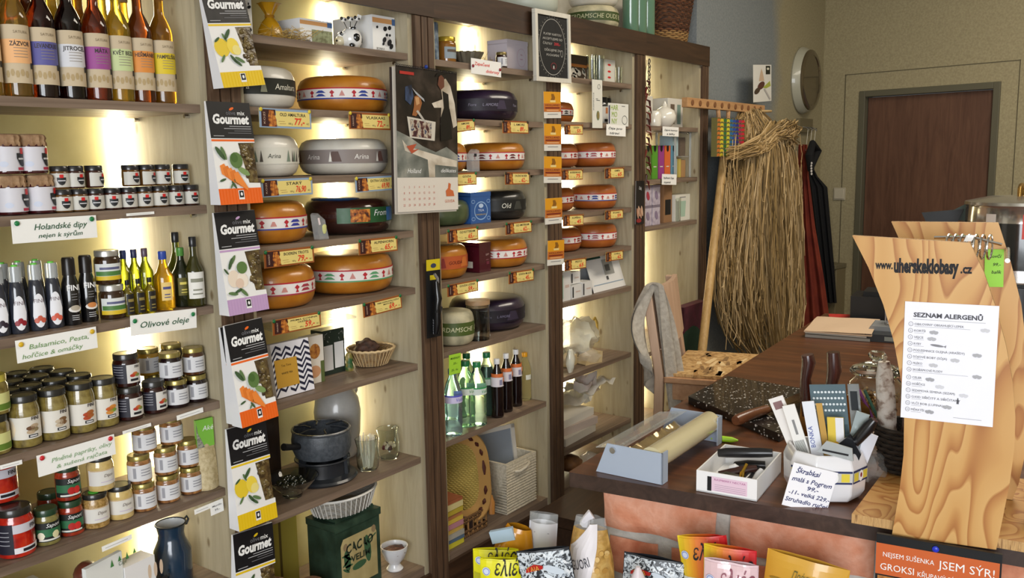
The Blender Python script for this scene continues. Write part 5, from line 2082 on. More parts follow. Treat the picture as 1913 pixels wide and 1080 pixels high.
COLA = C('120608', .05, coat=1)
GCAP = C('2a7a4a', .35)
pet(848, .035, .032, .232, PETB, C('2a4f9a', .35), 'blue water bottle, first in the drinks row by the post', lab_water('cfc6e4', '5a5ac0'), rz=-.2)
pet(872, .060, .033, .238, PETG, GCAP, 'green water bottle next to the blue one', lab_water('d6dccf', '3a8a4a'), rz=-.2)
pet(893, .036, .033, .230, PETG, GCAP, 'green water bottle in front, nearest to the dark drinks', lab_water('d6e0d6', '3a9a5a'), rz=-.1)
pet(911, .085, .031, .236, PETG, GCAP, 'green bottle with a red and green label behind the dark drinks', lab_water('d8e4da', '5a9a6a'), fill=C('14241c', .05))
for i, px in enumerate((856, 874)):
    pet(px, .15, .031, .232, PETG, GCAP, 'green-capped water bottle in the second row, %s of two' % ['left', 'right'][i], None)
for i, (px, y) in enumerate(((930, .034), (947, .05), (965, .066))):
    pet(px, y, .0235, [.218, .222, .220][i], COLA, C('e4e4e4', .4), 'dark cola-like bottle with a white cap, %s of three' % nth(i, 3), lab_cola, rz=-.2)
pet(983, .085, .024, .190, C('e6e0b8', .04, trans=.9, ior=1.15), C('e8a21a', .35), 'clear bottle with an orange cap at the end of the drinks row', lambda b, r, h: b.arc(r, -.8, .3, h*.45, h*.55, C('dfe0d2', .5), 8, 2))
signcard('sticky_note', 'bright green sticky note hanging over the drinks bottles', 'note', (839, 664), (861, 659), (850, 699), -.010,
         handlines([('MINERALKY', .5, .76, .8, .14), ('25,-', .5, .5, .35, .14), ('25,- ks', .45, .18, .55, .14)], C('3a5a1a', .7)), paper=C('a6d83a', .6))

# --- bottom compartment of the middle bay (z .27)
Z8 = BOTZ
xa, xb = XP(947, .03, Z8), XP(1000, .03, Z8)
BW, BH, BD = xb-xa, ZP(868, XP(947, .03, Z8+.2), .03)-Z8, .145
ROPE = mottled('cream_paper_rope', [(.35, 'c6bba2'), (.65, 'e0d6c0')], 120, .85, .3)
t = thing('rope_storage_box', 'cream rectangular paper rope box with a rope handle', 'basket', ((xa+xb)/2, .03, Z8+.0005), .0)
b = MB()


def ropebox(b, w, d, h, m, tz=.008):
    def ringpts(z, ins):
        return [(-w/2+ins, ins, z), (w/2-ins, ins, z), (w/2-ins, d-ins, z), (-w/2+ins, d-ins, z)]
    o = ringpts(0, 0)+ringpts(h, -.004)+ringpts(h, tz)+ringpts(.01, tz)
    f = []
    for k in range(3):
        for i in range(4):
            f.append((k*4+i, k*4+(i+1) % 4, k*4+4+(i+1) % 4, k*4+4+i))
    f.append((12, 13, 14, 15))
    f.append((3, 2, 1, 0))
    b.add(o, f, m)
    n = int(h/.0105)
    for i in range(n):
        z = (i+.5)*h/n
        b.tube([(-w/2-.001, -.001, z), (w/2+.001, -.001, z), (w/2+.001, d+.001, z), (-w/2-.001, d+.001, z)], .0046, m, 6, True)


ropebox(b, BW, BD, BH, ROPE)
part('rope_body', b, t)
b = MB()
b.tube([(-.045, -.005, BH*.80), (-.03, -.018, BH*.80), (0, -.022, BH*.83), (.03, -.018, BH*.86), (.045, -.005, BH*.86)], .0055, C('dcd2bc', .8), 8)
part('rope_handle', b, t)
x0 = (xa+xb)/2
# framed tray and round trays standing in the box
b = MB()
WF = C('d8d2c6', .5)
for (u0, u1, v0, v1) in ((-.10, .10, 0, .016), (-.10, .10, .264, .28), (-.10, -.084, 0, .28), (.084, .10, 0, .28)):
    b.box(u0, u1, -.009, .009, v0, v1, WF)
b.box(-.085, .085, -.002, .003, .014, .266, C('8f97a0', .35))
solo('framed_tray', b, 'white framed grey tray standing in the cream rope box', 'tray', (x0-.015, .125, Z8+.02), -.30, rx=-.14, bev=.004)
BWK = woven('brown_wicker', 'a07848', '553518', 60, 70)
for i, (dx, yy, s, rr) in enumerate(((-.075, .225, .14, -.3), (-.005, .262, .135, -.2))):
    b = MB()
    for k in range(7):
        q = s*(1-k/7.5)
        b.tube([(q*.85*math.cos(a), .002*k, q*math.sin(a)) for a in [2*PI*j/36 for j in range(36)]], s/12, [BWK, C('b08a58', .7), C('7a4f2c', .7)][k % 3], 6, True)
    solo('wicker_tray', b, ['round brown wicker tray behind, left of the framed tray', 'round reddish wicker tray behind, right of the framed tray'][i], 'tray', (x0+dx, yy, Z8+.165), rr, rx=-.12)
# big oval yellow weave tray with dark stitches leaning left
xo = XP(878, .16, Z8+.15)
t = thing('oval_wicker_tray', 'big oval tray of yellow weave with a dark stitched rim', 'tray', (2.375, .135, Z8+.185), -.66, rx=-.28)
b = MB()
YW = woven('yellow_weave', 'd2b964', '9a8238', 45, 45)


def ovalp(k, n, a=.135, c=.165):
    q = 2*PI*k/n
    cx, sx = math.cos(q), math.sin(q)
    e = .62
    return (a*abs(cx)**e*(1 if cx > 0 else -1), c*abs(sx)**e*(1 if sx > 0 else -1))


b.prism([(p[0]*.75, p[1]*.75) for p in [ovalp(k, 40) for k in range(40)]], .0, .008, YW)
part('woven_centre', b, t)
b = MB()
RIMW = C('b58a4c', .6)
n = 40
vs = []
for k in range(n):
    p = ovalp(k, n)
    for s, y in ((.74, 0), (1.0, -.035), (1.03, -.030), (.77, .006)):
        vs.append((p[0]*s, y, p[1]*s))
b.add(vs, [(4*k+j, (4*k+4) % (4*n)+j, (4*k+4) % (4*n)+(j+1) % 4, 4*k+(j+1) % 4) for k in range(n) for j in range(4)], RIMW)
for k in range(0, n, 2):
    p, q = ovalp(k, n), ovalp(k+1.2, n)
    b.tube([(p[0]*.88, -.022, p[1]*.88), ((p[0]+q[0])*.44, -.026, (p[1]+q[1])*.44), (q[0]*.88, -.022, q[1]*.88)], [.003, .0075, .003], C('4a1f14', .6), 6)
part('stitched_rim', b, t)
# small brown basket
t = thing('willow_basket', 'small brown willow basket with open windows, in front of the oval tray', 'basket', (XP(878, .03, Z8)+.03, .03, Z8+.0005), .0)
b = MB()
w, d, h = .13, .10, .075
for z in (.006, .022, .058, .07):
    b.tube([(-w/2, 0, z), (w/2, 0, z), (w/2, d, z), (-w/2, d, z)], .006, BWK, 6, True)
for k in range(6):
    for y in (0, d):
        b.tube([(-w/2+k*w/5, y, .003), (-w/2+k*w/5, y, .072)], .004, C('9a7040', .7), 6)
b.box(-w/2, w/2, 0, d, 0, .006, BWK)
b.box(-w/2+.035, -w/2+.055, -.003, .001, .02, .062, C('2a1810', .8))
part('woven_body', b, t)
b = MB()
b.tube([(.075, -.02, .05), (.08, -.015, .09), (.083, -.005, .115)], [.011, .013, .010], C('b57a3a', .45), 8)
part('wooden_handle', b, t)
# stack of booklets and magazines by the post
MC = ['c9bf3a', '5a6e82', 'a8a498', 'c2a050', 'b8808a', 'cdb04a', 'a9714a', 'b8a23a', 'd0c088', '9a5a3a']
zz = Z8+.001
for k in range(10):
    th = R.uniform(.010, .020)
    b = MB()
    b.box(-.045, .045, 0, .13, 0, th*.12, C(MC[k], .5))
    b.box(-.044, .044, .001, .129, th*.12, th*.88, C('d8d2bf', .8))
    b.box(-.045, .045, 0, .13, th*.88, th, C(MC[k], .5))
    b.box(-.045, .045, -.0015, .001, 0, th, C(MC[k], .5))
    b.box(-.045, -.0435, 0, .13, 0, th, C(MC[k], .5))
    solo('booklet', b, 'booklet in the stack beside the second post, %s from the bottom' % (ORD+['x'])[k].replace('leftmost', 'first') if k < 9 else 'yellow-topped booklet on top of the stack beside the second post', 'book', (2.243+R.uniform(-.0, .004), .010+R.uniform(0, .012), zz), R.uniform(-.04, .04), 'booklets stacked by the second post', smooth=False)
    zz += th+.0006

# ================================================================== fourth bay: the rest
boxspan('recipe_booklet', 'dark booklet picturing mushrooms on the fourth bay top shelf', 'book', 1066, 1098, .10, 1.915, 101, .02, C('4a3a2c', .5), lambda b, w, h: (b.rect(-.5*w, .5*w, .55*h, .66*h, C('c27a3a', .5), 1), spark(b, w, h, 10, C('d6cfc0', .6), 1, -.4, .4, .05, .5, .12)))


def tumbler(px, y, z, r, h, label, grp='clear glass tumblers', nm='glass_tumbler', sx=1):
    x = XP(px, y, z)
    b = MB()
    thin(b, [(r*.86, 0), (r*.9, .004), (r, h)], GLASS, 28, .0018)
    return solo(nm, b, label, 'glass', (x, y, z+.0005), 0, grp)


for i, (px, y, r, h) in enumerate(((1106, .05, .022, .105), (1120, .06, .022, .11), (1113, .13, .022, .11))):
    tumbler(px, y, 1.915, r, h, 'tall clear glass tumbler on the fourth bay top shelf, %s' % ['left front', 'right front', 'at the back'][i])
for i, (px, y) in enumerate(((1156, .04), (1166, .075))):
    tumbler(px, y, 1.915, .016, [.07, .075][i], 'small clear glass at the right end of the fourth bay top shelf, %s one' % ['front', 'rear'][i], 'small clear glasses')
boxspan('glass_box', 'grey-white carton with three red hearts between the glasses', 'box', 1127, 1149, .05, 1.915, 110, .06, C('cfccc0', .5), lambda b, w, h: [b.ell(.0, k*h, .14*w, .045*h, RED, 0, 1) for k in (.25, .5, .78)])


def d_long(b, w, h):
    b.txt('INSPIRACE', .16*w, .55*h, .045*h, INK, 2, w=.36*h, rot=PI/2)
    b.ring(.66*w, .86*h, .13*w, .05*h, .0015, INK, 2)
    b.ell(.55*w, .26*h, .15*w, .10*h, C('6f7f5a', .6), 0, 2)
    b.rect(.45*w, .66*w, .20*h, .33*h, C('8a7a4a', .6), 3)
    b.rect(.35*w, .55*w, .60*h, .61*h, INK, 2)
    b.rect(.40*w, .75*w, .57*h, .58*h, INK, 2)


signcard('hanging_leaflet', 'long white leaflet hanging down from the fourth bay top shelf', 'leaflet', (1106, 148), (1125, 150), (1107, 239), -.010, d_long, paper=C('dddcd2', .6))


def d_harm(b, w, h):
    for s, yy in (('HAR', .70), ('MO', .40), ('NY', .10)):
        b.txt(s, .30*w, yy*h, .34*h, C('9ab83a', .6), 2, w=(.36 if len(s) == 3 else .26)*w)
    b.ring(.80*w, .28*h, .13*w, .20*h, .0018, INK, 2)
    b.rect(.66*w, .82*w, .88*h, .90*h, INK, 2)
    b.rect(.02*w, .08*w, .1*h, .9*h, C('3a3a5a', .6), 2)


signcard('tea_card', 'white card with green letters reading Harmony', 'card', (1136, 192), (1174, 195), (1137, 235), -.004, d_harm, paper=C('e2e2da', .6))
signcard('handwritten_sign', 'small paper sign with a dark heart below the Harmony card', 'sign', (1133, 232), (1169, 235), (1133, 253), -.008, handlines([('čaje pro', .45, .58, .7, .3), ('zdraví', .4, .15, .5, .3)], INK), pins=None)
for i, px in enumerate((1122, 1142)):
    jar(px, .10+.02*i, 1.744, .032, .115, C('3a3c3a', .15, coat=.7), C('1a1a1a', .3), ['dark tea jar with a black lid behind the hanging leaflet', 'dark tea jar with a white and orange label next to the leaflet'][i], deco=lambda b, r, h: (b.arc(r, -1.2, 1.2, h*.05, h*.66, C('d8d6cf', .5), 12), b.arc(r, .0, .8, h*.4, h*.62, C('c27a4a', .5), 8, 2), b.arc(r, -.2, .8, h*.1, h*.2, INK, 8, 2)), rz=-.3, lidh=.2)
# medicine-like white cartons and the desk calendar
Z = 1.035
for i, (pa, pb, y, z0, pt, d) in enumerate(((1049, 1066, .02, Z, 520, .10), (1068, 1087, .02, Z, 535, .06), (1088, 1106, .02, Z, 528, .05), (1066, 1084, .035, Z+.058, 512, .06))):
    xa_, xb_ = XP(pa, y, z0), XP(pb, y, z0)
    h = [.118, .055, .060, .048][i]
    b = MB()
    b.box(-(xb_-xa_)/2, (xb_-xa_)/2, 0, d, 0, h, C('d9d8d4', .5))
    b.rect(-.42*(xb_-xa_), -.3*(xb_-xa_), .1*h, .9*h, INK if i else C('9ac0b0', .5), 1)
    b.rect(-.1*(xb_-xa_), .35*(xb_-xa_), .45*h, .55*h, C('c9b3a8', .5), 1)
    solo('small_carton', b, ['pale green striped carton by the post, left end of its shelf', 'small white carton at the bottom of the carton pile', 'small white carton, right end of the carton pile', 'small white carton on top of the carton pile'][i], 'box', (inbay((xa_+xb_)/2, (xb_-xa_)/2), y, z0+.0005+(.0 if i < 3 else 0)), 0, 'white cartons next to the desk calendar', smooth=False)
xa_, xb_ = XP(1112, .03, Z), XP(1172, .03, Z)
w = xb_-xa_
t = thing('desk_calendar', 'white tent shaped desk calendar with a green top edge', 'calendar', ((xa_+xb_)/2-.01, .03, Z+.0005), 0)
b = MB()
h = .150
b.grid(lambda u, v: ((u-.5)*w, v*.05, v*h), 1, 4, C('e0dfdc', .5))
b.grid(lambda u, v: ((u-.5)*w, v*.05+.0015, v*h), 1, 4, C('d8d8d8', .5), True)
b.grid(lambda u, v: ((u-.5)*w, .10-v*.05, v*h), 1, 4, C('b8bcc0', .5), True)
k0 = len(b.v)
b.rect(-.05*w, .25*w, .42*h, .85*h, C('9a9a94', .5), 2)
b.rect(.0*w, .14*w, .52*h, .7*h, C('4a4a48', .5), 3)
b.rect(-.45*w, .45*w, .18*h, .20*h, C('8aa0b4', .5), 2)
b.rect(-.03*w, .03*w, .28*h, .38*h, C('4a4a4a', .5), 2)
b.rect(-.5*w, -.05*w, .9*h, 1.0*h, C('1f4a3c', .5), 2)
b.v = b.v[:k0]+[(v[0], v[1]+v[2]/h*.05-.001, v[2]) for v in b.v[k0:]]
part('calendar_sheets', b, t, smooth=False)
# plastic bag with rope handle, and wrapped bread pieces
Z = .733
WBAG = C('e9e6d2', .3, trans=.35)
x = XP(1085, .2, Z)
t = thing('plastic_bag', 'translucent white bag with a yellow rope handle under the bright light', 'bag', (inbay(x, .15), .20, Z+.0005))
b = MB()
b.blob((0, 0, .075), (.12, .08, .085), film('white_polybag', 'efeedd', .75, .3), 26, .35, 6, fr=3)
part('bag_body', b, t)
b = MB()
b.tube([(.05, -.04, .12), (.10, -.04, .15), (.135, -.03, .12), (.138, -.03, .07), (.11, -.05, .04)], .006, C('c2a24a', .6), 8)
part('rope_handle', b, t)
BREAD = mottled('cheese_piece', [(.35, 'b39a6c'), (.65, 'cbb68a')], 18, .4, .1)
for i, (px, y, s, a) in enumerate(((1060, .10, .9, .2), (1100, .05, 1.0, -.25), (1140, .15, .9, .3))):
    x = inbay(XP(px, y, Z), .06)
    t = thing('wrapped_piece', ['film wrapped pale cheese piece at the left under the bag', 'film wrapped pale wedge lying at the shelf front', 'film wrapped piece at the right with a shiny wrap corner'][i], 'cheese', (x, y, Z+.001), a, 'wrapped cheese pieces under the plastic bag')
    b = MB()
    b.prism([(-.05*s, .0), (.05*s, 0), (.055*s, .05*s), (-.03*s, .035*s)], -.03*s, .03*s, BREAD)
    part('cheese_piece', b, t, bev=.006)
    b = MB()
    b.blob((.0, 0, .028*s), (.062*s, .040*s, .032*s), film('cling_film', 'eef0ee', .18, .08), 16, .3, i*3.)
    part('cling_wrap', b, t)
x = XP(1055, .02, Z)
b = MB()
b.blob((0, 0, .045), (.022, .016, .05), film('white_polybag', '', 1), 14, .3, 8)
solo('plastic_pouch', b, 'small white plastic pouch at the shelf front by the third post', 'bag', (3.012, .025, Z+.003))
# papers on the lower shelf
Z = .426
for k in range(3):
    b = MB()
    b.box(-.13, .13, 0, .19, 0, .032, C(['d2ccbe', 'c9b9ae', 'dcd8cc'][k], .7))
    solo('paper_ream', b, ['lowest thick pad of paper under the loose sheets by the third post', 'middle pinkish pad of paper under the loose sheets', 'top pad of paper under the loose sheets'][k], 'paper', (3.10+.01*k, .03+.012*k, Z+.001+.033*k), [.05, -.08, .03][k], 'paper pads on the low shelf behind the counter')
for i, (px, y, m, rzz, w, d) in enumerate(((1080, .13, 'e2dccb', .3, .24, .16), (1100, .10, 'dad6cc', -.25, .2, .15), (1095, .06, 'd9c9c0', .5, .13, .1))):
    b = MB()
    q = R.random()*9
    b.grid(lambda u, v: ((u-.5)*w, (v-.5)*d, .012+.02*noise.noise(Vector((u*2.2+q, v*2.2, q)))+.05*noise.noise(Vector((u*4+q, v*3, q)))+.01*(i)), 10, 8, mottled('crumpled_paper_%s' % m, [(.4, m), (.7, 'c9c4b4')], 20, .7, .1))
    solo('paper_sheet', b, ['patterned white paper sheet lowest in the heap by the third post', 'white paper sheet in the middle of the heap by the third post', 'crumpled pinkish paper on top of the heap by the third post'][i], 'paper', (inbay(XP(px, y, Z)+.07, w*.5), y+.045, Z+.125+.03*i), rzz, 'papers heaped on the low shelf behind the counter')
b = MB()
b.blob((0, 0, .04), (.06, .05, .035), mottled('brown_loaf_crust', [(.35, '6a4526'), (.65, '97693e')], 20, .6, .3), 18, .2, 3)
solo('bread_loaf', b, 'brown loaf low behind the counter corner', 'bread', (3.09, .08, BOTZ+.003), .3)
b = MB()
b.blob((0, 0, .03), (.05, .04, .03), film('clear_wrap', '', 1), 14, .4, 3)
solo('plastic_pouch', b, 'clumped clear plastic pouch low behind the counter corner', 'bag', (3.2, .05, BOTZ+.003))

# ================================================================== rightmost bay
Z = 1.742
boxspan('mug_box', 'narrow white carton with a picture, by the chili garland', 'box', 1207, 1219, .06, Z, 179, .05, C('d2cfc4', .5), lambda b, w, h: b.ell(0, .4*h, .3*w, .14*h, C('7a8a6a', .6), 0, 1))
boxspan('teapot_box', 'white carton with two dark windows on the right bay top shelf', 'box', 1247, 1275, .06, Z, 183, .12, C('d9d6cc', .5), lambda b, w, h: (b.rect(-.32*w, -.05*w, .12*h, .8*h, C('6a5a4c', .6), 1), b.rect(.12*w, .36*w, .12*h, .8*h, C('7a948c', .6), 1)))
x = XP(1243, .03, Z)
t = thing('white_teapot', 'round white teapot before its carton', 'teapot', (x, .035, Z+.0005))
b = MB()
POR = C('e4dfd2', .15, coat=.7)
b.lathe([(.03, 0), (.035, .004), (.053, .03), (.055, .05), (.045, .075), (.02, .09), (.012, .095), (.013, .10), (.006, .112), (.005, .118), (0, .119)], POR, 32)
part('teapot_body', b, t)
b = MB()
b.tube([(-.045, 0, .04), (-.065, 0, .05), (-.075, 0, .07)], [.012, .009, .006], POR, 10)
b.tube([(-.07, 0, .02), (-.085, 0, .055), (-.078, 0, .02)], .006, POR, 8)
part('spout', b, t)
b = MB()
b.lathe([(.028, 0), (.032, .01), (.030, .06), (.022, .07), (0, .07)], POR, 24)
solo('white_cup', b, 'small white cup left of the round teapot', 'cup', (XP(1226, .03, Z)-.01, .035, Z+.0005))
signcard('handwritten_sign', 'small handwritten sign under the teapot shelf', 'sign', (1238, 236), (1268, 238), (1238, 254), -.006, handlines([('čajové konvice', .5, .55, .8, .28), ('a šálky', .5, .15, .5, .28)], INK), pins=None)
Z = 1.50
for i, (pa, c) in enumerate(((1204, '5f6a3a'), (1217, '5a9a2f'), (1230, '9a3f86'), (1243, 'd96a34'), (1256, '5f8fa6'))):
    xa_ = XP(pa, .05, Z)
    bx = MB()
    w, h, d = .058, .155, .075
    bx.box(-w/2, w/2, 0, d, 0, h, C(c, .5))
    bx.poly([(-.2*w, h), (.2*w, h), (.2*w, .86*h), (0, .80*h), (-.2*w, .86*h)], BLACK, 1)
    bx.rect(-.25*w, .25*w, .35*h, .38*h, C('d8d4c4', .5), 1)
    solo('tea_packet', bx, ['olive green tea packet, leftmost of the coloured row', 'bright green tea packet of the row', 'magenta tea packet of the row', 'orange tea packet of the row', 'blue-grey tea packet, rightmost of the coloured row'][i], 'box', (XP(1211, .05, Z)+.066*i, .05, Z+.0005), 0, 'coloured tea packets', smooth=False)
t = thing('display_case', 'clear acrylic display case with tea boxes on the right bay', 'case', (XP(1275, .04, Z), .04, Z+.0005))
b = MB()
for xx in (-.085, .085):
    for yy in (0, .10):
        b.box(xx-.004, xx+.004, yy-.004, yy+.004, 0, .22, C('d8dcd8', .1, trans=.4))
b.box(-.09, .09, -.004, .104, .10, .104, CLR)
b.box(-.09, .09, -.004, .104, .216, .22, CLR)
part('acrylic_frame', b, t)
for i, (xx, z0, c, w, h) in enumerate(((-.055, 0, 'b4b9b4', .05, .09), (.0, 0, 'c9b45a', .025, .09), (.04, 0, 'b58a5a', .045, .085), (-.05, .105, 'a9bfc2', .06, .10), (.03, .105, '6a5a4c', .055, .09))):
    bx = MB()
    bx.box(-w/2, w/2, 0, .07, 0, h, C(c, .5))
    solo('tea_packet', bx, ['silver packet low in the acrylic case', 'thin yellow packet low in the acrylic case', 'tan packet low in the acrylic case', 'pale blue packet on the upper level of the acrylic case', 'brown packet on the upper level of the acrylic case'][i], 'box', (XP(1275, .04, Z)+xx, .055, Z+.001+z0), 0, 'packets in the acrylic case', smooth=False)
signcard('handwritten_sign', 'small handwritten sign with a dark leaf, under the tea packets', 'sign', (1237, 325), (1264, 326), (1237, 345), -.006, handlines([('bylinné čaje', .45, .55, .7, .28), ('sypané', .35, .15, .45, .28)], INK), pins=None)
Z = 1.287
LIL = mottled('lilac_tin_print', [(.35, 'a396a8'), (.6, 'c9c0cc'), (.75, '8f7a9a')], 30, .35, .05, coat=.3)
for i, (dx, lv) in enumerate(((0, 0), (.085, 0), (0, 1), (.085, 1))):
    b = MB()
    b.box(-.038, .038, 0, .09, 0, .088, LIL)
    b.box(-.039, .039, -.001, .091, .082, .092, C('8f8496', .3, .3))
    b.ell(.0, .045, .014, .022, C('a83a4a' if i == 2 else '8a7a92', .5), .5, 3)
    solo('lilac_tin', b, 'lilac patterned tin, %s of the stacked four' % ['lower left', 'lower right', 'upper left', 'upper right'][i], 'tin', (XP(1210, .03, Z)+dx, .03, Z+.0005+lv*.093), 0, 'stacked lilac tins', bev=.003)
boxspan('coffee_bag', 'brown paper coffee bag with a dark label next to the lilac tins', 'bag', 1240, 1255, .05, Z, 345, .06, C('8f6a48', .7), lambda b, w, h: b.rect(-.35*w, .35*w, .2*h, .6*h, BLACK, 1))
tumbler(1262, .05, Z, .026, .115, 'clear glass tumbler beside the white glass carton', 'glass by the white carton')
boxspan('glass_carton', 'white carton with a pale green glass printed on it', 'box', 1269, 1296, .04, Z, 364, .08, C('dedcd0', .5), lambda b, w, h: (b.poly([(-.12*w, .15*h), (.16*w, .15*h), (.22*w, .75*h), (-.18*w, .75*h)], C('a9c4b0', .5), 1), b.rect(-.2*w, .2*w, .88*h, .91*h, GREYTXT, 1)))

# chili garland and card on the fourth post
t = thing('chili_garland', 'garland of dried red chilies hanging on the fourth post', 'garland', (3.553, -.03, 1.48))
b = MB()
CORD = C('8f7a5a', .8)
b.tube([(.004*math.sin(k), .0, .02*k) for k in range(28)], .002, CORD, 5)
part('cord', b, t)
b = MB()
CH = [C('5a1a16', .3, coat=.5), C('3f1812', .35, coat=.4), C('6a2a1c', .35, coat=.4)]
for k in range(17):
    z = .02+.027*k
    a = R.uniform(-2.6, -.4)
    L = R.uniform(.03, .06)
    b.tube([(0, -.003, z), (.5*L*math.cos(a), -.012, z-.006), (L*math.cos(a), -.010-.006*R.random(), z-.03-.02*R.random())], [.003, .0058, .001], CH[k % 3], 7)
part('chilies', b, t)
b = MB()
DKC = C('1f1a18', .4, .5)
for k in range(9):
    b.tube([(.022+.008*math.cos(a), -.004+(.004 if k % 2 else 0)*math.sin(a), .40+.017*k+.010*math.sin(a)) for a in [2*PI*q/12 for q in range(12)]], .0022, DKC, 5, True)
part('chain', b, t)


def d_card(b, w, h):
    b.rect(0, w, 0, h, C('1d1a1a', .5), 1)
    b.txt('čaj', .5*w, .8*h, .10*h, WHITE, 2)
    for k in range(4):
        b.ell((.25+.17*k)*w, (.25+.05*(k % 2))*h, .10*w, .13*h, C('c9a58a' if k % 2 else 'b88a70', .6), .3, 2)
    b.ell(.4*w, .08*h, .3*w, .05*h, C('8a2a2a', .6), 0, 2)


signcard('dark_card', 'narrow dark card with pale rolls pictured, on the fourth post', 'card', (1188, 338), (1204, 338), (1189, 419), -.019, d_card)

# orange cards in a column on the third post
for i, (tl, tr, bl) in enumerate((((1015, 171), (1047, 172), (1016, 221)), ((1016, 231), (1048, 232), (1017, 282)), ((1016, 292), (1049, 293), (1017, 342)), ((1018, 371), (1050, 369), (1018, 420)), ((1023, 450), (1054, 448), (1021, 497)))):
    def d(b, w, h):
        b.rect(0, w, .56*h, h, C('dc9a1e', .5), 1)
        b.rect(0, w, .24*h, .56*h, C('c2702a', .5), 1)
        b.poly([(.40*w, .68*h), (.62*w, .68*h), (.66*w, .78*h), (.58*w, .92*h), (.44*w, .92*h), (.46*w, .78*h)], C('8a5a14', .6), 2)
        b.rect(.36*w, .68*w, .60*h, .68*h, C('e8cf8a', .6), 2)
        b.txt('HOLLAND', .5*w, .46*h, .10*h, C('5a1d10', .6), 2, w=.8*w)
        b.rect(.08*w, .92*w, .36*h, .42*h, C('7a2a14', .6), 2)
        b.rect(.15*w, .85*w, .28*h, .32*h, C('e0a878', .6), 2)
        b.rect(.2*w, .8*w, .14*h, .16*h, GREYTXT, 2)
    signcard('loyalty_card', 'orange and white card on the third post, %s from the top' % ORD[i].replace('leftmost', 'first'), 'card', tl, tr, bl, -.0165, d, group='orange cards down the third post', paper=C('dedbd2', .6))

# ================================================================== calendar, chalkboard, tool pack on the posts


def d_cal(b, w, h):
    DARK = mottled('calendar_photo_dark', [(.3, '0f0d0c'), (.5, '241c17'), (.62, '3a3029'), (.75, '54483c')], 14, .35, 0)
    GREY = mottled('calendar_photo_grey', [(.3, '4d524c'), (.5, '7d8078'), (.7, 'b5b2a4')], 11, .35, 0)
    LINEN = mottled('calendar_photo_linen', [(.35, 'a89a84'), (.6, 'd8cebd')], 16, .35, 0)
    PEOPLE = mottled('calendar_photo_group', [(.3, '1e2230'), (.45, '5a2f2c'), (.52, 'c9bda8'), (.6, '2f3f5e'), (.75, '8a5a44')], 42, .35, 0)
    P0 = .24
    b.rect(0, w, P0*h, h, DARK, 1)
    b.poly([(0, P0*h), (w, P0*h), (w, .40*h), (.8*w, .46*h), (.62*w, .42*h), (.4*w, .46*h), (.2*w, .52*h), (0, .56*h)], GREY, 2)
    # long lit table with the cloth, dark gap below it
    b.poly([(.08*w, .50*h), (.16*w, .455*h), (.58*w, .405*h), (.98*w, .36*h), (.98*w, .315*h), (.60*w, .33*h), (.60*w, P0*h), (.50*w, P0*h), (.48*w, .365*h), (.12*w, .425*h)], LINEN, 3)
    # print on the wall in the picture
    b.poly([(.16*w, .66*h), (.62*w, .635*h), (.60*w, .50*h), (.20*w, .515*h)], C('cfc8bb', .35), 4)
    b.poly([(.20*w, .645*h), (.55*w, .625*h), (.54*w, .515*h), (.23*w, .525*h)], PEOPLE, 5)
    b.poly([(.14*w, .455*h), (.30*w, .475*h), (.24*w, .43*h), (.34*w, .44*h), (.22*w, .405*h)], C('b5553a', .35), 6)
    # standing figure in a pale shirt and dark vest
    b.poly([(.70*w, .93*h), (.80*w, .95*h), (.88*w, .90*h), (.95*w, .78*h), (.99*w, .62*h), (.92*w, .60*h), (.86*w, .74*h), (.80*w, .60*h), (.70*w, .62*h), (.72*w, .74*h), (.60*w, .735*h), (.56*w, .765*h), (.74*w, .80*h)], LINEN, 4)
    b.poly([(.74*w, .86*h), (.84*w, .84*h), (.86*w, .70*h), (.90*w, .52*h), (.70*w, .50*h), (.70*w, .66*h), (.76*w, .74*h)], C('191715', .35), 5)
    b.poly([(.68*w, .955*h), (.66*w, .90*h), (.71*w, .865*h), (.77*w, .89*h), (.77*w, .95*h), (.72*w, .975*h)], C('6a4030', .35), 6)
    b.poly([(.62*w, .955*h), (.82*w, .985*h), (.80*w, .995*h), (.66*w, .985*h)], C('0f0d0c', .35), 7)
    # seated figure lit from the side, blue haze
    b.poly([(.28*w, .80*h), (.36*w, .82*h), (.40*w, .76*h), (.36*w, .70*h), (.30*w, .665*h), (.24*w, .67*h), (.27*w, .73*h)], C('9a6238', .35), 4)
    b.poly([(.29*w, .795*h), (.35*w, .80*h), (.36*w, .755*h), (.31*w, .74*h)], C('c99a6a', .35), 5)
    b.poly([(.14*w, .86*h), (.24*w, .88*h), (.27*w, .80*h), (.22*w, .74*h), (.14*w, .77*h)], mottled('calendar_photo_blue', [(.35, '1b2233'), (.65, '4a5f86')], 25, .35, 0), 3)
    b.poly([(.24*w, .86*h), (.29*w, .84*h), (.43*w, .79*h), (.44*w, .77*h), (.30*w, .82*h)], C('a9acb0', .35), 6)
    b.poly([(.30*w, .70*h), (.33*w, .71*h), (.46*w, .63*h), (.44*w, .62*h)], C('b9b4aa', .35), 6)
    b.rect(.06*w, .28*w, .945*h, .965*h, C('b02a20', .5), 4)
    b.txt('Holland', .25*w, .27*h, .045*h, WHITE, 7, shear=.3)
    b.txt('delikates', .82*w, .275*h, .040*h, WHITE, 7, shear=.3, w=.26*w)
    for r in range(4):
        for c in range(7):
            b.txt(str(r*7+c+1), (.10+.08*c)*w, (.165-.042*r)*h, .022*h, C('c2553f', .6), 2)
    b.poly([(.79*w, .10*h), (.93*w, .10*h), (.91*w, .14*h), (.86*w, .15*h), (.87*w, .19*h), (.83*w, .20*h), (.82*w, .16*h), (.78*w, .14*h)], C('c86a3a', .6), 2)
    b.txt('GOUDA', .85*w, .055*h, .03*h, C('c86a3a', .6), 2)


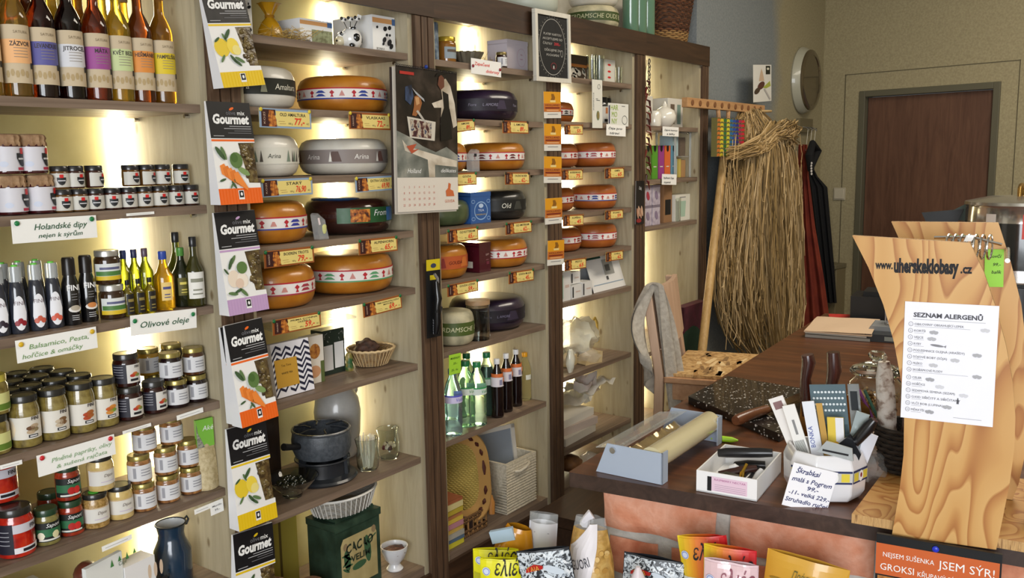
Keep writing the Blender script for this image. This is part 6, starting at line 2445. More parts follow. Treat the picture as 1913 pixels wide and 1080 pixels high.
t = signcard('wall_calendar', 'large photo wall calendar hanging on the second post', 'calendar', (738, 121), (853, 137), (759, 396), -.045, d_cal, paper=C('ded6ca', .5))
loc, rz, ry, w, h = card_frame((738, 121), (853, 137), (759, 396), -.045)
b = MB()
for k in range(34):
    b.tube([(w*(k+.5)/34+.0015, .001+.004*math.cos(a), h+.004*math.sin(a)) for a in [2*PI*q/8 for q in range(8)]], .0009, BLACK, 4, True)
part('wire_binding', b, t)
b = MB()
b.box(-.004, w-.004, .004, .010, -.006, h-.004, C('cfc7ba', .6))
b.box(-.008, w-.010, .012, .016, -.004, h-.006, C('3a2f2a', .6))
part('older_sheets', b, t, smooth=False)
b = MB()
b.blob((w*.47, -.004, h+.006), (.006, .006, .006), C('1f3a8a', .3), 10)
b.tube([(w*.47, 0, h+.004), (w*.47, .02, h+.01)], .0015, STEEL, 5)
part('blue_pin', b, t)

loc, rz, ry, w, h = card_frame((997, 15.5), (1063, 28), (1000, 151), -.040)
t = thing('chalkboard', 'small white framed chalkboard hanging over the third post', 'chalkboard', loc, rz, None, ry)
b = MB()
fr = .016
WFR = wood('white_frame_wood', [(.3, 'cfcabd'), (.7, 'dedacd')], 'z', 6, 8, .5, .1)
for (u0, u1, v0, v1) in ((0, w, 0, fr), (0, w, h-fr, h), (0, fr, fr, h-fr), (w-fr, w, fr, h-fr)):
    b.box(u0, u1, -.006, .010, v0, v1, WFR)
part('frame', b, t, bev=.002)
b = MB()
b.box(fr-.002, w-fr+.002, 0, .006, fr-.002, h-fr+.002, C('17181a', .6))
CHK, CHR = C('b9b7b0', .8), C('c23a40', .8)
b.ring(.5*w, .5*h, .37*w, .40*h, .0018, CHK, 1, 40)
for k in range(36):
    a = 2*PI*k/36
    b.ell((.5+.405*math.cos(a))*w, (.5+.43*math.sin(a))*h, .003, .0014, C('8a8880', .8), a, 1, 6)
for s, z, ww, m in (('PLATBY KARTOU', .665, .50, CHK), ('AKCEPTUJEME OD', .60, .56, CHK), ('ČÁSTKY', .53, .26, CHK), ('DĚKUJEME ZA', .44, .46, CHK), ('POCHOPENÍ', .37, .36, CHK)):
    b.txt(s, (.5 if s != 'ČÁSTKY' else .36)*w, z*h, .045*h, m, 2, w=ww*w, wob=.03)
b.txt('200,-', .63*w, .53*h, .055*h, CHR, 2, w=.18*w, bold=.02)
b.ring(.76*w, .42*h, .035*w, .05*h, .0016, CHK, 2)
b.ell(.52*w, .21*h, .018*w, .03*h, CHK, 0, 2)
b.ring(.52*w, .23*h, .08*w, .05*h, .0025, C('7a2f34', .8), 2)
part('slate', b, t, smooth=False)

loc, rz, ry, w, h = card_frame((796, 486), (822, 483), (802, 632), -.026)
t = thing('tool_pack', 'black kitchen tool in a yellow-topped pack hanging on the second post', 'tool', loc, rz, None, ry)
b = MB()
b.box(.0, w, 0, .002, .0, h, C('17181a', .4))
b.fy = 0
b.rect(0, w*.98, .86*h, h, C('d2bd1e', .5), 1)
b.rect(.25*w, .75*w, .74*h, .80*h, C('d2bd1e', .5), 1)
b.ell(.5*w, .92*h, .2*w, .03*h, C('3a3f5a', .5), 0, 2)
b.txt('grater', .5*w, .14*h, .06*h, C('b9b9bb', .5), 3, rot=PI/2, w=.2*h)
part('backing_card', b, t, smooth=False)
b = MB()
b.tube([(.5*w, -.008, .05*h), (.48*w, -.016, .2*h), (.5*w, -.014, .4*h), (.55*w, -.016, .5*h), (.5*w, -.012, .72*h)], [.008, .012, .010, .013, .006], C('101113', .3, coat=.4), 10)
b.boxr((.55*w, -.018, .36*h), (.022, .008, .025), (0, .4, 0), C('2c2d30', .25, coat=.4))
b.tube([(.4*w, -.01, .82*h), (.55*w, -.014, .76*h), (.6*w, -.012, .7*h)], .005, C('c9ccd2', .2, .8), 8)
part('tool_handle', b, t)

# ================================================================== on top of the shelves (z 2.138)
Z = TOPZ
t = thing('storage_jar', 'white jar with a green top, on top of the shelves over the chalkboard', 'jar', (XP(985, .13, Z), .13, Z+.0005))
b = MB()
b.lathe([(.085, 0), (.105, .01), (.118, .035), (.118, .06), (.11, .075)], C('b4b9ac', .4), 40)
b.lathe([(.112, .07), (.115, .075), (.115, .2), (.1, .21), (0, .21)], C('56705a', .45), 40)
part('jar_body', b, t)
x = XP(1112, .14, Z)
cheese(1163, .13, Z, .112, .096, OLDRIND, 'aged cheese with a dark green band on top of the shelves', ('39491c', 'c2c09a', ['ROTTERDAMSCHE OUDE', '#c2c09a|.015', 'ROTTERDAMSCHE'], .026), group='cheeses on top of the shelves', rz=-.35)
xw = wheelX(1163, .13, .112, Z)
cheese(1155, .13, Z+.098, .105, .09, WHITEW, 'pale cheese stacked on the green-banded one', None, group='cheeses on top of the shelves', X=xw)
GG = C('5c8068', .1, coat=.8)
for i, px in enumerate((1176, 1196, 1213)):
    b = MB()
    b.lathe([(.034, 0), (.036, .004), (.036, .30), (.03, .33), (.014, .36), (.014, .40), (0, .40)], GG, 24)
    solo('green_bottle', b, 'tall sage green glass bottle on top of the shelves, %s of three' % nth(i, 3), 'bottle', (XP(1176, .09, Z)+.078*i, .085, Z+.0005), 0, 'sage green bottles on top of the shelves')
x = 4.075
t = thing('big_wicker_basket', 'large dark brown wicker basket on top of the right end', 'basket', (x, .13, Z+.001))
t.scale = (.72, .72, .75)
b = MB()
DW = woven('dark_wicker', '7a4f30', '2c180e', 30, 60)
LW = woven('light_wicker_base', 'a88452', '5a3d22', 30, 60)
b.lathe([(.15, 0, LW), (.16, .012, LW), (.175, .07), (.20, .16), (.23, .34), (.22, .34), (.19, .16), (.15, .02), (0, .02)], DW, 48, sy=.72)
for i in range(30):
    z = .008+.0115*i
    rr = .16+.0020*z*100
    b.tube([((rr+.006*math.sin(a*16+i*PI))*math.cos(a), (rr+.006*math.sin(a*16+i*PI))*.72*math.sin(a), z) for a in [2*PI*k/96 for k in range(96)]], .0052, [C('8f6a3e', .7), C('a3804e', .7)][i % 2] if i < 7 else [C('5a3420', .7), C('6e4429', .7), C('42240f', .7)][i % 3], 5, True)
part('woven_body', b, t)
b = MB()
b.tube([(.205*math.cos(a)*.2+.19, -.02-.01*math.sin(a), .17+.04*math.sin(a)) for a in [PI*k/10 for k in range(11)]], .009, C('3a2012', .6), 8)
part('handle', b, t)

# ================================================================== grey wall: rake, straw, mirror, aprons
YW_ = .06


def onW(px, py, y=YW_):
    p = onY(px, py, y)
    return p.x, p.z


RAKEW = wood('rake_wood', [(.3, 'a5794e'), (.7, 'c79a6a')], 'x', 10, 10, .6, .1)
a, b_ = onY(1279, 191, -.03), onY(1424, 205, -.05)
t = thing('wooden_rake', 'wooden hay rake leaning upside down against the grey wall', 'rake', (0, 0, 0))
b = MB()
d = (b_-a)
yaw = math.atan2(d.y, d.x)
b.boxr(tuple((a+b_)/2), (d.length, .03, .045), (0, -math.asin(d.z/d.length), yaw), RAKEW)
for k in range(11):
    p = a+d*((k+.6)/11.4)
    b.tube([(p.x, p.y-.016, p.z), (p.x, p.y-.019, p.z)], .014, C('7d5230', .7), 10)
part('rake_head', b, t, bev=.003)
b = MB()
h0, h1 = onY(1352, 292, -.06), onY(1300, 760, -.20)
b.tube([tuple(h0), tuple((h0+h1)/2), tuple(h1)], [.020, .021, .022], wood('pole_wood', [(.3, 'b08a52'), (.7, 'd0ad74')], 'z', 10, 10, .5, .1), 12)
part('pole', b, t)
b = MB()
for px0, px1 in ((1341, 1349), (1361, 1356)):
    p, q = onY(px0, 200, -.04), onY(px1, 300, -.06)
    b.tube([tuple(p), tuple(q)], .011, RAKEW, 8)
part('bow', b, t)
# rainbow woven pouch
x0, z1 = onW(1331, 220, -.09)
x1, z0 = onW(1381, 292, -.09)
b = MB()
w, h = x1-x0, z1-z0
b.box(0, w, 0, .03, 0, h, C('6f6a3a', .8))
cols = ['c2702a', 'd2bd2a', '2f6a35', 'c9c02f', '2a6a9a', '2a4a9a', '2f2f7a', 'a82a4a', 'c8252f']
n = len(cols)
for i, c in enumerate(cols):
    for k in range(9):
        zb = h*k/9
        b.poly([(w*i/n, zb), (w*(i+.5)/n, zb+h/9*.2), (w*(i+1)/n, zb), (w*(i+1)/n, zb+h/9*.62), (w*(i+.5)/n, zb+h/9*.86), (w*i/n, zb+h/9*.62)], C(c, .8), 1)
        b.poly([(w*(i+.1)/n, zb+h/9*.72), (w*(i+.5)/n, zb+h/9*.9), (w*(i+.9)/n, zb+h/9*.72), (w*(i+.5)/n, zb+h/9*1.05)], C('1d2c2a' if i < 5 else '2a1a3a', .8), 1)
solo('woven_pouch', b, 'rainbow striped woven pouch hanging on the rake', 'pouch', (x0, -.115, z0), 0, smooth=False)

# bundle of straw
STR = [C('a98c5c', .75), C('bd9f6e', .75), C('927748', .75), C('cbb083', .75), C('7d6742', .75)]
rows = [(205, 1404, 1424), (222, 1394, 1436), (245, 1386, 1452), (268, 1378, 1468), (330, 1366, 1486), (400, 1358, 1492), (470, 1354, 1496), (540, 1356, 1497), (600, 1374, 1494), (650, 1400, 1480)]
RW = [(onW(l, yy, -.08), onW(r, yy, -.08)) for yy, l, r in rows]


def rowat(s):
    k = min(int(s*(len(RW)-1)), len(RW)-2)
    f = s*(len(RW)-1)-k
    L0, R0 = RW[k]
    L1, R1 = RW[k+1]
    return (L0[0]+(L1[0]-L0[0])*f, R0[0]+(R1[0]-R0[0])*f, (L0[1]+R0[1])/2*(1-f)+(L1[1]+R1[1])/2*f)


t = thing('straw_bundle', 'long bundle of dry straw hanging on the rake against the grey wall', 'straw', (0, 0, 0))
sb = [MB() for _ in range(1)]
b = sb[0]
for i in range(1500):
    u = R.random()
    s0 = max(0, R.random()**2*.5)
    s1 = min(1, s0+R.uniform(.35, .8))
    yo = R.uniform(-.14, .03)
    pts = []
    ph = R.uniform(0, 6)
    am = R.uniform(.004, .045)
    uu = u
    for k in range(8):
        s = s0+(s1-s0)*k/7
        l, r, z = rowat(s)
        uu2 = uu+.05*math.sin(ph+k*.5)
        bulge = math.sqrt(max(0, 1-(2*uu2-1)**2)) if 0 < uu2 < 1 else 0
        pts.append((l+(r-l)*uu2+am*math.sin(ph+k*(.7+ph*.17)), -.03+yo*(.25+.9*bulge)*min(1, .3+s*2), z+.01*math.sin(ph*2+k)))
    b.tube(pts, R.uniform(.0022, .0042), STR[i % 5], 3)
part('hanging_strands', b, t, kind='stuff')
b = MB()
kx, kz = onW(1455, 243, -.16)
for i in range(230):
    a0 = R.uniform(0, 6.28)
    p0 = Vector((kx-.12+R.uniform(-.05, .05), -.13+R.uniform(-.04, .04), kz-.06+R.uniform(-.04, .05)))
    p1 = Vector((kx+.05+R.uniform(-.08, .12), -.17+R.uniform(-.05, .05), kz+R.uniform(-.05, .06)))
    p2 = Vector((kx+.20+R.uniform(-.14, .06), -.16+R.uniform(-.05, .05), kz-.02+R.uniform(-.08, .05)))
    b.tube([tuple(p0), tuple(p1), tuple(p2)], R.uniform(.0022, .004), STR[i % 5], 3)
for i in range(120):
    x0_, z0_ = onW(R.uniform(1366, 1402), R.uniform(272, 300), -.18)
    x1_, z1_ = onW(R.uniform(1440, 1470), R.uniform(225, 262), -.18)
    b.tube([(x0_, -.15, z0_), ((x0_+x1_)/2, -.19, (z0_+z1_)/2-.02+R.uniform(-.02, .02)), (x1_, -.16, z1_)], R.uniform(.002, .004), STR[i % 5], 3)
part('tied_knot', b, t, kind='stuff')
b = MB()
for i in range(210):
    px = R.choice([R.uniform(1348, 1375), R.uniform(1475, 1496), R.uniform(1370, 1480), R.uniform(1370, 1480)])
    py = R.uniform(250, 560)
    yy_ = R.uniform(-.21, -.11)
    x0_, z0_ = onW(px, py, yy_)
    q = R.uniform(-1, 1)
    b.tube([(x0_+.05*q*k/5+.025*math.sin(k+px), yy_-.01*k/5, z0_-.05*k+.03*math.sin(k*1.7+py)) for k in range(6)], .0017, STR[i % 5], 3)
part('loose_strands', b, t, kind='stuff')
# loop holding the straw on the rake head
b = MB()
x0_, z0_ = onW(1420, 205, -.05)
b.tube([(x0_+.05*math.cos(a), -.06+.05*math.sin(a), z0_-.01) for a in [2*PI*k/14 for k in range(14)]], .006, STR[1], 6, True)
part('loop', b, t)


def d_leaf(b, w, h):
    b.rect(.68*w, .93*w, .74*h, .97*h, C('23261c', .5), 1)
    b.ell(.8*w, .89*h, .07*w, .035*h, C('d6d2c0', .5), 0, 2)
    b.poly([(.30*w, .56*h), (.60*w, .56*h), (.52*w, .78*h), (.44*w, .90*h), (.36*w, .74*h)], C('cbb094', .5), 1)
    b.ell(.42*w, .44*h, .20*w, .10*h, C('5a342c', .5), .2, 2)
    b.poly([(.5*w, .38*h), (.9*w, .56*h), (.95*w, .42*h), (.7*w, .36*h)], C('a8b04a', .5), 3)
    b.ell(.2*w, .30*h, .16*w, .08*h, C('4a3a2c', .5), .2, 3)
    b.poly([(.55*w, .34*h), (.62*w, .36*h), (.95*w, .06*h), (.88*w, .04*h)], C('b8b4b0', .5), 4)


signcard('food_leaflet', 'upright white leaflet picturing food, tucked behind the rake end', 'leaflet', (1407, 121), (1441, 121), (1401, 192), -.045, d_leaf, paper=C('dedcd4', .6))

# round mirror like a drum
cx, cz = onW(1503, 152)
cx -= .06
t = thing('wall_mirror', 'round deep-rimmed mirror high on the beige part of the wall', 'mirror', (cx, YW_, cz), 0, None, rx=PI/2)
b = MB()
b.lathe([(.205, .0), (.212, .01), (.205, .03), (.190, .055), (.180, .058)], C('a9a795', .35, coat=.4), 48)
part('rim', b, t)
b = MB()
b.lathe([(.190, .055), (.190, .066), (.184, .070), (.160, .071), (.155, .066)], C('8a8070', .12, .9), 48)
part('chrome_ring', b, t)
b = MB()
b.lathe([(.160, .062), (.16, .0645), (.0, .066)], C('9a9484', .08, 1), 48)
part('mirror_glass', b, t)
# hook plate
x0, z1 = onW(1488, 221)
x1, z0 = onW(1511, 248)
t = thing('coat_hook', 'small wooden hook plate under the round mirror', 'hook', (x0, YW_, z0))
w, h = x1-x0, z1-z0
b = MB()
b.box(0, w, -.025, 0, 0, h, C('6f664c', .6))
part('plate', b, t, bev=.003)
for k in range(3):
    b = MB()
    xx = w*(.2+.3*k)
    b.tube([(xx, -.02, h*.4), (xx, -.05, h*.3), (xx, -.07, h*.1), (xx, -.065, h*.3)], .004, STEEL, 6)
    b.tube([(xx, -.06, h*.2), (xx, -.05, -.12)], .002, C('d0cbb8', .6), 5)
    part('hook', b, t)


def hang(name, label, cat, rows, o, dr, mat, folds=5, amp=.03, nu=40, th=.006, group=None):
    """hanging cloth: rows of (py, left px, right px) on the upright plane through o along dr"""
    dr = Vector(dr).normalized()
    o = Vector(o)
    nn = Vector((-dr.y, dr.x, 0))

    def hit(px, py):
        d = ray(px, py)
        return CAM+d*((o-CAM).dot(nn)/d.dot(nn))
    RR = [(hit(l, yy), hit(r, yy)) for yy, l, r in rows]
    n = len(RR)-1

    def at(u, v, off=0):
        k = min(int(v*n), n-1)
        f = v*n-k
        f = f*f*(3-2*f)
        p = (RR[k][0]*(1-u)+RR[k][1]*u)*(1-f)+(RR[k+1][0]*(1-u)+RR[k+1][1]*u)*f
        return p+nn*(off+amp*(.5+.5*v)*math.sin(u*folds*2*PI+1.3*math.sin(v*3)))
    b = MB()
    b.grid(lambda u, v: at(u, 1-v), nu, 24, mat)
    b.grid(lambda u, v: at(u, 1-v, th), nu, 24, mat, True)
    return solo(name, b, label, cat, group=group)


REDA = mottled('rust_red_cloth', [(.35, '6e2418'), (.65, '873520')], 8, .85, .2)
hang('apron', 'rust red apron hanging on the hook plate beside the straw', 'apron', [(270, 1492, 1508), (330, 1490, 1511), (420, 1490, 1522), (520, 1490, 1539), (600, 1489, 1550), (650, 1486, 1556)], (5.86, -.10, 0), (.25, -.97, 0), REDA, 3, .02)
BLA = C('0f0f11', .85)
hang('apron', 'black apron hanging in the corner right of the red one', 'apron', [(300, 1511, 1513), (330, 1509, 1527), (350, 1511, 1545), (420, 1520, 1551), (500, 1528, 1558), (566, 1536, 1563)], (6.08, -.06, 0), (.15, -.98, 0), BLA, 3, .014)
b = MB()
p0, p1, p2, p3, p4 = [onW(px, py, -.05) for px, py in ((1512, 318), (1509, 290), (1515, 268), (1525, 282), (1513, 312))]
b.tube([(p[0], -.06, p[1]) for p in (p0, p1, p2, p3, p4)], [.022, .026, .022, .026, .018], BLA, 10)
o = [q for q in bpy.data.objects if q.get('label', '').startswith('black apron')][0]
q = part('neck_strap', b, o)
b = MB()
for k in range(5):
    p = onW(1509+R.uniform(-3, 3), 325-5*k, -.05)
    b.blob((p[0], -.075, p[1]), (.012, .006, .008), C('d6d2cc', .7), 8, .3, k)
q = part('white_tag', b, [z for z in bpy.data.objects if z.get('label', '').startswith('rust red apron')][0])

# light switch, side cabinet in the corner
t_, z_ = onwallR(1569, 362)
b = MB()
wallbox(t_-.042, t_+.042, -.010, 0, z_-.042, z_+.042, C('b5ac96', .4), b)
wallbox(t_-.034, t_+.034, -.015, -.010, z_-.034, z_+.034, C('c2b9a2', .35), b)
solo('light_switch', b, 'square beige light switch left of the brown door', 'switch', bev=.002)
t = thing('corner_cabinet', 'low grey-brown cabinet in the corner left of the door', 'cabinet', (0, 0, 0))
b = MB()
wallbox(.11, .215, -.13, -.001, 0, .83, C('7a6f52', .6), b)
part('body', b, t, bev=.003)
b = MB()
wallbox(.105, .22, -.15, -.001, .83, .86, C('6f6850', .5), b)
part('top', b, t, bev=.003)

# ================================================================== chair with towel and board
CY = .266
P0 = Vector((2.898, -.453, 0))
SZ = .80
CHW = wood('chair_wood', [(.3, 'b8977c'), (.55, 'c8a88e'), (.75, 'd4b69d')], 'z', 6, 12, .5, .05)
CHWX = wood('chair_seat_wood', [(.3, 'a67a56'), (.55, 'b98d68'), (.75, 'c7a07c')], 'x', 6, 12, .45, .05)
t = thing('wooden_chair', 'pale wooden high chair with its back to the shelves', 'chair', P0, CY)
b = MB()
b.box(-.005, .475, -.44, -.0, SZ-.022, SZ, CHWX)
part('seat', b, t, bev=.006)
b = MB()
b.box(.03, .44, -.42, -.40, SZ-.085, SZ-.0225, CHWX)
b.box(.03, .44, -.03, -.012, SZ-.085, SZ-.0225, CHWX)
b.box(.012, .03, -.40, -.03, SZ-.085, SZ-.0225, CHWX)
b.box(.44, .458, -.40, -.03, SZ-.085, SZ-.0225, CHWX)
part('apron_rails', b, t, bev=.002)
for x in (.005, .43):
    b = MB()
    b.add([(x+i*.036, y+j*.034, z) for z, y in ((0, .02), (SZ, .002), (1.12, .05)) for j in (0, 1) for i in (0, 1)],
          [(0, 2, 3, 1), (8, 9, 11, 10)]+[q for k in (0, 4) for q in ((k, k+1, k+5, k+4), (k+1, k+3, k+7, k+5), (k+3, k+2, k+6, k+7), (k+2, k, k+4, k+6))], CHW)
    part('leg', b, t, label='rear leg running up into the back post', bev=.004)
    b = MB()
    b.box(x, x+.036, -.43, -.395, 0, SZ-.0225, CHW)
    part('leg', b, t, bev=.004)
b = MB()
b.grid(lambda u, v: (.02+.43*u, .008+.03*v-.02*math.sin(PI*u)-.0, .90+.225*v), 14, 6, CHW)
b.grid(lambda u, v: (.02+.43*u, .026+.03*v-.02*math.sin(PI*u)-.0, .90+.225*v), 14, 6, CHW, True)
b.box(.02, .45, .008, .026, .898, .902, CHW)
b.grid(lambda u, v: (.02+.43*u, .038+.018*v-.02*math.sin(PI*u), 1.125), 14, 1, CHW)
part('backrest', b, t)
b = MB()
for z, y in ((.25, -.415), (.30, .01)):
    b.box(.036, .435, y-.01, y+.01, z, z+.04, CHW)
for x in (.013, .438):
    b.box(x, x+.02, -.40, .01, .20, .235, CHW)
part('stretchers', b, t, bev=.003)
OSB = mottled('osb_board', [(.3, '7d5a32'), (.45, 'b58d56'), (.6, 'cda973'), (.75, 'dcbd8a')], 26, .7, .3, dist=2.2)
b = MB()
b.prismz([(.02, -.012), (.44, -.012), (.44, -.30), (.36, -.37), (.02, -.27)], SZ+.001, SZ+.012, OSB)
for k in range(26):
    x, y, a = R.uniform(.05, .40), R.uniform(-.27, -.04), R.uniform(-.4, .4)
    l, q = R.uniform(.02, .05), R.uniform(.006, .012)
    c, s_ = math.cos(a), math.sin(a)
    b.add([(x+(dx*l)*c-(dy*q)*s_, y+(dx*l)*s_+(dy*q)*c, SZ+.0125) for dx, dy in ((-1, -1), (1, -.6), (1, .8), (-1, 1))], [(0, 1, 2, 3)], [C('a57d4a', .7), C('e0c493', .7), C('8a6a42', .7)][k % 3])
solo('chipboard_panel', b, 'piece of pressed chip board lying on the chair seat', 'board', P0, CY, smooth=False)
TOW = mottled('linen_towel', [(.35, '9f978a'), (.65, 'b5ada0')], 60, .9, .3)
# towel: one cloth folded over the near end of the backrest, in the chair's own space
tw = MB()


def towel(side):
    def fn(u, v):
        # v 0 = top of the backrest, 1 = hem ; u along the back
        if side < 0:
            x = -.012+.045*u-.10*(1-u)*math.sin(PI*min(1, v*.80))*(.5+.5*v)
            z = 1.135-(.27+.15*u)*v
            y = .055+.035*math.sin(PI*min(1, v*1.2))+.018*math.sin(u*9+v*2)
        else:
            x = .004+.035*u+.03*v*u+.025*u*math.sin(PI*v)
            z = 1.135-(.53-.20*u)*v
            y = -.006-.045*v+.016*math.sin(u*10+2*v)+.028*(1-v)
        return x, y, z
    return fn


for sd in (-1, 1):
    f = towel(sd)
    tw.grid(f, 16, 18, TOW, sd < 0)
    tw.grid(lambda u, v: (f(u, v)[0], f(u, v)[1]+.005*(1 if sd > 0 else -1), f(u, v)[2]), 16, 18, TOW, sd > 0)
f0, f1 = towel(-1), towel(1)
tw.grid(lambda u, v: tuple(Vector(f0(u, 0))*(1-v)+Vector(f1(u, 0))*v+Vector((0, 0, .012*math.sin(PI*v)))), 16, 6, TOW)
solo('towel', tw, 'beige linen towel slung over the chair back', 'towel', P0, CY)
# dark red bag and broom end beside the last post
t = thing('dark_red_bag', 'dark red cloth bag with a green patch hanging beside the last post', 'bag', (onY(1278, 575, -.06).x, -.06, 0))
x0, z1 = onW(1278, 575, -.06)
x1, z0 = onW(1319, 660, -.06)
b = MB()
w = x1-x0
b.box(0, w, 0, .05, z0, z1, mottled('dark_red_felt', [(.35, '3a0f1c'), (.65, '521a2a')], 14, .9, .2))
part('bag_body', b, t, bev=.008)
b = MB()
b.blob((w*.3, -.002, z0+.07), (.12, .006, .10), C('16301f', .9), 16, .15, 2)
part('green_patch', b, t)

# ================================================================== counter
CA = Vector((1.628, -.852, 0))
CE = Vector((.126, -.992, 0)).normalized()
CN = Vector((-CE.y, CE.x, 0))
CYAW = math.atan2(CE.y, CE.x)
CZ = .9


def cl(x, y, z=CZ):
    p = CA+CE*x+CN*y
    return Vector((p.x, p.y, z))


def toL(P):
    d = P-CA
    return d.dot(CE), d.dot(CN)


b = MB()
b.prismz([(0, 0), (1.25, 0), (1.25, 2.35), (.15, 2.35)], CZ-.034, CZ, COUNTER, COUNTEREDGE)
solo('counter_worktop', b, 'dark brown wooden worktop on the brick counter', 'worktop', (CA.x, CA.y, 0), CYAW, bev=.004)
BRK = mottled('terracotta_brick', [(.28, 'b8694a'), (.45, 'cf8a6a'), (.58, 'dba186'), (.7, 'd08c6c'), (.8, 'e8cfc0')], 13, .85, .8, bscale=60, detail=9)
MORT = mottled('grey_mortar', [(.35, 'b5b2aa'), (.65, 'cecbc3')], 30, .9, .5)
t = thing('brick_counter_base', 'red brick base of the counter with wide grey joints', 'counter', (CA.x, CA.y, 0), CYAW)
b = MB()
b.box(.075, 1.19, .045, .60, 0, CZ-.0345, MORT)
part('mortar_core', b, t)
b = MB()


def brick(x0, x1, z0, z1, y0, d, seed):
    """one hand made brick: rounded, uneven faces"""
    nx, nz = 10, 5

    def f(u, v):
        x, z = x0+(x1-x0)*u, z0+(z1-z0)*v
        eu, ev = min(u, 1-u)*(x1-x0), min(v, 1-v)*(z1-z0)
        r = .008
        e = min(eu, ev)
        dy = 0 if e > r else (r-math.sqrt(max(0, r*r-(r-e)**2)))
        n_ = noise.noise(Vector((x*14+seed, z*14, seed)))
        wob = .006*noise.noise(Vector((x*18, z*18, seed*3)))
        return x+(wob if 0 < u < 1 else wob*.6), y0+dy+.004*n_, z+wob
    b.grid(f, nx, nz, BRK)
    b.box(x0+.004, x1-.004, y0+.008, y0+d, z0+.004, z1-.004, BRK)


zr = [(.772, .862, 0), (.668, .752, 1), (.565, .648, 0), (.462, .545, 1), (.36, .442, 0), (.257, .34, 1), (.15, .237, 0), (.03, .13, 1)]
for z0, z1, odd in zr:
    xs = [.072, .345, .66, 1.0, 1.19] if not odd else [.085, .215, .50, .80, 1.10, 1.19]
    for i in range(len(xs)-1):
        brick(xs[i]+(.0 if i == 0 else .016), xs[i+1]-.016, z0, z1, .028, .05, z0*31+i)
    # the left flank
    for y0, y1 in ((.10, .33), (.36, .58)):
        b.box(.068, .10, y0, y1, z0, z1, BRK)
part('bricks', b, t)


def cthing(name, label, cat, x, y, rz=0, group=None, z=CZ):
    p = cl(x, y, z+.0008)
    return thing(name, label, cat, p, CYAW+rz, group)


# --- cling film dispenser
t = cthing('film_dispenser', 'grey metal cling film dispenser on the counter corner', 'dispenser', .055, .033, -.10)
PLATE = C('a9b4c4', .45)
b = MB()
b.prism([(0, 0), (.163, .0), (.163, .070), (.028, .070)], -.003, .0, PLATE)
b.box(.160, .163, -.003, .025, 0, .07, PLATE)
part('side_plate', b, t)
b = MB()
b.prism([(.0, 0), (.163, .0), (.163, .070), (.028, .070)], .335, .338, PLATE)
b.box(.160, .163, .31, .338, 0, .07, PLATE)
part('side_plate', b, t)
b = MB()
b.tube([(.045, -.004, .058), (.045, -.010, .058)], .007, CHROME, 12)
b.tube([(.045, .335, .058), (.045, -.004, .058)], .003, STEEL, 8)
b.tube([(.12, .333, .05), (.12, .315, .02), (.12, .325, .04)], .002, STEEL, 6)
part('rod', b, t)
b = MB()
b.lathe([(.012, 0), (.0275, 0), (.0275, .325), (.012, .325)], C('ded2a8', .18, coat=1, trans=.15), 36)
b.xf(Matrix.Translation((.134, .004, .050)) @ Matrix.Rotation(-PI/2, 4, 'X'))
part('film_roll', b, t)
b = MB()
b.boxr((.035, .165, .062), (.075, .33, .0015), (0, -.18, 0), film('clear_acrylic', 'dfe6e6', .28, .1))
part('clear_cover', b, t)
b = MB()
FLM = C('b9a274', .12, .55, coat=.8)
b.grid(lambda u, v: (.06+.075*u, .02+.27*v, .052-.012*math.sin(PI*u)+.007*noise.noise(Vector((u*3, v*16, 2)))), 8, 40, FLM)
part('loose_film', b, t)
# --- black speckled stone slab
SLAB = None
m, N, L, bb = base_mat('black_speckled_stone')
tc = N.new('ShaderNodeTexCoord')
v = N.new('ShaderNodeTexVoronoi')
v.inputs['Scale'].default_value = 95
n_ = N.new('ShaderNodeTexNoise')
n_.inputs['Scale'].default_value = 60
n_.inputs['Detail'].default_value = 4
L.new(tc.outputs['Object'], v.inputs['Vector'])
L.new(tc.outputs['Object'], n_.inputs['Vector'])
ad = N.new('ShaderNodeMath')
ad.operation = 'MULTIPLY_ADD'
ad.inputs[1].default_value = 1.1
L.new(n_.outputs[0], ad.inputs[0])
L.new(v.outputs['Distance'], ad.inputs[2])
cr = ramp(N, [(.66, 'e2e0dc'), (.72, '9a9896'), (.76, '1b1c1e'), (1, '121315')])
L.new(ad.outputs[0], cr.inputs[0])
L.new(cr.outputs[0], bb.inputs['Base Color'])
bb.inputs['Roughness'].default_value = .28
bb.inputs['Coat Weight'].default_value = .4
b = MB()
b.prismz([(.065, .66), (.375, .42), (.46, .86), (.10, .945)], CZ+.001, CZ+.022, m)
solo('stone_slab', b, 'black white-speckled stone board on the counter', 'board', (CA.x, CA.y, 0), CYAW, bev=.004)


def onCl(px, py, z=CZ):
    return toL(onZ(px, py, z))


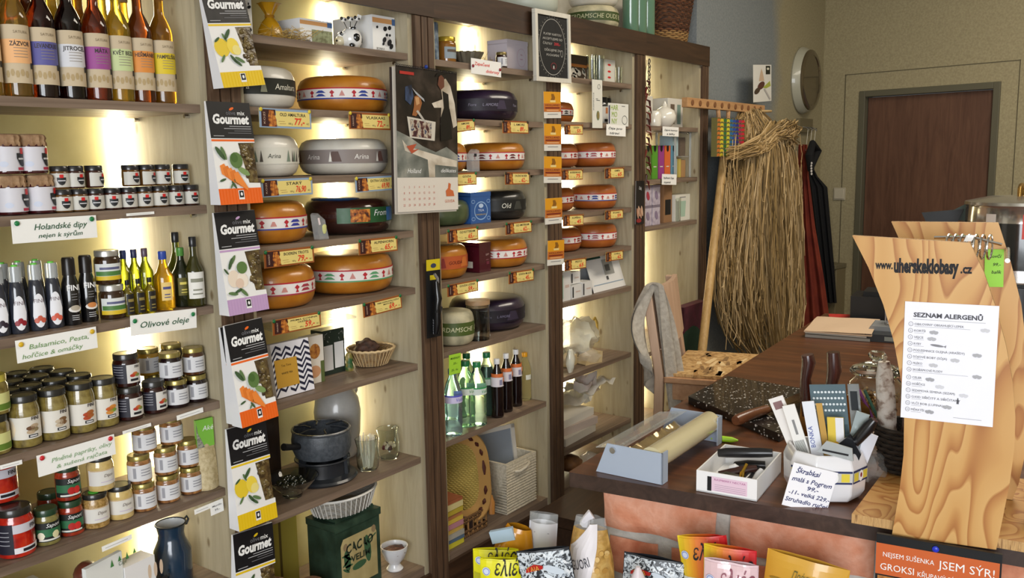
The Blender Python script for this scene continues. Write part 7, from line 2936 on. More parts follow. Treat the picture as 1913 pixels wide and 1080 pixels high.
# --- tools
HANDLE = wood('knife_handle_wood', [(.3, '5a3018'), (.7, '7d4a2a')], 'x', 12, 10, .35, .1, coat=.4)
p, q = onZ(1374, 786, .935), onZ(1432, 765, .935)
t = thing('knife', 'knife with a brown wooden handle lying across the stone slab', 'knife', p, math.atan2(q.y-p.y, q.x-p.x))
L_ = (q-p).length
b = MB()
b.tube([(0, 0, 0), (.01, 0, .0), (L_*.5, 0, .002), (L_, 0, 0)], [.012, .0145, .0135, .012], HANDLE, 12)
part('handle', b, t)
b = MB()
b.prism([(L_, -.004), (L_+.22, .004), (L_+.20, .012), (L_, .006)], -.028, .004, C('8a7454', .2, .9))
part('blade', b, t, bev=.001)
REDH = wood('dark_red_handle', [(.3, '2f100c'), (.7, '4d1e16')], 'z', 12, 8, .25, .05, coat=.7)
COP = C('b98a4a', .22, .9)
for i, (hx, hy, bx, by, sc) in enumerate(((1500, 712, 1508, 770, 1), (1541, 735, 1555, 790, 1.05))):
    b0 = onCl(bx, by, 1.0)
    P = cl(b0[0], b0[1], CZ)
    t = thing('cheese_knife', ['broad cheese knife standing upright, dark red handle, farther one', 'broad cheese knife standing upright, dark red handle, nearer one'][i], 'knife', P+Vector((0, 0, .001)), CYAW+.35, 'upright cheese knives behind the ceramic pot')
    b = MB()
    b.prism([(-.02, .0), (.075, 0), (.088, .08), (.078, .135), (.045, .165), (.004, .160), (-.015, .12)], -.0015, .0015, COP)
    part('blade', b, t)
    b = MB()
    b.tube([(.0, 0, .09), (-.004, 0, .15), (-.006, 0, .18), (-.0, 0, .22), (-.004, 0, [.237, .262][i])], [.012, .015, .012, .016, .014], REDH, 14)
    part('handle', b, t)
# --- white box with black tools
t = cthing('white_tray', 'white cardboard tray full of black kitchen gadgets', 'tray', .292, .014, -.03)
b = MB()
w, d, h = .128, .195, .046
for x0, x1, y0, y1 in ((0, w, 0, .003), (0, w, d-.003, d), (0, .003, .003, d-.003), (w-.003, w, .003, d-.003)):
    b.box(x0, x1, y0, y1, 0, h, C('eeeeee', .5))
b.box(0, w, 0, d, 0, .003, C('e6e6e6', .5))
b.rect(.03, .108, .007, .038, C('e6c9da', .5), 1)
b.rect(.024, .033, .006, .037, BLACK, 2)
b.txt('RASPBERRY NECTAR', .072, .030, .006, C('a8508a', .6), 2, w=.066)
for k in range(4):
    b.rect(.04, .105, .009+.004*k, .0096+.004*k, C('9a8a9a', .6), 2)
part('card_tray', b, t, smooth=False)
b0 = t.location
TB = C('17171a', .3, coat=.3)
def gadget(name, label, cat, pts, r, mat, extra=None, group=None):
    b = MB()
    b.tube(pts, r, mat, 12)
    if extra:
        extra(b)
    return solo(name, b, label, cat, b0, CYAW-.03, group)


gadget('corkscrew', 'black handled gadget lying on top of the white tray', 'tool', [(.012, .11, .052), (.03, .112, .055), (.10, .125, .062), (.125, .13, .064)], [.009, .011, .011, .009], TB)
gadget('peeler', 'gadget with a brown handle and brass blade in the white tray', 'tool', [(.03, .06, .02), (.07, .085, .028), (.10, .10, .034)], [.009, .011, .008], C('3a1c16', .3, coat=.4), lambda b: b.tube([(.07, .045, .01), (.078, .06, .03), (.085, .075, .050)], .0035, C('c29a3a', .25, .9), 8))
gadget('peeler', 'gadget with two brass prongs at the front of the white tray', 'tool', [(.085, .03, .012), (.088, .05, .02), (.09, .11, .022)], [.008, .010, .008], TB, lambda b: [b.tube([(.083+.006*k, .02, .012), (.084+.006*k, .035, .045)], .002, C('d2aa4a', .2, .9), 6) for k in (0, 1)])
gadget('bottle_opener', 'olive brown gadget at the left of the white tray', 'tool', [(.025, .04, .016), (.05, .05, .022), (.078, .056, .020)], [.010, .013, .010], C('3d3a2c', .35, coat=.4))
gadget('peeler', 'black gadget at the back of the white tray', 'tool', [(.04, .15, .015), (.07, .14, .024), (.105, .15, .026)], [.010, .012, .010], TB)
gadget('egg_spoon', 'white egg-shaped gadget in the white tray', 'tool', [(.045, .085, .030), (.055, .088, .033), (.066, .09, .030)], [.006, .009, .005], C('e9e9ea', .3, coat=.4))
gadget('egg_spoon', 'white gadget end at the right of the white tray', 'tool', [(.105, .06, .020), (.112, .07, .032), (.116, .08, .040)], [.006, .008, .006], C('e2e2e4', .3, coat=.4))
# green marker tip behind the tray
p = onCl(1352, 826)
b = MB()
b.tube([(-.03, 0, .008), (.02, 0, .008), (.035, 0, .008)], [.008, .007, .002], C('a8d82a', .4), 10)
solo('highlighter', b, 'lime green highlighter lying by the stone slab', 'pen', cl(p[0], p[1]), CYAW+.1)
# --- ceramic pot with gadgets and the handwritten note
px_, py_ = .530, .125
t = cthing('ceramic_pot', 'white chamfered ceramic pot with a blue and yellow border', 'pot', px_, py_, .42)
CER = C('e9e9ec', .12, coat=.8)


def octo(s, c):
    return [(-s+c, -s), (s-c, -s), (s, -s+c), (s, s-c), (s-c, s), (-s+c, s), (-s, s-c), (-s, -s+c)]


b = MB()
prof = [(.052, 0), (.066, .004), (.074, .02), (.076, .075), (.070, .092), (.066, .10), (.061, .10), (.064, .09), (.068, .07), (.06, .012)]
rings = []
for s, z in prof:
    rings.append([(p[0], p[1], z) for p in octo(s, s*.52)])
vs = [v for r_ in rings for v in r_]
fs = [(8*i+k, 8*i+(k+1) % 8, 8*i+8+(k+1) % 8, 8*i+8+k) for i in range(len(rings)-1) for k in range(8)]
b.add(vs, fs+[tuple(range(7, -1, -1)), tuple(range(len(vs)-8, len(vs)))], CER)
part('pot_body', b, t, bev=.003)
b = MB()
b.fy = -.0763
for (a0, a1) in ((-.036, .036),):
    b.rect(a0, a1, .045, .072, C('2a3560', .3), 1)
    b.rect(a0, a1, .049, .068, C('d9d2b8', .3), 2)
    for k in (-1, 1):
        b.rect(k*.020-.010, k*.020+.010, .050, .067, C('e0cf4a', .3), 3)
    b.ell(0, .0585, .0085, .0115, WHITE, 0, 4)
    b.ell(0, .0585, .003, .006, C('8a2a3a', .4), 0, 5)
border = list(b.v)
b2 = MB()
for rot in (0, PI/4, -PI/4):
    q = MB()
    q.fy = -.0763 if rot == 0 else -.0800
    hw = .036 if rot == 0 else .027
    q.rect(-hw, hw, .045, .072, C('2a3560', .3), 1)
    q.rect(-hw, hw, .049, .068, C('c9c9c4', .3), 2)
    for k in (-1, 1):
        q.rect(k*hw*.62-.008, k*hw*.62+.008, .050, .067, C('e0cf4a', .3), 3)
    q.ell(0, .0585, .0085, .0115, WHITE, 0, 4)
    q.ell(0, .060, .0035, .005, C('8a2a3a', .4), 0, 5)
    q.xf(Matrix.Rotation(rot, 4, 'Z'))
    for f, mi in zip(q.f, q.m):
        b2.add([q.v[k] for k in f], [tuple(range(len(f)))], q.mats[mi])
part('painted_border', b2, t, smooth=False)
pot0 = t.location.copy()


def d_note(b, w, h):
    BL_ = C('2c3168', .7)
    for s, x, z, ww, hh in (('Škrabkai', .36, .80, .52, .17), ('malá s Pogrem', .50, .61, .88, .15), ('99,-', .56, .46, .26, .13), ('-11- velká 229,-', .52, .30, .92, .13), ('Struhadlo ruční', .50, .13, .94, .14), ('229,-', .82, .015, .28, .10)):
        b.txt(s, x*w, z*h, hh*h, BL_, 2, w=ww*w, shear=.2, wob=.05, bold=.012)


pa_ = CYAW+.42
pl = (pot0+Vector((math.sin(pa_), -math.cos(pa_), 0))*.083, pa_)
signcard('handwritten_note', 'white note with blue handwritten prices leaning on the ceramic pot', 'note', (1483, 864), (1566, 884), (1465, 944), 0, d_note, paper=C('f4f4f8', .6), plane=pl)


def stick(name, label, cat, x, y, z0, lean, ln, w, th, mat, draw=None, rz=0, group=None):
    """flat packaged gadget standing in the pot, leaning by (lean x, lean y)"""
    b = MB()
    b.box(-w/2, w/2, 0, th, 0, ln, mat)
    if draw:
        draw(b, w, ln)
    return solo(name, b, label, cat, pot0+(CE*x+CN*y)+Vector((0, 0, z0)), CYAW+rz, group, ry=lean, smooth=False)


SLV = C('aeb4b6', .25, .8)
grp = 'gadgets standing in the ceramic pot'
stick('gadget_pack', 'white packaged gadget leaning far left in the ceramic pot', 'tool', -.030, .01, .02, -.42, .185, .032, .003, C('ece8e4', .5), lambda b, w, h: b.rect(-.3*w, .3*w, .86*h, .95*h, C('8a6a6a', .6), 1), group=grp)
stick('gadget_pack', 'white packaged gadget with a barcode at its foot, left in the pot', 'tool', -.022, -.012, .03, -.33, .160, .026, .003, C('f0eeea', .5), lambda b, w, h: ([b.rect((-.4+.1*k)*w, (-.36+.1*k)*w, .34*h, .52*h, INK, 1) for k in range(8)], b.rect(-.1*w, .1*w, .6*h, .8*h, C('8a8a8a', .6), 1)), group=grp)
stick('gadget_pack', 'white and blue package with a gold strip in the middle of the pot', 'tool', .0, -.022, .035, -.20, .165, .024, .003, C('e9ecf4', .5), lambda b, w, h: (b.txt('BONKA', 0, .55*h, .013, C('4a5aa0', .6), 2, rot=PI/2), b.ell(0, .2*h, .35*w, .05*h, C('e0c23a', .5), 0, 1)), group=grp)
stick('gadget_pack', 'gold edged package beside the white and blue one', 'tool', .016, -.012, .035, -.18, .160, .012, .003, C('c2984a', .45), group=grp)
stick('gadget_pack', 'yellow and white package picturing a lemon wedge in the pot', 'tool', .030, -.005, .03, -.08, .135, .032, .004, C('e2c64a', .5), lambda b, w, h: (b.rect(.0, .5*w, .2*h, 1.0*h, C('e9e9ee', .5), 1), b.rect(-.2*w, .5*w, .2*h, .5*h, C('6a9ac4', .5), 1), b.ell(.0, .55*h, .25*w, .08*h, C('e8b02a', .5), 0, 2)), group=grp)
t = thing('grater', 'grey plastic hand grater with rows of white holes rising from the pot', 'grater', pot0+(CE*.02+CN*.03)+Vector((0, 0, .02)), CYAW, grp, ry=-.12)
b = MB()
b.box(-.036, .036, 0, .003, .06, .205, C('5a6f78', .3))
b.rect(-.034, .034, .10, .12, C('44555c', .3), 1)
part('grater_frame', b, t)
b = MB()
b.fy = -.0005
for r_ in range(4):
    for k in range(9):
        b.ell(-.029+.0072*k+(.003 if r_ % 2 else 0), .150+.013*r_, .0026, .0026, C('dde6ea', .4), 0, 1, 8)
part('holes', b, t)
b = MB()
b.box(.040, .062, .002, .005, .06, .205, SLV)
b.box(.044, .058, .0, .004, .15, .19, C('2a2f33', .3))
part('steel_arm', b, t)
stick('gadget_pack', 'clear package with a steel blade at the right of the pot', 'tool', .038, .01, .03, .22, .150, .026, .004, C('b8c6c8', .2, .3), group=grp)
b = MB()
b.tube([(0, 0, 0), (.02, 0, .05), (.055, .0, .10), (.065, 0, .115)], [.008, .010, .013, .008], TB, 12)
solo('scraper', b, 'black handled scraper leaning right out of the pot', 'tool', pot0+CE*.030-CN*.006+Vector((0, 0, .055)), CYAW, grp)
b = MB()
b.prism([(-.02, 0), (.02, 0), (.028, .06), (.0, .095), (-.028, .055)], -.004, .004, C('23262c', .2, .4, coat=.4))
solo('kitchen_shears', b, 'dark wide bladed gadget at the right rim of the pot', 'tool', pot0+CE*.038-CN*.022+Vector((0, 0, .045)), CYAW, grp, ry=.15)
stick('gadget_pack', 'white folded paper package at the far right of the pot', 'tool', .052, .015, .03, .30, .11, .034, .003, C('e6e8f0', .5), group=grp)
b = MB()
b.prism([(-.035, 0), (.035, -.005), (.03, .02), (-.02, .025)], -.003, .003, C('b9bfc0', .25, .2))
b.rect(-.025, .025, .004, .008, INK, 8)
solo('gadget_pack', b, 'flat clear package lying across the front rim of the pot', 'tool', pot0+CE*.030-CN*.055+Vector((0, 0, .102)), CYAW, grp, ry=.08)

# --- glass jar with crackers
jx, jy = onCl(1640, 812)
t = cthing('glass_storage_jar', 'clear glass jar with a knobbed lid, half full of brown crackers', 'jar', jx-.012, jy+.02)
b = MB()
thin(b, [(.045, 0), (.06, .004), (.066, .02), (.068, .10), (.062, .13), (.050, .142), (.050, .152)], GLASS, 40, .0025)
part('glass_body', b, t)
b = MB()
b.lathe([(.050, .150), (.062, .153), (.064, .158), (.058, .166), (.035, .176), (.012, .180), (.010, .184), (.020, .194), (.022, .200), (.016, .208), (0, .210)], GLASS, 40)
part('lid', b, t)
CRK = mottled('brown_cracker', [(.35, '8a6238'), (.65, 'b48a58')], 30, .8, .4)
b = MB()
for k in range(150):
    a, rr, z = R.random()*6.28, .054*math.sqrt(R.random()), .012+.085*R.random()
    b.blob((rr*math.cos(a), rr*math.sin(a), z), (.011, .010, .005), CRK, 7, .3, k, Matrix.Rotation(R.random()*3, 3, 'X').to_euler())
solo('crackers', b, 'pile of small brown crackers inside the glass jar', 'crackers', cl(jx-.012, jy+.02, CZ+.002), 0, kind='stuff')
# --- wicker cone basket with dried sausages
sx, sy = onCl(1672, 862)
BX, BY = .668, .275
DWIC = woven('black_wicker', '3a3026', '14100c', 60, 90)
t = cthing('sausage_basket', 'dark wicker basket behind the wooden sign', 'basket', BX, BY, z=CZ+.0195)
b = MB()
b.lathe([(.035, 0), (.04, .004), (.058, .10), (.062, .105), (.056, .104), (.036, .008), (0, .008)], DWIC, 36)
for k in range(9):
    z = .008+.0115*k
    rr = .041+.018*z/.1+.001
    b.tube([((rr+.0025*math.sin(12*a+k*PI))*math.cos(a), (rr+.0025*math.sin(12*a+k*PI))*math.sin(a), z) for a in [2*PI*q/72 for q in range(72)]], .004, C('2c241c', .7), 5, True)
part('woven_body', b, t)
MOLD = mottled('white_moulded_salami', [(.36, '5a4038'), (.44, 'a8988c'), (.52, 'd6d0c8'), (.66, 'e2ded8')], 45, .85, .9, bscale=50)
SAU = mottled('dark_dry_sausage', [(.3, '2a1713'), (.5, '4f2f28'), (.68, '7d5a50')], 35, .45, .5, coat=.3)
P = cl(BX, BY)
for i, (dx, dy, lx, ly, ln, r_, m, lb) in enumerate(((-.030, .006, -.035, -.0, .205, .0195, MOLD, 'salami covered in white mould leaning out of the wicker basket'), (.012, -.006, .01, 0, .215, .019, SAU, 'dark dry sausage right beside the white salami'), (.0, .02, .06, .02, .21, .017, SAU, 'dark dry sausage at the rear of the wicker basket'))):
    b = MB()
    pts = [(dx+lx*k/6*.5, dy+ly*k/6, .02+ln*k/6) for k in range(7)]
    b.tube(pts, [r_*.6, r_*.96, r_, r_*1.03, r_*1.0, r_*.95, r_*.6], m, 16)
    b.tube([pts[-1], (pts[-1][0]+.004, pts[-1][1], pts[-1][2]+.012)], .003, C('a89a86', .8), 5)
    solo('salami', b, lb, 'sausage', P+Vector((0, 0, .031)), CYAW, 'sausages in the wicker basket')
b = MB()
b.blob((0, 0, .03), (.045, .04, .035), film('clear_wrap', '', 1), 16, .5, 5)
solo('plastic_pouch', b, 'crumpled clear plastic pouch between the pot and the wicker basket', 'bag', cl(.60, .24, CZ+.004), 0)
# pens and a paper wrap leaning by the basket
for i, (c, dx) in enumerate((('7a3a7a', 0), ('2f5a4a', .012))):
    b = MB()
    b.tube([(0, 0, 0), (-.035, .0, .07), (-.06, .0, .12)], .0035, C(c, .35), 8)
    solo('pencil', b, ['purple pencil leaning behind the ceramic pot', 'green pencil leaning behind the ceramic pot'][i], 'pencil', cl(.625+dx, .335, CZ+.055), CYAW, 'pencils behind the pot')
b = MB()
b.blob((0, 0, .03), (.05, .04, .035), mottled('pale_ham', [(.35, 'b09a88'), (.65, 'cdbaa8')], 20, .5, .2), 16, .25, 9)
solo('wrapped_ham', b, 'pale pinkish wrapped piece of ham behind the pot', 'meat', cl(.575, .40, CZ+.004), 0)

# --- plywood sign stand
m, N, L, bb = base_mat('plywood_contours')
tc = N.new('ShaderNodeTexCoord')
mp = N.new('ShaderNodeMapping')
mp.inputs['Scale'].default_value = (4.6, 4.6, 1.15)
n_ = N.new('ShaderNodeTexNoise')
n_.inputs['Scale'].default_value = 1.55
n_.inputs['Detail'].default_value = 2.2
n_.inputs['Roughness'].default_value = .4
n_.inputs['Distortion'].default_value = .35
L.new(tc.outputs['Object'], mp.inputs['Vector'])
L.new(mp.outputs[0], n_.inputs['Vector'])
mu = N.new('ShaderNodeMath')
mu.operation = 'MULTIPLY'
mu.inputs[1].default_value = 17
L.new(n_.outputs[0], mu.inputs[0])
fr_ = N.new('ShaderNodeMath')
fr_.operation = 'FRACT'
L.new(mu.outputs[0], fr_.inputs[0])
cr = ramp(N, [(0, 'd0a262'), (.5, 'ca9958'), (.78, 'b88042'), (.93, 'a86c33'), (1.0, 'cc9c5a')])
L.new(fr_.outputs[0], cr.inputs[0])
L.new(cr.outputs[0], bb.inputs['Base Color'])
bb.inputs['Roughness'].default_value = .45
PLY = m
PLYE = wood('plywood_edge', [(.35, 'a87e48'), (.5, 'c9a067'), (.65, '8a6236')], 'x', 3, .06, .6, .1)
t = cthing('plywood_sign_stand', 'tall plywood stand with curved panels and a printed web address', 'stand', 0, 0)


def panelpoly(pix, y):
    o = CA+CN*y
    out = []
    for px, py in pix:
        d = ray(px, py)
        s = (o-CAM).dot(CN)/d.dot(CN)
        q = CAM+d*s
        out.append(((q-CA).dot(CE), q.z-CZ))
    return out


pa = panelpoly([(1592, 441), (1670, 1003), (1860, 1028), (1872, 975), (1886, 905), (1895, 830), (1896, 770), (1889, 700), (1877, 640), (1858, 570), (1836, 505), (1813, 455)][:1]+[(1622, 500), (1650, 570), (1670, 640), (1683, 710), (1689, 780), (1688, 850), (1680, 920), (1666, 1001), (1861, 1028), (1874, 965), (1886, 905), (1895, 840), (1897, 780), (1892, 715), (1879, 645), (1860, 575), (1838, 510), (1812, 455)], -.034)
b = MB()
b.fy = -.034
b.prism(pa, -.034, -.019, PLY, PLYE)
tl = panelpoly([(1634, 500)], -.034)[0]
tr_ = panelpoly([(1817, 505)], -.034)[0]
w3 = (tr_[0]-tl[0])
rot = math.atan2(tr_[1]-tl[1], w3)
b.txt('www.', tl[0]+.10*w3, tl[1]-.002, .021, INK, 2, w=.185*w3, bold=.035, rot=rot)
b.txt('uherskeklobasy', tl[0]+.535*w3, tl[1]-.006, .034, INK, 2, w=.66*w3, bold=.05, rot=rot)
b.txt('.cz', tl[0]+.94*w3, tl[1]-.004, .022, INK, 2, w=.115*w3, bold=.035, rot=rot)
part('front_panel', b, t, smooth=False)
dy = .19
pb = panelpoly([(1665, 415), (1690, 470), (1715, 540), (1735, 640), (1740, 760), (1735, 880), (1725, 930), (1890, 950), (1903, 905), (1915, 850), (1922, 760), (1919, 660), (1908, 570), (1888, 490), (1865, 417)], dy)
b = MB()
b.prism([(p[0], max(p[1], .0205)) for p in pb], dy, dy+.015, PLY, PLYE)
part('rear_panel', b, t, smooth=False)
b = MB()
b.prismz([(.607, -.0185), (.905, -.0185), (.905, .335), (.640, .335)], .001, .019, PLY, PLYE)
part('base_board', b, t, smooth=False)
b = MB()
for k in range(7):
    cx_, cy_ = .745+.011*k, .06
    b.tube([(cx_+.004*math.cos(a), cy_+.022*math.cos(a), .530+.022*math.sin(a)) for a in [2*PI*q/16 for q in range(16)]], .0018, CHROME, 6, True)
b.tube([(.72, .06, .545), (.78, .06, .548), (.83, .06, .535)], .003, CHROME, 6)
b.tube([(.70, -.018, .515), (.70, dy, .515)], .004, STEEL, 8)
b.tube([(.84, -.018, .515), (.84, dy, .515)], .004, STEEL, 8)
part('metal_hooks', b, t)
TAPE = film('clear_tape', 'f2f2ee', .35, .15)
b = MB()
q = panelpoly([(1800, 452), (1815, 452), (1822, 440), (1806, 440)], -.0355)
b.prism(q, -.0352, -.0345, TAPE)
part('tape', b, t)


def d_all(b, w, h):
    G1, G2 = C('4c4c52', .7), C('8a8a90', .7)
    b.txt('SEZNAM ALERGENŮ', .47*w, .875*h, .052*h, G1, 2, w=.74*w, bold=.03)
    b.rect(.09*w, .87*w, .852*h, .857*h, C('c4c4c8', .7), 2)
    items = ['OBILOVINY OBSAHUJÍCÍ LEPEK', 'KORÝŠI', 'VEJCE', 'RYBY', 'PODZEMNICE OLEJNÁ (ARAŠÍDY)', 'SÓJOVÉ BOBY (SÓJA)', 'MLÉKO', 'SKOŘÁPKOVÉ PLODY', 'CELER', 'HOŘČICE', 'SEZAMOVÁ SEMENA (SEZAM)', 'OXID SIŘIČITÝ A SIŘIČITANY', 'VLČÍ BOB (LUPINA)', 'MĚKKÝŠI']
    for k, s in enumerate(items):
        z = (.805-.0555*k-(.012 if k > 7 else 0))*h
        b.ring(.075*w, z+.008*h, .026*w, .019*h, .0007, G2, 2, 18)
        b.txt(str(k+1), .075*w, z, .020*h, G2, 2)
        b.txt(s, .115*w, z, .026*h, C('5d5d63', .7), 2, w=min(.60, .0205*len(s))*w, align=-1)
        b.rect(.115*w, (.115+(.60 if k in (0, 7) else .11))*w, z-.012*h, z-.0095*h, C('a8a8ae', .7), 2)
        ex = {0: .87, 1: .33, 2: .31, 3: .37, 4: .80, 5: .57, 6: .34, 7: .81, 8: .31, 9: .42, 10: .68, 11: .62, 12: .51, 13: .32}[k]
        zz = z+(.0 if k not in (0, 7) else -.012*h)
        if k == 3:
            b.ell(ex*w, zz+.004*h, .075*w, .010*h, G2, -.1, 2)
            b.poly([((ex+.07)*w, zz), ((ex+.10)*w, zz+.012*h), ((ex+.095)*w, zz-.012*h)], G2, 2)
        elif k == 11:
            b.rect((ex-.012)*w, (ex+.012)*w, zz-.018*h, zz+.018*h, C('5a5a60', .7), 2)
            b.rect((ex-.006)*w, (ex+.006)*w, zz+.018*h, zz+.032*h, C('5a5a60', .7), 2)
        else:
            fa = [.9, .6, .7, 0, .6, .8, .8, .6, .5, .95, .95, 0, .6, .5][k]
            cc = C('%02x%02x%02x' % ((int(110+110*fa),)*2+(int(114+112*fa),)), .7)
            for q in range(3):
                b.ell((ex+.025*(q-1))*w, zz+.006*h*(q % 2), .026*w, .013*h, cc, .5*(q-1), 2+q)
    b.rect(.58*w, .88*w, .045*h, .048*h, C('9a9aa0', .7), 2)


signcard('allergen_list', 'white printed allergen list taped to the plywood panel', 'notice', (1691, 563), (1867, 572), (1687, 780), 0, d_all, paper=C('f2f2fa', .6), plane=(CA+CN*(-.0365), CYAW))
signcard('sticky_note', 'bright green price note on the rear plywood panel', 'note', (1840, 466), (1876, 466), (1846, 536), 0,
         handlines([('Lovčí', .55, .78, .6, .12), ('99,-', .62, .56, .4, .12), ('balík', .62, .36, .5, .12)], INK), paper=C('9ad84a', .6), plane=(CA+CN*(dy-.004), CYAW))


def d_groksi(b, w, h):
    b.rect(0, w, .02*h, h, C('101214', .4), 1)
    b.rect(.0, .985*w, .44*h, .88*h, C('c9602a', .5), 2)
    b.txt('NEJSEM SUŠENKA', .27*w, .70*h, .095*h, WHITE, 3, w=.42*w)
    b.txt('JSEM SÝR!', .73*w, .67*h, .16*h, WHITE, 3, w=.44*w)
    b.txt('GROKSI', .18*w, .51*h, .135*h, WHITE, 3, w=.28*w)
    b.txt('KŘUPAVÝ SÝROVÝ SNACK', .66*w, .505*h, .095*h, WHITE, 3, w=.62*w)
    b.rect(.02*w, .30*w, .05*h, .42*h, mottled('cookie_print', [], 70), 2)
    b.ell(.6*w, .25*h, .28*w, .10*h, C('a8a04a', .5), 0, 2)
    b.ell(.6*w, .22*h, .26*w, .09*h, C('2a2c20', .5), 0, 3)


t = signcard('snack_display', 'black and orange snack display strip fixed below the plywood stand', 'display', (1638, 997), (1873, 1037), (1640, 1128), 0, d_groksi, paper=C('16181a', .5), plane=(CA+CN*(-.052), CYAW), th=.008)
b = MB()
loc, rz, ry, w, h = card_frame((1638, 997), (1873, 1037), (1640, 1128), 0, (CA+CN*(-.052), CYAW))
b.blob((.485*w, -.003, .93*h), (.006, .003, .006), C('2a3ac0', .3), 12)
part('blue_pin', b, t)

# --- right side of the stand: plastic tub, rear basket, kettle
x, y = onCl(1888, 990)
t = cthing('plastic_tub', 'clear plastic tub with reddish content right of the plywood stand', 'tub', .935, .10)
b = MB()
thin(b, [(.034, 0), (.036, .003), (.042, .085)], film('tub_plastic', 'd2cfc8', .35, .1), 32, .0015)
part('tub_body', b, t)
b = MB()
b.lathe([(.034, .004), (.037, .03), (0, .032)], mottled('red_paste', [(.35, '8a3a28'), (.65, 'b05a40')], 40, .5, .3), 24)
part('content', b, t)
b = MB()
b.lathe([(.041, .083), (.044, .083), (.044, .094), (.040, .096), (0, .096)], C('c9c5be', .3), 32)
part('lid', b, t)
t = cthing('pale_basket', 'pale wicker basket at the right picture edge behind the stand', 'basket', 1.02, .33)
b = MB()
b.lathe([(.07, 0), (.08, .004), (.095, .16), (.09, .16), (.072, .01), (0, .01)], WICK, 36)
for k in range(13):
    z = .008+.0118*k
    rr = .0805+.015*z/.16
    b.tube([((rr+.002*math.sin(14*a+k*PI))*math.cos(a), (rr+.002*math.sin(14*a+k*PI))*math.sin(a), z) for a in [2*PI*q/84 for q in range(84)]], .005, C('a88c60', .7), 5, True)
part('woven_body', b, t)
d = ray(1906, 400)
kp = CAM+d*3.05
t = thing('stock_pot', 'large steel pot with black band and red price note at the right edge', 'pot', (kp.x, kp.y, 1.16))
b = MB()
b.lathe([(.16, 0), (.168, .01), (.168, .05)], C('c9c9c6', .18, .9), 48)
b.lathe([(.1685, .05), (.1685, .205)], C('17191a', .15, coat=.8), 48)
b.lathe([(.168, .205), (.168, .255), (.172, .262), (.165, .265)], C('c2bfb8', .15, .9), 48)
part('pot_body', b, t)
b = MB()
b.lathe([(.174, .262), (.172, .272), (.10, .288), (.0, .292)], C('b9b6ae', .2, .9), 48)
part('lid', b, t)
b = MB()
b.tube([(-.05, 0, .287), (-.045, 0, .315), (-.015, 0, .325), (.015, 0, .325), (.045, 0, .315), (.05, 0, .287)], [.006, .008, .009, .009, .008, .006], C('b08a4a', .2, .9), 10)
part('lid_handle', b, t)
an = math.atan2(-(kp.y-CAM.y), -(kp.x-CAM.x))
fa = an+PI/2
b = MB()
b.arc(.1685, fa-.62, fa-.42, .06, .235, C('cfc4ba', .3), 6, 2)
b.arc(.1685, fa+.05, fa+.6, .155, .235, C('d8504a', .6), 8, 2)
for k in range(3):
    b.atxt(.1685, ['Grog', '150 ml', '35,-'][k], fa+.30, .212-.022*k, .018, INK, 3)
b.arc(.1685, fa+.42, fa+.62, .01, .15, C('c9d8a8', .4), 6, 2)
part('stickers', b, t)
b = MB()
b.lathe([(.15, 0), (.15, .25), (.165, .255), (.165, .258), (0, .258)], C('141416', .35, coat=.3), 40)
solo('kettle_heater', b, 'round black heater base under the large steel pot', 'heater', (kp.x, kp.y, CZ+.0008))

# --- far end of the counter: papers, scale, box
b = MB()
c0 = onCl(1572, 628)
for k in range(4):
    a = R.uniform(-.06, .06)
    q = MB()
o = None
for k, (w, d, hh, c, a, lb) in enumerate(((.235, .20, .012, 'a8a49c', .02, 'stack of grey sheets under the tan papers at the far counter end'), (.225, .19, .008, 'd9d3c6', -.03, 'white sheets in the middle of the paper stack'), (.245, .21, .006, 'cfb497', .03, 'tan wrapping paper sheet on top of the stack'))):
    q = MB()
    z0 = [0, .0125, .021][k]
    q.grid(lambda u, v: ((u-.5)*w, (v-.5)*d*1.6, hh+(.006*noise.noise(Vector((u*2, v*2, k)))+.004*u if k == 2 else 0)), 8, 8, C(c, .7))
    q.box(-w/2, w/2, -d*.8, d*.8, 0, hh*.9, C(c, .7))
    solo('paper_stack', q, lb, 'paper', cl(.290, 1.93, CZ+.001+z0), CYAW+a, 'paper stack at the far end of the counter', smooth=False)
t = cthing('kitchen_scale', 'dark grey scale with a wire basket at the far counter end', 'scale', .50, 1.88)
b = MB()
b.box(-.11, .11, -.10, .12, 0, .028, C('33363a', .4))
b.prism([(-.11, .028), (.11, .028), (.10, .045), (-.10, .045)], -.02, .12, C('8a8d90', .35))
b.rect(-.04, .06, .006, .022, C('8f9690', .3), 201)
part('scale_body', b, t, bev=.004)
b = MB()
for k in range(4):
    z = .05+.03*k
    b.tube([(.075*math.cos(a)+.02, .075*math.sin(a)+.05, z) for a in [2*PI*q/24 for q in range(24)]], .0022, STEEL, 5, True)
for k in range(16):
    a = 2*PI*k/16
    b.tube([(.075*math.cos(a)+.02, .075*math.sin(a)+.05, .045), (.078*math.cos(a)+.02, .078*math.sin(a)+.05, .142)], .0018, STEEL, 5)
part('wire_basket', b, t)
b = MB()
b.box(-.105, .10, -.08, .10, 0, .115, C('101011', .5))
b.box(-.06, .09, -.06, .08, .115, .135, C('0d0d0e', .6))
solo('black_box', b, 'black box standing at the far end of the counter before the door', 'box', cl(.39, 2.22), CYAW, bev=.004)
b = MB()
b.box(-.05, .05, -.05, .05, 0, .010, C('b5302a', .5))
solo('red_folder', b, 'red folder lying beside the black box', 'folder', cl(.235, 2.24, CZ+.001), CYAW+.2, bev=.002)
b = MB()
b.prism([(-.03, 0), (.06, 0), (.085, .065), (-.055, .05)], -.01, .01, C('16181a', .4))
b.prism([(.0, .03), (.09, .02), (.12, .10), (.05, .06)], .012, .02, C('3a4a44', .4))
d = ray(1752, 405)
q = CAM+d*3.3
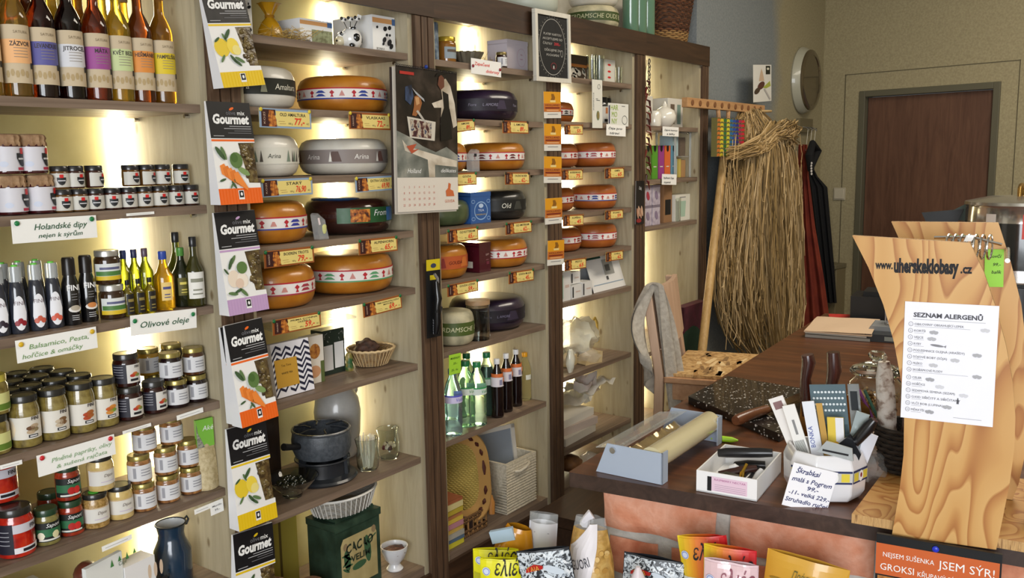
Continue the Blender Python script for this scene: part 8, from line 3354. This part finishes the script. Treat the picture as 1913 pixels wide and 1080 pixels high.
solo('card_terminal', b, 'small dark card terminal peeking over the plywood stand', 'terminal', (q.x, q.y, 1.33), CYAW)
b = MB()
b.lathe([(.06, 0), (.06, .01), (.014, .02), (.014, .43), (.03, .432), (0, .433)], C('1c1d1f', .4), 24)
solo('terminal_stand', b, 'slim black stand carrying the card terminal behind the plywood stand', 'stand', (q.x+.02, q.y, CZ-.0+.0008))

# ================================================================== display table and bags in front of the brick
TZ = .60
t = thing('display_table', 'low wooden table in front of the brick counter carrying the snack bags', 'table', cl(-.16, -.50, 0), CYAW)
b = MB()
b.box(0, 1.12, 0, .46, TZ-.03, TZ, SHELF)
part('tabletop', b, t, bev=.003)
for x in (.03, 1.04):
    for y in (.03, .38):
        b = MB()
        b.box(x, x+.05, y, y+.05, 0, TZ-.03, SHELF)
        part('leg', b, t)


def bag(name, label, px, ptop, dist, w, bodym, marks=None, topm=None, topfrac=0, t_=.022, rz=0, lean=0, roll=0, group=None, taper=0, crumple=.004):
    """pillow bag standing on the display table; dist = local y in front of the counter"""
    o = CA+CN*dist
    d = ray(px, ptop)
    s = (o-CAM).dot(CN)/d.dot(CN)
    q = CAM+d*s
    h = q.z-TZ
    x = (q-CA).dot(CE)
    loc = cl(x, dist, TZ+.001)
    t = thing(name, label, 'bag', loc, CYAW+rz, group, ry=roll)
    sd = R.random()*50

    def bul(u, v):
        return t_*math.sin(PI*min(max(u, 0), 1))**.7*math.sin(PI*min(max(v*.93+.02, 0), 1))**.6+crumple*noise.noise(Vector((u*3, v*4, sd)))

    def hw(v):
        return w/2*(1-taper*v*v)
    b = MB()
    nv, nu = 20, 14
    for sgn in (-1, 1):
        for j in range(nv):
            m_ = (topm if topm and (j+.5)/nv > 1-topfrac else bodym)
            o_ = len(b.v)
            vs = []
            for jj in (j, j+1):
                for i in range(nu+1):
                    u, v = i/nu, jj/nv
                    vs.append(((2*u-1)*hw(v), sgn*bul(u, v), v*h))
            fs = []
            for i in range(nu):
                f = (i, i+1, nu+2+i, nu+1+i)
                fs.append(f if sgn < 0 else tuple(reversed(f)))
            b.add(vs, fs, m_)
    k0 = len(b.v)
    if marks:
        b.fy = 0
        marks(b, w, h)
        b.v = b.v[:k0]+[(v[0]*(1-taper*(v[2]/h)**2), v[1]*3-bul(v[0]/w+.5, v[2]/h), v[2]) for v in b.v[k0:]]
    part('bag_body', b, t)
    return t


def subrect(b, x0, x1, z0, z1, m, lay, n=8):
    for i in range(n):
        for j in range(n):
            b.rect(x0+(x1-x0)*i/n, x0+(x1-x0)*(i+1)/n, z0+(z1-z0)*j/n, z0+(z1-z0)*(j+1)/n, m, lay)


YL = C('e2dc1f', .35)


def m_elies(top, col2, txtc=INK):
    def d(b, w, h):
        subrect(b, -.48*w, .48*w, .70*h, .985*h, top, 1)
        b.ell(-.36*w, .86*h, .085*w, .085*w, C('cfd8ee', .4), 0, 3)
        b.ring(-.36*w, .86*h, .07*w, .07*w, .0012, C('7a8ac0', .4), 4, 16)
        b.txt('ελιές', .12*w, .83*h, .044, txtc, 3, w=.62*w, shear=.15, bold=.01)
        subrect(b, -.48*w, .48*w, .05*h, .68*h, col2, 1)
        for k in range(9):
            b.ell((-.3+.2*(k % 4))*w, (.2+.14*(k//4)*1.0+.05*(k % 2))*h, .09*w, .05*h, C(['6a7a2a', '8a8a3a', '3a3a2a'][k % 3], .4), .4*k, 3)
    return d


OLP = C('b8b52a', .35)
g = 'olive bags with a yellow header'
bag('olive_bag', 'olive bag with yellow header and Greek word, rear one at the left', 926, 1026, -.155, .10, YL, m_elies(YL, OLP), group=g, rz=.45)
bag('olive_bag', 'olive bag with yellow header and Greek word, front one at the left', 941, 1044, -.215, .10, YL, m_elies(YL, OLP), group=g, rz=.42)


def m_pastas(b, w, h):
    b.ell(.05*w, .62*h, .30*w, .045*h, C('b0241f', .4), .25, 2)
    b.ell(.05*w, .62*h, .33*w, .055*h, C('e0c9a0', .4), .25, 1)
    b.txt('Pasta', .05*w, .605*h, .018, WHITE, 3, rot=.25)
    for k in range(10):
        b.ell((-.2+.08*k)*w*.8, (.38+.05*(k % 3))*h, .07*w, .03*h, C('e6cf8a', .4), .8*k, 2)


t = bag('pasta_bag', 'orange bag of pasta with a red oval logo and pale blue clip', 938, 978, -.085, .125, C('c98a1e', .25, coat=.6), m_pastas, t_=.035, roll=.22, taper=.55, rz=.25, crumple=.010)
b = MB()
hh = max(v.co.z for v in t.children[0].data.vertices)
b.boxr((-.030, -.020, hh*.88), (.055, .012, .028), (0, -.5, 0), C('a9bfd2', .5))
part('clip', b, t, label='pale blue clip')


def m_white(b, w, h):
    b.rect(-.3*w, .25*w, .80*h, .806*h, C('8a8a90', .6), 1)
    b.rect(-.2*w, .3*w, .55*h, .556*h, C('c9a8a8', .6), 1)


bag('flour_bag', 'plain white bag with a clear crumpled top between the pasta bags', 1006, 958, -.05, .064, C('dddde2', .4), m_white, film('clear_wrap', '', 1), .10, t_=.02, roll=.06, rz=.3)


def m_bw(b, w, h):
    subrect(b, -.49*w, .49*w, .02*h, .985*h, mottled('black_white_print', [(.36, '17191d'), (.46, '3a3f46'), (.5, 'b9c2ca'), (.6, 'e2e8ec'), (.66, '1d2024')], 75, .4, 0, dist=1.5), 1)
    for k in range(24):
        b.ell(R.uniform(-.05, .46)*w, R.uniform(.55, .97)*h, R.uniform(.03, .06)*w, R.uniform(.006, .014)*h, C(R.choice(['c9d2da', 'a8b2bc', 'e2e6ea', '6a7078']), .4), R.uniform(0, 3), 2, 8)
    b.ell(.18*w, .82*h, .20*w, .035*h, C('c2ccd6', .4), -.4, 3)
    b.ell(.08*w, .76*h, .12*w, .02*h, C('d8e0e6', .4), -.6, 3)
    b.poly([(-.36*w, .80*h), (-.02*w, .84*h), (-.01*w, .87*h), (-.18*w, .885*h), (-.34*w, .84*h)], C('b5241f', .4), 4)
    b.txt('ΓΑΙΑ', -.19*w, .825*h, .012, C('e0b04a', .4), 5, rot=.14)
    subrect(b, -.30*w, .20*w, .40*h, .66*h, C('9ab82a', .4), 3)


g2 = 'black and white printed olive bags'
bag('olive_bag', 'black and white printed bag with a red ribbon logo, left one', 1046, 1026, -.20, .112, C('2a2c30', .4), m_bw, group=g2, rz=.30, roll=-.17)
bag('olive_bag', 'black and white printed bag with a red ribbon logo, right one', 1212, 1040, -.11, .125, C('2a2c30', .4), m_bw, group=g2, rz=.15, roll=.06)
PASTA = mottled('pasta_pieces', [(.3, '9a7638'), (.5, 'c49a52'), (.7, 'd8b56e')], 42, .35, .9, coat=.5, bscale=40)


def m_lig(b, w, h):
    W_ = C('e6e0e2', .4)
    for j in range(90):
        v = .06+.01*j
        x1 = -.15+.5*v-.28*max(0, v-.75)
        x0 = -.49 if v < .72 else -.49+(v-.72)*2.3
        for i in range(6):
            if x1 > x0:
                b.rect((x0+(x1-x0)*i/6)*w, (x0+(x1-x0)*(i+1)/6)*w, v*h, (v+.01)*h, W_, 2)
    b.txt('LIGUORI', -.18*w, .56*h, .030, C('3a3a44', .5), 4, w=.56*w, rot=.35)
    b.rect(-.38*w, -.05*w, .47*h, .475*h, C('c9826a', .5), 4)
    for k in range(3):
        b.rect((-.27+.05*k)*w, (-.25+.05*k)*w, .38*h, .45*h, C('d29a84', .5), 4)
    for k in range(14):
        b.ell(R.uniform(.22, .45)*w, R.uniform(.1, .75)*h, .05*w, .022*h, C(R.choice(['d2a85e', 'b98c46', 'e0bd7c']), .4), R.uniform(0, 3), 3)


t = bag('pasta_bag', 'clear pasta bag with a white slanted label, tied at the top', 1103, 966, -.085, .115, PASTA, m_lig, film('clear_wrap', '', 1), .10, t_=.035, taper=.45, rz=.18, crumple=.010)
b = MB()
hh = max(v.co.z for v in t.children[0].data.vertices)
b.tube([(-.012, 0, hh*.93), (-.006, -.008, hh), (.004, -.004, hh*1.03)], [.012, .008, .012], C('e2dfe6', .4), 8)
part('twist_tie', b, t)
b = MB()
b.lathe([(.035, 0), (.034, .1), (.022, .19), (.004, .225), (0, .225)], C('d8cdd0', .4), 20)
o = cl(0, -.2)
d = ray(1192, 1060)
s = (CA+CN*(-.19)-CAM).dot(CN)/d.dot(CN)
q = CAM+d*s
b2 = MB()
hz = q.z-TZ
b2.lathe([(.035, 0), (.034, hz*.45), (.022, hz*.8), (.004, hz), (0, hz)], C('d8cdd0', .4), 20)
solo('paper_cone', b2, 'pale pink paper cone in front of the right printed bag', 'bag', (q.x, q.y, TZ+.001))
RY = None
m, N, L, bb = base_mat('yellow_to_red_print')
tc = N.new('ShaderNodeTexCoord')
sp = N.new('ShaderNodeSeparateXYZ')
L.new(tc.outputs['Object'], sp.inputs[0])
mr = N.new('ShaderNodeMapRange')
mr.inputs[1].default_value = -.05
mr.inputs[2].default_value = .05
L.new(sp.outputs[0], mr.inputs[0])
cr = ramp(N, [(0, 'e6cf2a'), (.4, 'dd7a2a'), (.75, 'cf2f2a'), (1, 'c8202a')])
L.new(mr.outputs[0], cr.inputs[0])
L.new(cr.outputs[0], bb.inputs['Base Color'])
bb.inputs['Roughness'].default_value = .35
g3 = 'olive bags with a red and yellow header'
bag('olive_bag', 'olive bag with a red and yellow header, rear one', 1346, 1004, -.085, .098, m, m_elies(m, C('d8d8c8', .4)), group=g3, rz=.1, roll=-.15)
bag('olive_bag', 'olive bag with a red and yellow header, middle one', 1364, 1023, -.125, .100, m, m_elies(m, C('e0d8d8', .4)), group=g3, rz=.1)
bag('olive_bag', 'olive bag with a shiny film over its red header, front one', 1366, 1050, -.175, .100, C('e6c9cf', .25, coat=.8), m_elies(C('e2c2c6', .25, coat=.8), C('e0d8d8', .4), C('8a4a5a', .5)), group=g3, rz=.1)


def m_gold(b, w, h):
    b.txt('Πράσινες', .02*w, .84*h, .024, C('5a5a2a', .5), 3, w=.34*w, shear=.2)
    b.ell(.0, .60*h, .22*w, .14*h, C('d9d2a0', .4), 0, 2)
    for k in range(24):
        a, rr = k*2.4, .17*math.sqrt(k/24)
        b.ell(rr*w*math.cos(a), .58*h+rr*.62*h*math.sin(a), .032*w, .022*h, C(['6a6a2a', '8a8a3c', '4a4a20'][k % 3], .35), k, 3)
    for sx_ in (-1, 1):
        b.ell(sx_*.33*w, .80*h, .10*w, .012*h, C('9a7a2a', .5), .1, 2)
        b.ell(sx_*.33*w, .74*h, .07*w, .010*h, C('9a7a2a', .5), -.2, 2)


bag('olive_bag', 'golden olive bag with a round picture of green olives', 1487, 1040, -.10, .150, C('d2a03a', .3, coat=.4), m_gold, rz=.0, roll=.09)
# low plank step between shelves and counter
b = MB()
b.box(0, .36, 0, .42, .34, .38, FASCIA)
for x in (0, .31):
    b.box(x, x+.05, 0, .42, 0, .34, FASCIA)
solo('low_bench', b, 'low plank bench between the shelves and the counter', 'bench', (2.46, -.62, 0), .05, bev=.003)
